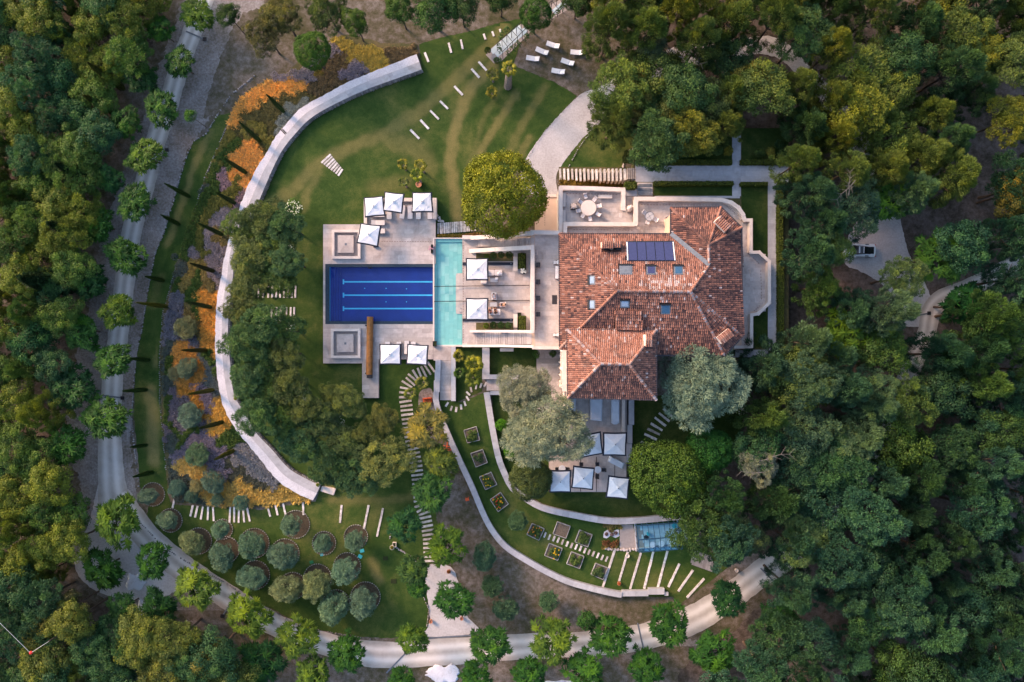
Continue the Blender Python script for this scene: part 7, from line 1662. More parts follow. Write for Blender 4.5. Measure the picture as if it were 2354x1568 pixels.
for y, l in ((609, 'topmost'), (648, 'second'), (685.5, 'third'), (722.5, 'lowest')):
    p = at(1237, y, TZ + .55); o = empty('planter_cube', (p.x, p.y, TZ), l + ' dark cube stool on the house terrace', 'stool', 'dark cubes on the house terrace')
    MB().box((p.x, p.y, TZ + .3), (.5, .6, .56)).build('box', M['cube'], o); MB().box((p.x, p.y, TZ + .6), (.54, .64, .06)).build('lid', M['planter'], o)
o = empty('door_mat', at(1274, 689, TZ), 'dark rectangular mat on the house terrace', 'mat'); vbox(MB(), 1268.6, 678.6, 1280, 699.5, TZ, TZ + .03).build('mat', M['navy'], o); vbox(MB(), 1269.4, 679.4, 1279.2, 698.7, TZ + .03, TZ + .034).build('inlay', M['planter'], o)
for (a, l, n_) in (((1271.4, 598, 1284.6, 608.4), 'upper', 2), ((1270.4, 765.5, 1284.6, 774), 'lower', 2)): sofa(*a, TZ, l + ' pair of cream seats against the villa on the house terrace', 'right', n=n_, name='terrace_armchair', cat='armchair')
sofa(1275.5, 610.5, 1283.5, 642, TZ, 'long cream sofa against the villa on the house terrace', 'right', n=1, name='terrace_sofa')
# flower planters
def planter_box(x0, y0, x1, y1, z, label, h=.55, flowers=None, n=22, mat='planter'):
    a = at(x0, y1, z + h); b = at(x1, y0, z + h); c = (a + b) / 2; o = empty('planter', (c.x, c.y, z), label, 'planter'); w_, d_ = b.x - a.x, b.y - a.y
    for (cx_, cy_, sx, sy) in ((0, d_ / 2 - .03, w_, .06), (0, -d_ / 2 + .03, w_, .06), (w_ / 2 - .03, 0, .06, d_ - .12), (-w_ / 2 + .03, 0, .06, d_ - .12)): MB().box((cx_, cy_, h / 2), (sx, sy, h)).local('side', M[mat], o)
    MB().box((0, 0, h * .42), (w_ - .12, d_ - .12, h * .84)).local('soil', M['hedgecore'], o)
    if flowers:
        mb = MB(); g = random.Random(int(x0))
        for i in range(n):
            s = g.uniform(.1, .2); mb.box((g.uniform(-.36, .36), g.uniform(-.30, .34), h + g.uniform(0, .35)), (s, s, s * .6), rz=g.uniform(0, 3), t=g.random())
        f = mb.local('flowers', M['petal'], o, kind='stuff'); f.color = (*flowers, 1)
planter_box(1196.8, 616.5, 1209, 629.5, D, 'dark square planter with white flowers under the upper hedge block', flowers=(.8, .8, .78), n=40)
planter_box(1189, 718.5, 1198, 727, D, 'dark box left of the lower hedge block')
planter_box(1311.5, 468, 1325.5, 481.5, DZ, 'dark planter with a pale flowering branch beside the dining chairs', flowers=(.8, .66, .60), n=46)
planter_box(994.2, 784, 1003, 796.5, D, 'dark box at the lower corner of the turquoise pool', .5)
planter_box(990, 562, 994.6, 582, D, 'slim dark planter with pink flowers left of the turquoise pool', .6, (.55, .30, .40), 8)
def pot(x, y, r, z, label, plant=None, mat='cream', square=False):
    p = at(x, y, z + .5); R_ = r * px(z); o = empty('plant_pot', (p.x, p.y, z), label, 'pot')
    MB().lathe((0, 0, 0), [(R_ * .6, 0), (R_ * .95, .35), (R_, .5), (R_ * 1.1, .52), (R_ * 1.1, .56), (R_ * .8, .56), (R_ * .78, .45)], 14).local('bowl', M[mat], o, smooth=False)
    if plant:
        c = bpy.data.objects.new('plant', CR['bush'][0]); C.objects.link(c); c.parent = o; c.location = (0, 0, .6); c.scale = (R_ * 1.1, R_ * 1.1, R_ * .8); c.color = (*plant, 1)
for a in [(T23(1063, 408), 4.2, .02, 'white rimmed pot on the second long board row', None, 'cream'), (T23(985, 662), 4.2, .02, 'white rimmed terracotta pot at the foot of the second board row', (.45, .12, .04), 'terracotta'), (T23(1657, 337), 4.6, .02, 'cream pot behind the slatted deck', None, 'cream'), (T23(2065, 542), 4.0, .02, 'cream pot beside the track right of the slatted deck', None, 'cream'),
          (T(0, 2, 2167, 528), 5, .8, 'pot with a yellow green shrub on the curved wall walk', (.22, .22, .02), 'cream'), (T(1, 2, 570, 1322), 5, .8, 'pot with a yellow green shrub at the lower end of the wall walk', (.15, .2, .02), 'cream'), (T(1, 3, 1251, 330), 5, .02, 'pot with a yellow green shrub on a stone block by the olive lawn', (.2, .2, .02), 'cream'), (T(1, 3, 1772, 552), 4.5, .02, 'terracotta pot on the lower gravel path', (.2, .08, .02), 'terracotta'), (T(1, 3, 1606, 1012), 4, .02, 'small terracotta pot at the left kerb of the lower gravel path', None, 'terracotta'), (T(1, 3, 1890, 985), 4, .02, 'small terracotta pot at the right kerb of the lower gravel path', None, 'terracotta'), (T(0, 0, 2700, 0), 0, 0, '', None, 'cream')]:
    if a[1]: pot(a[0][0], a[0][1], *a[1:])
for (x, y, l) in [(1231, 813.5, 'left leafy shrub below the house terrace wall'), (1271, 813.5, 'right dark leafy shrub in the courtyard corner')]: tree('court_shrub', 'bush', x, y, 12 if x < 1250 else 10, 1.2, (.035, .07, .015), l, 'shrub', trunk=False)
planter_box(T(1, 3, 1255, 0)[0], T(1, 3, 0, 285)[1], T(1, 3, 1288, 0)[0], T(1, 3, 0, 325)[1], 0, 'stone block under the yellow green potted shrub', .4, mat='cream')
# stone kerb walls on the olive lawn and edging stones
def stone_line(pts, n, label, group=None, s=.32, z=0.0, name='stone_edging', mat='bluestone', t=(.3, 1)):
    P = resample(pts, n); c = at(*P[n // 2]); o = empty(name, c, label, 'stone edging', group); its = []
    for p in P:
        if rnd.random() < (.3 if s < .35 else 0): continue
        q = at(p[0] + rnd.uniform(-.6, .6), p[1] + rnd.uniform(-.6, .6)); its.append((TRS((q.x, q.y, z + .1), (s * rnd.uniform(.4, .95), s * rnd.uniform(.4, .85), rnd.uniform(.12, .24)), rnd.uniform(0, 3)), prnd(*t)))
    pieces(o, 'stone', its, 'stone', mat, 300)
stone_line(TT(0, 0, [(2354, 690), (2120, 880), (2000, 1060), (1900, 1230), (1780, 1300), (1720, 1430)]) + TT(0, 1, [(1660, 50), (1600, 270), (1500, 600), (1430, 750), (1380, 1000), (1340, 1250), (1300, 1500)]) + TT(0, 2, [(1270, 50), (1240, 300), (1210, 700), (1250, 1100), (1280, 1350)]), 260, 'line of pale stones between stony verge and long grass strip')
stone_line(TT(0, 0, [(2354, 860), (2180, 1040), (2080, 1180)]) + TT(0, 1, [(1880, 80), (1790, 380)]), 70, 'short line of stones edging the top of the planting')
stone_line(TT(0, 1, [(1640, 820), (1580, 1030), (1500, 1300), (1480, 1560)]) + TT(0, 2, [(1470, 100), (1470, 560), (1500, 900), (1530, 1200)]), 110, 'thin line of stones between grass strip and lavender bands', s=.22)
stone_line(TT(0, 3, [(1300, 110), (1500, 320), (1700, 450), (2050, 640), (2354, 830)]) + TT(1, 3, [(150, 910), (400, 1050), (700, 1110), (1050, 1170)]), 130, 'rough stone kerb between olive lawn and track', s=.3, t=(.1, .6))
stone_line(TT(1, 3, [(1240, 200), (1225, 270), (1250, 300)]), 8, 'short dry stone wall left of the stone block')
stone_line(TT(1, 3, [(1285, 325), (1380, 385), (1440, 425), (1490, 470)]), 22, 'dry stone line running down to the gravel path corner', s=.42)
stone_line(TT(1, 3, [(1545, 790), (1590, 900), (1570, 1060)]), 24, 'stones along the left kerb of the lower gravel path', s=.24)
stone_line([(1284, 425), (1330, 340), (1375, 282), (1388, 262)], 46, 'stones along the right kerb of the upper gravel path', s=.28)
stone_line([(1204, 378), (1250, 303), (1313, 236), (1345, 210), (1376, 200)], 60, 'thin stone kerb on the left of the upper gravel path', s=.16)
stone_line([(1005, 497), (1012, 503), (1008, 508), (1018, 509)], 6, 'boulders at the head of the palisade logs', s=.6, mat='stone')
stone_line(TT(2, 3, [(860, 340), (900, 345), (950, 345), (1010, 350), (1080, 350), (1140, 345)]), 11, 'big flat stones along the front of the pale court', s=.75, mat='stone')
stone_line(TT(2, 3, [(1590, 110), (1600, 160), (1590, 210), (1600, 260), (1590, 300)]), 12, 'flat stones climbing right of the greenhouse', s=.8, mat='bluestone')
stone_line([(1431, 384), (1433, 368), (1440, 352), (1455, 342)], 12, 'curving boulders round the box cubes', s=.5, mat='stone')

# ------------------------------------------------------------------ palms
def frond_mesh(seed, fan=True):
    q = random.Random(seed); mb = MB(); n = 13
    mb.beam((0, 0, 0), (.5, 0, .08), .035, .03, t=.4)
    for i in range(n):
        a = (i - (n - 1) / 2) / n * 2.5; L = .55 * (1 - .25 * abs(a)) * q.uniform(.9, 1.05); c, s = math.cos(a), math.sin(a); w_ = .05
        m = Vector((.5 + c * L * .55, s * L * .55, .10)); e = Vector((.5 + c * L, s * L, .0 - .12 * q.random()))
        nrm = Vector((-s, c, 0)) * w_
        b0 = Vector((.46, 0, .08))
        mb.add([b0, m - nrm, e, m + nrm], [(0, 1, 2, 3)], q.uniform(.2, .95))
    return mb.mesh('frond', M['leafbig'])
FR = [frond_mesh(1), frond_mesh(2), frond_mesh(3)]
def palm(x, y, r, z, label, base=None, fat=.12, col=(.09, .13, .02), n=16, bark='barkpale'):
    p = at(x, y, z); b = at(*base) if base else Vector((p.x, p.y, 0)); R_ = r * px(z)
    o = empty('palm_tree', b, label, 'palm', 'palms of the garden')
    k = Vector((p.x - b.x, p.y - b.y, z)); mb = MB(); 
    seg = 7
    for i in range(seg):
        a, c = k * (i / seg), k * ((i + 1) / seg); mb.tube(a, c, fat * (1.35 - .5 * i / seg) * 1.05, fat * (1.35 - .5 * i / seg) * .9, 9, t=.5)
    mb.local('trunk', M[bark], o)
    for i in range(n):
        f = bpy.data.objects.new('frond', FR[i % 3]); C.objects.link(f); f.parent = o; f.location = k
        up = rnd.uniform(-.25, .55); f.rotation_euler = (rnd.uniform(-.3, .3), -up, 2 * PI * i / n + rnd.uniform(-.2, .2)); s = R_ * rnd.uniform(.8, 1.1); f.scale = (s, s, s)
        j = rnd.uniform(.8, 1.3); f.color = (col[0] * j, col[1] * j, col[2], 1)
palm(1170, 158, 19, 6.5, 'tall palm with a thick pale trunk near the pergola mouth', base=(1167, 199), fat=.42, col=(.16, .17, .02))
for a in [((1132, 172, 17, 2.6), 'upper of two bushy palms left of the thick trunked palm', (.13, .14, .03)), ((1130, 212, 15, 2.0), 'lower of two bushy palms left of the thick trunked palm', (.16, .16, .02)), ((925, 378, 15, 3.0), 'left palm above the top parasols', (.13, .14, .02)), ((966, 380, 16, 4.0), 'right upper palm above the top parasols', (.14, .15, .02)), ((927, 419, 14, 3.0), 'lower left palm just above the top parasols', (.06, .09, .02)), ((958, 402, 17, 4.5), 'bright tall palm above the rightmost top parasol', (.15, .19, .02)),
          ((1054, 818, 16, 2.2), 'upper left palm in the lawn beside the garden stairs', (.13, .14, .02)), ((1088, 838, 23, 3.0), 'big yellow green palm in the lawn beside the garden stairs', (.17, .19, .02)), ((1055, 857, 15, 2.2), 'lower left palm in the lawn beside the garden stairs', (.05, .10, .02)), ((1085, 871, 20, 2.5), 'lowest palm in the lawn beside the garden stairs', (.09, .13, .02)),
          ((970, 880, 17, 2.2), 'palm leaning over the top of the sleeper path', (.10, .12, .03)), ((943, 904, 16, 2.2), 'palm growing across the upper sleepers', (.10, .13, .03)), ((975, 936, 13, 1.6), 'small yellow palm below the red orange seat', (.18, .19, .02))]:
    palm(*a[0], a[1], col=a[2])
# ------------------------------------------------------------------ vine pergola
def pergola(floor, A, B, n, label, side=1):
    W = [at(x, y, .03) for x, y in floor]; c = sum(W, Vector()) / len(W); o = empty('pergola', (c.x, c.y, 0), label, 'pergola')
    Z_ = 2.4; a0, a1 = at(*A[0], Z_), at(*A[1], Z_); b0, b1 = at(*B[0], Z_), at(*B[1], Z_)
    MB().beam(a0, a1, .07, .08).build('beam', M['black'], o); MB().beam(b0, b1, .07, .08).build('beam', M['black'], o)
    for i in range(n + 1):
        f = i / n; p, q = a0 + (a1 - a0) * f, b0 + (b1 - b0) * f; MB().beam(p, q, .06, .06).build('cross_bar', M['black'], o)
        for v in (p, q): MB().box((v.x, v.y, Z_ / 2 - .05), (.08, .08, Z_ - .1)).build('post', M['black'], o)
def poly_slabs(name, poly, z, axis, sw, sh, mat, spread=1):
    """slabs laid on a slanting grid inside a plan polygon"""
    W = wpoly(poly, z); b = MB().prism(W, 0, z - .03).build(name, M['stonebase']); b['kind'] = 'structure'
    ca, sa = math.cos(axis), math.sin(axis); U = [(x * ca + y * sa, -x * sa + y * ca) for x, y in W]; its = []
    u0, u1 = min(u for u, v in U), max(u for u, v in U); v0, v1 = min(v for u, v in U), max(v for u, v in U)
    v = v0
    while v < v1:
        u = u0 + rnd.uniform(-.3, 0)
        while u < u1:
            L = sw * rnd.uniform(.8, 1.2)
            if all(inpoly(u + L * a, v + sh * bb, U) for a, bb in ((.05, .05), (.95, .05), (.05, .95), (.95, .95))):
                cu, cv = u + L / 2, v + sh / 2; its.append((TRS((cu * ca - cv * sa, cu * sa + cv * ca, z - .015), (L - .02, sh - .02, .03), axis), max(0, min(.99, rnd.gauss(.5, .2 * spread)))))
            u += L
        v += sh
    pieces(b, 'paving_slab', its, 'box', mat, 300); return b
F1 = [(1116, 126), (1135, 146), (1154, 139), (1224, 69), (1197, 55), (1130, 110)]
F2 = [(1256, 16), (1286, 0), (1330, -40), (1350, -20), (1309, 20), (1265, 45.5), (1270, 26)]
ax_ = math.atan2(113 - 55, 1197 - 1130)
poly_slabs('pergola_path', F1, .05, ax_, 1.2, .75, 'palepath'); poly_slabs('pergola_path', F2, .05, ax_, 1.2, .75, 'palepath')
pergola(F1, ((1142, 100), (1198, 50)), ((1155, 119), (1212, 62)), 5, 'black metal vine pergola over the pale path at the top of the lawn')
pergola(F2, ((1256, 12), (1318, -36)), ((1270, 32), (1334, -22)), 5, 'upper black metal pergola section cut by the top edge')
for bl, l in (([(1157, 74, 8), (1165, 66, 7), (1150, 84, 6)], 'vine on the upper left side of the pergola'), ([(1178, 110, 7), (1190, 101, 8), (1168, 122, 7), (1210, 82, 7), (1222, 72, 7), (1150, 138, 4)], 'vine along the lower right side of the pergola'), ([(1146, 104, 5), (1149, 114, 5)], 'small vine crossing the mouth of the pergola'), ([(1282, 26, 6), (1290, 18, 7), (1300, 8, 7), (1272, 36, 5)], 'vine on the upper pergola section')):
    patch('climbing_vine', bl, 'mound', (.06, .13, .035), l, 1.2, 1.2, .45, cat='vine')
# ------------------------------------------------------------------ greenhouse and its surroundings
gh = empty('greenhouse', at(1516, 1236), 'glass greenhouse with a blue frame below the inner garden wall', 'greenhouse')
E_, Rg = 1.9, 2.9
n0, n1 = at(1463.3, 1208, E_), at(1563, 1200.6, E_); s0, s1 = at(1468, 1269.6, E_), at(1568.5, 1262, E_); r0, r1 = at(1467.4, 1241, Rg), at(1567.9, 1233.4, Rg)
fr = MB()
for a, b in ((n0, n1), (s0, s1), (n0, s0), (n1, s1)): MB().beam(a, b, .09, .1).build('eave_bar', M['blueframe'], gh)
MB().beam(r0, r1, .14, .12).build('ridge_bar', M['blueframe'], gh)
lerp3 = lambda a, b, f: a + (b - a) * f
for i in range(9):
    f = i / 8
    for e0, e1 in ((n0, n1), (s0, s1)):
        a = lerp3(e0, e1, f); b = lerp3(r0, r1, f); MB().beam(a, b, .07, .07).build('rafter', M['blueframe'], gh)
        MB().box((a.x, a.y, E_ / 2), (.06, .06, E_ - .1)).build('mullion', M['blueframe'], gh)
        if i < 8:
            g_ = 1 / 8; q = [lerp3(e0, e1, f + .006), lerp3(e0, e1, f + g_ - .006), lerp3(r0, r1, f + g_ - .006), lerp3(r0, r1, f + .006)]
            if (q[1] - q[0]).cross(q[2] - q[0]).z < 0: q = q[::-1]
            MB().add([tuple(v) for v in q], [(0, 1, 2, 3)]).build('roof_pane', M['glass'], gh)
            w0, w1 = lerp3(e0, e1, f + .006), lerp3(e0, e1, f + g_ - .006)
            MB().add([(w0.x, w0.y, .3), (w1.x, w1.y, .3), (w1.x, w1.y, E_ - .06), (w0.x, w0.y, E_ - .06)], [(0, 1, 2, 3)]).build('wall_pane', M['glass'], gh)
for e, f_, r_ in ((n0, s0, r0), (n1, s1, r1)):
    for k in range(4):
        a, b = lerp3(e, f_, k / 4 + .01), lerp3(e, f_, (k + 1) / 4 - .01)
        MB().add([(a.x, a.y, .3), (b.x, b.y, .3), (b.x, b.y, E_ - .06), (a.x, a.y, E_ - .06)], [(0, 1, 2, 3)]).build('wall_pane', M['glass'], gh); MB().box((a.x, a.y, E_ / 2), (.06, .06, E_ - .1)).build('mullion', M['blueframe'], gh)
for a, b in ((n0, n1), (s0, s1), (n0, s0), (n1, s1)): MB().beam((a.x, a.y, .15), (b.x, b.y, .15), .15, .3).build('plinth', M['bs'], gh)
poly_slabs('greenhouse_floor', [(1463, 1207), (1562, 1200), (1567, 1261), (1467, 1268)], .06, .07, .9, .6, 'palepath', .5)
for (x, y, r, c, l) in [(1485, 1236, 6, 'planter', 'round grey table inside the greenhouse'), (1490, 1228, 4, 'teal', 'turquoise bucket inside the greenhouse'), (1550, 1209, 6, 'teal', 'turquoise basin in the far corner of the greenhouse'), (1500, 1252, 7, 'cover', 'left pale round tray in the greenhouse'), (1520, 1250, 7, 'cover', 'middle pale round tray in the greenhouse'), (1545, 1247, 6, 'cover', 'right pale round tray in the greenhouse')]:
    p = at(x, y, .6); o = empty('greenhouse_table' if r > 5 else 'bucket', (p.x, p.y, .06), l, 'table' if r > 5 else 'bucket'); R_ = r * px(.6)
    MB().tube((0, 0, .5), (0, 0, .56), R_, R_, 16).local('top', M[c], o); MB().tube((0, 0, 0), (0, 0, .5), R_ * .3 if r > 5 else R_ * .8, R_ * .2 if r > 5 else R_ * .95, 10).local('stand', M[c], o)
poly_slabs('pale_court', TT(2, 3, [(992, 122), (1112, 120), (1160, 370), (1120, 345), (1045, 350), (990, 335)]), .06, .05, 1.3, 1.0, 'palepath', .5)
patch('rock_garden', [(*T23(880, 300), 9), (*T23(930, 310), 8), (*T23(960, 290), 7), (*T23(850, 290), 6)], 'red', (.20, .09, .04), 'red leaved low plants in the rock garden left of the greenhouse', .35)
patch('rock_garden', [(*T23(880, 145), 7), (*T23(920, 150), 8), (*T23(970, 145), 7), (*T23(850, 325), 5), (*T23(945, 330), 6)], 'grass', (.20, .17, .06), 'golden grasses round the rock garden', .4)
sheet('white_gravel_bed', TT(2, 3, [(850, 185), (880, 172), (985, 168), (986, 225), (950, 240), (905, 225), (870, 245), (838, 235)]), .022, M['whitegravel'], 0, 1.0)
patch('rock_garden', [(*T23(870, 210), 4), (*T23(920, 215), 4), (*T23(955, 200), 4), (*T23(900, 180), 3)], 'red', (.16, .09, .08), 'purplish plants on the white gravel left of the greenhouse', .3)
DKP = [(1599.3, 1265.5), (1631.4, 1277.8), (1641.7, 1299.7), (1636.2, 1314.7), (1590.4, 1298.3), (1587, 1291.5), (1590.4, 1279.2)]
c = at(1615, 1290); sd_ = empty('slatted_deck', c, 'grey slatted timber deck right of the long board rows', 'deck')
Wd_ = wpoly(DKP, .3); an = math.atan2(-22, -5) ; ca, sa = math.cos(an), math.sin(an)
U = [(x * ca + y * sa, -x * sa + y * ca) for x, y in Wd_]; v = min(p[1] for p in U) + .11
while v < max(p[1] for p in U):
    xs = []
    for i in range(len(U)):
        a, b = U[i], U[(i + 1) % len(U)]
        if (a[1] > v) != (b[1] > v): xs.append(a[0] + (b[0] - a[0]) * (v - a[1]) / (b[1] - a[1]))
    if len(xs) >= 2:
        x0, x1 = min(xs), max(xs); cu = (x0 + x1) / 2
        MB().box((cu * ca - v * sa, cu * sa + v * ca, .27), (x1 - x0, .20, .05), rz=an, t=prnd(.2, .7)).build('slat', M['bluestone'], sd_)
    v += .225
MB().prism(shrink(Wd_, .06), 0, .24).build('frame', M['greytimber'], sd_)
# ------------------------------------------------------------------ white sports car
def car(x, y, az, label):
    p = at(x, y, .6); o = empty('sports_car', (p.x, p.y, .03), label, 'car', rz=-R(az))
    # stations along the length, rear at +x: (x, half width, floor, waist, top, top half width)
    st = [(-2.25, .62, .25, .48, .52, .50), (-2.05, .84, .2, .58, .64, .70), (-1.5, .94, .18, .66, .74, .78), (-.95, .93, .18, .72, .80, .76), (0, .91, .18, .76, .84, .76), (.9, .95, .18, .82, .90, .76), (1.6, .98, .2, .86, .92, .78), (2.05, .93, .24, .84, .88, .76), (2.25, .82, .32, .74, .78, .66)]
    vs = []; 
    for (X, w_, f, wa, tp_, tw) in st: vs += [(X, -w_ * .9, f), (X, -w_, (f + wa) / 2), (X, -w_ * .96, wa), (X, -tw, tp_), (X, 0, tp_ + .03), (X, tw, tp_), (X, w_ * .96, wa), (X, w_, (f + wa) / 2), (X, w_ * .9, f)]
    n = 9; fs = [(k * n + i, k * n + i + 1, (k + 1) * n + i + 1, (k + 1) * n + i) for k in range(len(st) - 1) for i in range(n - 1)] + [tuple(range(n)), tuple(reversed(range((len(st) - 1) * n, len(st) * n)))]
    fs += [(k * n + n - 1, k * n, (k + 1) * n, (k + 1) * n + n - 1) for k in range(len(st) - 1)]
    MB().add(vs, [tuple(reversed(f)) for f in fs]).local('body', M['carwhite'], o, smooth=False)
    st2 = [(-.95, .68, .83, .84), (-.35, .66, .84, 1.12), (.25, .60, .86, 1.20), (.85, .58, .88, 1.12), (1.55, .56, .90, .95)]; vs = []
    for (X, w_, b, t_) in st2: vs += [(X, -w_, b), (X, -w_ * .78, t_), (X, w_ * .78, t_), (X, w_, b)]
    fs = [(k * 4 + i, k * 4 + i + 1, (k + 1) * 4 + i + 1, (k + 1) * 4 + i) for k in range(4) for i in range(3)] + [(0, 1, 2, 3), (19, 18, 17, 16)]
    MB().add(vs, [tuple(reversed(f)) for f in fs]).local('windows', M['carglass'], o)
    MB().add([(-.30, -.48, 1.135), (.45, -.46, 1.20), (.45, .46, 1.20), (-.30, .48, 1.135)], [(0, 1, 2, 3)]).local('roof', M['carwhite'], o)
    MB().box((2.23, 0, .50), (.22, 1.62, .34)).local('rear_bumper', M['planter'], o); MB().box((1.72, 0, .945), (.42, 1.0, .03)).local('engine_cover', M['carglass'], o)
    for s in (-1, 1):
        MB().box((2.20, s * .72, .76), (.12, .34, .07)).local('tail_light', M['taillight'], o); MB().box((-2.02, s * .62, .60), (.28, .22, .09), rz=s * .4).local('headlight', M['carglass'], o)
        MB().box((.98, s * .82, .86), (.5, .12, .10)).local('side_intake', M['carglass'], o); MB().box((-.62, s * 1.0, .85), (.14, .2, .12)).local('mirror', M['carwhite'], o)
        for X in (-1.35, 1.40):
            w_ = MB().tube((X, s * .98, .33), (X, s * .72, .33), .33, n=18).local('wheel', M['rubber'], o); MB().tube((X, s * .99, .33), (X, s * .97, .33), .2, n=12).local('rim', M['greymetal'], w_)
    return o
car(1974, 575.5, 2, 'white sports car parked half under a tree on the pale court')
# ------------------------------------------------------------------ people
def skin_body(name, joints, edges, mat, parent, sub=1):
    me = bpy.data.meshes.new(name); me.from_pydata([j[0] for j in joints], edges, []); o = bpy.data.objects.new(name, me); C.objects.link(o)
    m = o.modifiers.new('skin', 'SKIN'); m.use_smooth_shade = True; 
    if not me.skin_vertices: me.skin_vertices.new(name='')
    for sv, j in zip(me.skin_vertices[0].data, joints): sv.radius = (j[1], j[1])
    me.skin_vertices[0].data[0].use_root = True
    s = o.modifiers.new('sub', 'SUBSURF'); s.levels = sub; s.render_levels = sub
    me.materials.append(mat); o.parent = parent; return o
def person(x, y, az, z, label, shirt, bottom, hair_len=.0, lie=.25, legs=None):
    """seated; +x is where the person faces"""
    p = at(x, y, z + .6); o = empty('person', (p.x, p.y, z), label, 'person', rz=-R(az))
    L = lie; J = [((0, 0, .50), .13), ((-.06 - L * .2, 0, .68), .125), ((-.10 - L * .5, 0, .90), .14), ((-.10 - L * .62, 0, 1.04), .055), ((-.09 - L * .62, 0, 1.13), .085), ((-.06 - L * .6, 0, 1.23), .095)]; E = [(0, 1), (1, 2), (2, 3), (3, 4), (4, 5)]
    for s in (-1, 1):
        k = len(J); sx, sz = J[2][0][0], .95
        J += [((sx, s * .19, sz), .06), ((sx + .12, s * .26, .74), .045), ((sx + .33, s * .20, .64), .035), ((sx + .40, s * .18, .63), .03)]; E += [(2, k), (k, k + 1), (k + 1, k + 2), (k + 2, k + 3)]
        for f, dy in enumerate((-.03, -.01, .01, .03, .045 * s)):
            q = len(J); ln = (.08, .10, .095, .07, .05)[f]; J += [((sx + .42 + ln * .5, s * .18 + dy, .62), .010), ((sx + .42 + ln, s * .18 + dy * 1.1, .60), .008)]; E += [(k + 3, q), (q, q + 1)]
        h = len(J); J += [((.06, s * .10, .49), .10), ((.46, s * .13, .50), .065), ((.50, s * .12, .12), .042), ((.64, s * .13, .05), .035)]; E += [(0, h), (h, h + 1), (h + 1, h + 2), (h + 2, h + 3)]
    q = len(J); J += [((.04 - L * .6, 0, 1.19), .018)]; E += [(5, q)]
    skin_body('body', J, E, M['skin'], o)
    a = [((0, 0, .53), .145)] + [(J[1][0], .145), (J[2][0], .16)]; ea = [(0, 1), (1, 2)]
    for s in (-1, 1): k = len(a); sx = J[2][0][0]; a += [((sx, s * .19, .95), .08), ((sx + .08, s * .235, .82), .065)]; ea += [(2, k), (k, k + 1)]
    skin_body('shirt', a, ea, M[shirt], o)
    a = [((0, 0, .49), .14)]; ea = []
    for s in (-1, 1): k = len(a); a += [((.08, s * .10, .49), .115), ((.36, s * .125, .50), .085)]; ea += [(0, k), (k, k + 1)]
    skin_body('shorts', a, ea, M[bottom], o)
    hx = J[5][0][0]; mb = MB(); mb.lathe((hx - .02, 0, 1.20), [(.105, 0), (.115, .06), (.09, .11), (.03, .135)], 10)
    if hair_len: mb.lathe((hx - .09, 0, 1.20 - hair_len), [(.05, 0), (.08, hair_len * .6), (.09, hair_len)], 8)
    mb.local('hair', M['hair'], o, smooth=True)
    for s in (-1, 1): MB().box((hx + .088, s * .035, 1.235), (.02, .025, .015)).local('eye', M['shirtw'], o)
    MB().box((hx + .088, 0, 1.165), (.02, .05, .012)).local('mouth', M['taillight'], o)
person(1135, 680, 82, D, 'person in a white shirt sitting in the armchair above the coffee table', 'shirtw', 'shirtw')
person(1156, 700.5, 180, D, 'person with bare tanned arms in the armchair right of the coffee table', 'shirtt', 'shirtb', lie=.4)
person(1126, 716, -95, D, 'person in a plum top at the left end of the sofa by the parasol', 'shirtp', 'shirtb', .12)
person(1138.5, 715.5, -100, D, 'person in black with crossed straps on the sofa beside the parasol', 'shirtb', 'shirtb', .2, lie=.35)
person(853, 1131, 0, -.3, '', 'shirtb', 'shirtb') if False else None
# ------------------------------------------------------------------ small things
def at_T(c_, r_, X, Y, z=0): return at(*T(c_, r_, X, Y), z)
p = at_T(1, 2, 1575, 548, .5); o = empty('lounge_chair', (p.x, p.y, 0), 'bright red orange lounge chair above the small yellow palm', 'chair', rz=.1)
MB().prism(rbox(0, 0, 1.3, .8, 0, .2), .1, .45).local('seat_shell', M['red'], o); MB().beam((-.6, .34, .6), (.6, .34, .6), .14, .5).local('backrest', M['red'], o)
for k in (-.28, .28): MB().box((k, -.04, .47), (.46, .62, .05)).local('cushion', M['redd'], o)
p = at_T(1, 2, 1755, 985, 1); o = empty('wire_sculpture', (p.x, p.y, 0), 'red wire sculpture of thin bars beside the curving grey wall', 'sculpture')
for a, b in (((-.9, -.5, 0), (0, .1, 1.5)), ((.9, -.4, 0), (0, .1, 1.5)), ((0, .9, 0), (0, .1, 1.5)), ((-1.2, .3, .2), (1.0, .1, .8)), ((-.9, -.5, 0), (.9, -.4, 0))): MB().tube(a, b, .05, n=6).local('bar', M['red'], o)
p = at_T(1, 2, 1942, 1455, .3); o = empty('red_stool', (p.x, p.y, 0), 'small red stool with splayed legs on the bare ground', 'stool')
MB().box((0, 0, .4), (.5, .42, .06), rz=.3).local('seat', M['red'], o)
for k in range(4): a = k * PI / 2 + .8; MB().tube((.18 * math.cos(a), .18 * math.sin(a), .38), (.34 * math.cos(a), .34 * math.sin(a), 0), .03, n=6).local('leg', M['red'], o)
p = at_T(1, 2, 1177, 968, 3.5); o = empty('terracotta_urn', (p.x, p.y, 0), 'terracotta ball on a dark post among the pines below the pool', 'urn')
MB().tube((0, 0, 0), (0, 0, 3.2), .1, n=8).local('post', M['black'], o); MB().lathe((0, 0, 3.15), [(.15, 0), (.42, .2), (.48, .45), (.42, .7), (.15, .88)], 14).local('ball', M['terracotta'], o, smooth=True)
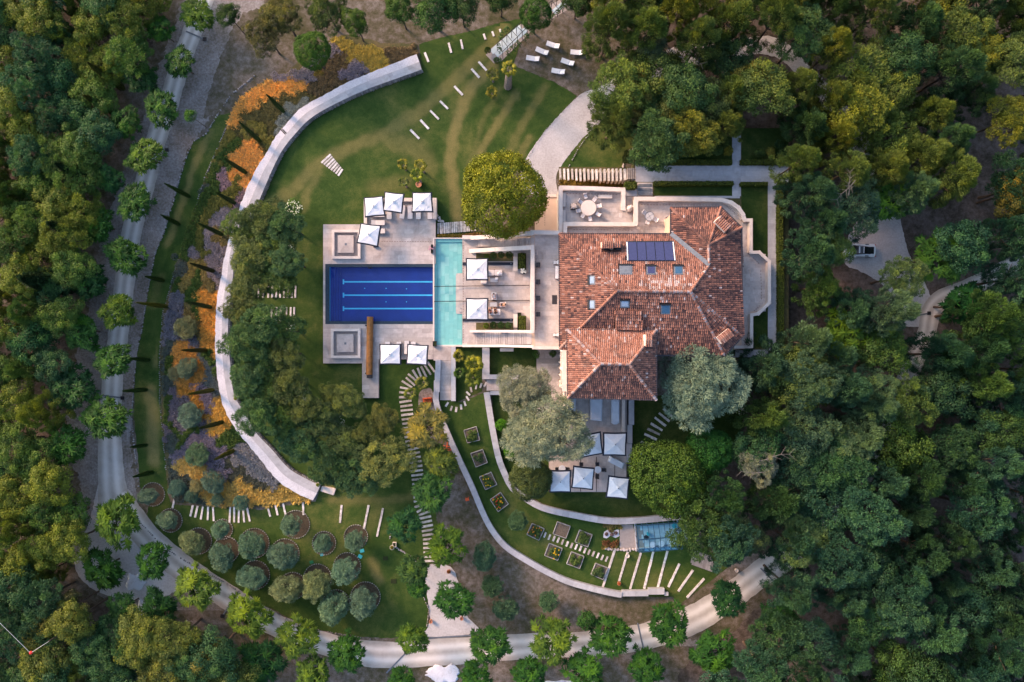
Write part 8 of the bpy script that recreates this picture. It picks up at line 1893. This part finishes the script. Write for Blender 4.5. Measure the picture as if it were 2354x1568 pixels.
for (X, Y, rz, m_, l, w_) in [(975, 360, .2, 'teal', 'upper turquoise cloth square on the olive lawn', .6), (957, 412, -.5, 'teal', 'lower turquoise cloth square on the olive lawn', .6), (605, 397, .1, 'teal', 'small turquoise square at the ring of the thin open olive', .4), (511, 465, .3, 'greenlid', 'bright green valve lid between olives', .55), (1190, 430, 0, 'hedgecore', 'dark green lid on the open part of the olive lawn', .7), (1265, 640, 0, 'hedgecore', 'dark green lid lower on the open part of the olive lawn', .8)]:
    p = at_T(1, 3, X, Y); o = empty('valve_box' if 'lid' in l else 'cloth_square', (p.x, p.y, .012), l, 'lid' if 'lid' in l else 'cloth', rz=rz)
    MB().box((0, 0, .03), (w_, w_ * .8, .06)).local('panel', M[m_], o); MB().box((0, 0, .064), (w_ * .8, w_ * .6, .008)).local('inlay', M[m_], o)
o = empty('marker_cable', at(70, 1501), 'pale overhead cable with a red marker ball above the lower left wood', 'cable')
ca_ = [at(-70, 1365, 11), at(0, 1432, 10.6), at(70, 1501, 10.2), at(100, 1482, 10.0), at(112, 1474, 9.6)]
for a, b in zip(ca_[:-1], ca_[1:]): MB().tube(a, b, .022, n=6).build('cable', M['rope'], o)
q = ca_[2]; MB().lathe((q.x, q.y, q.z - .3), [(.06, 0), (.18, .08), (.22, .2), (.18, .32), (.06, .4)], 12).build('marker_ball', M['redball'], o, smooth=True)
MB().tube((ca_[-1].x, ca_[-1].y, 0), ca_[-1], .12, .08, 8).build('pole', M['bark'], o)
p = at(649, 300, 1.25); o = empty('wall_bench', (p.x, p.y, 0), 'small dark slatted bar on the curved wall walk bend', 'bar'); 
for k in (-.14, .14): MB().box((k, 0, .70), (.12, 1.0, .1), rz=.75).local('bar', M['black'], o)
p = at(1038, 468, .1); pot(962, 424, 6.5, .02, 'round pinkish pot beside the palms above the top parasols', None, 'terracotta')
p = at_T(1, 1, 1100, 694, .8); planter_box(T(1, 1, 1078, 0)[0], T(1, 1, 0, 688)[1], T(1, 1, 1120, 0)[0], T(1, 1, 0, 706)[1], D, 'black weight box under the corner of the tilted parasol', .3)
strip = patch('border_plants', [(x, 423 + (x % 3), 6) for x in range(1290, 1432, 9)], 'grass', (.20, .14, .03), 'golden border plants along the top of the dining terrace wall', .7, .05)
patch('border_plants', [(x, 542, 5) for x in range(1008, 1062, 8)], 'mound', (.20, .15, .03), 'yellow plants between palisade logs and turquoise pool', .5, .02)
patch('border_plants', [(x, 542 - (x - 1062) * .1, 5) for x in range(1064, 1110, 8)], 'red', (.20, .11, .03), 'rusty plants along the wall under the large round tree', .5, .02)
vbox(MB(), 1509, 818, 1690, 829, GZ - .05, GZ + .06).build('house_apron', M['stonebase'])['kind'] = 'structure'
# windows and doors under the eaves of the villa
def facade(parent, x0, y0, x1, y1, zt, n, zs, door=False):
    a, b = at(x0, y0, zt), at(x1, y1, zt); d = (b - a).normalized(); nrm = Vector((d.y, -d.x, 0))
    for i in range(n):
        c = a + (b - a) * (i + .5) / n
        for z in zs:
            rz = math.atan2(d.y, d.x); h = 1.5
            f = MB().box((c.x + nrm.x * .03, c.y + nrm.y * .03, z), (1.2, .12, h), rz=rz).build('window', M['cream_w'], parent)
            MB().box((c.x + nrm.x * .08, c.y + nrm.y * .08, z), (1.0, .06, h - .2), rz=rz).build('pane', M['carglass'], None)
            p_ = bpy.data.objects[-1] if False else C.objects[-1]; p_.parent = f
            for s in (-1, 1):
                q = c + d * (s * .85) + nrm * .05; sh = MB().box((q.x, q.y, z), (.5, .06, h), rz=rz).build('shutter', M['bs'], None); sh.parent = f
M['cream_w'] = mat_flat('cream_window_frame', (.6, .54, .48), .7)
WE = EZ - .15
facade(house, 1294, 556, 1294, 790, WE, 7, (5.6, 8.3)); facade(house, 1545, 547, 1300, 547, WE, 6, (5.6, 8.3)); facade(house, 1696, 768, 1696, 547, WE, 6, (5.6, 8.3)); facade(house, 1650, 486, 1550, 486, WE, 3, (5.6, 8.3))
facade(wg, 1307, 764, 1307, 912, WZ - .15, 4, (3.0, 6.2, 9.4)); facade(wg, 1307, 914, 1503, 914, WZ - .15, 5, (3.0, 6.2, 9.4)); facade(wg, 1503, 912, 1503, 822, WZ - .15, 2, (3.0, 6.2, 9.4))
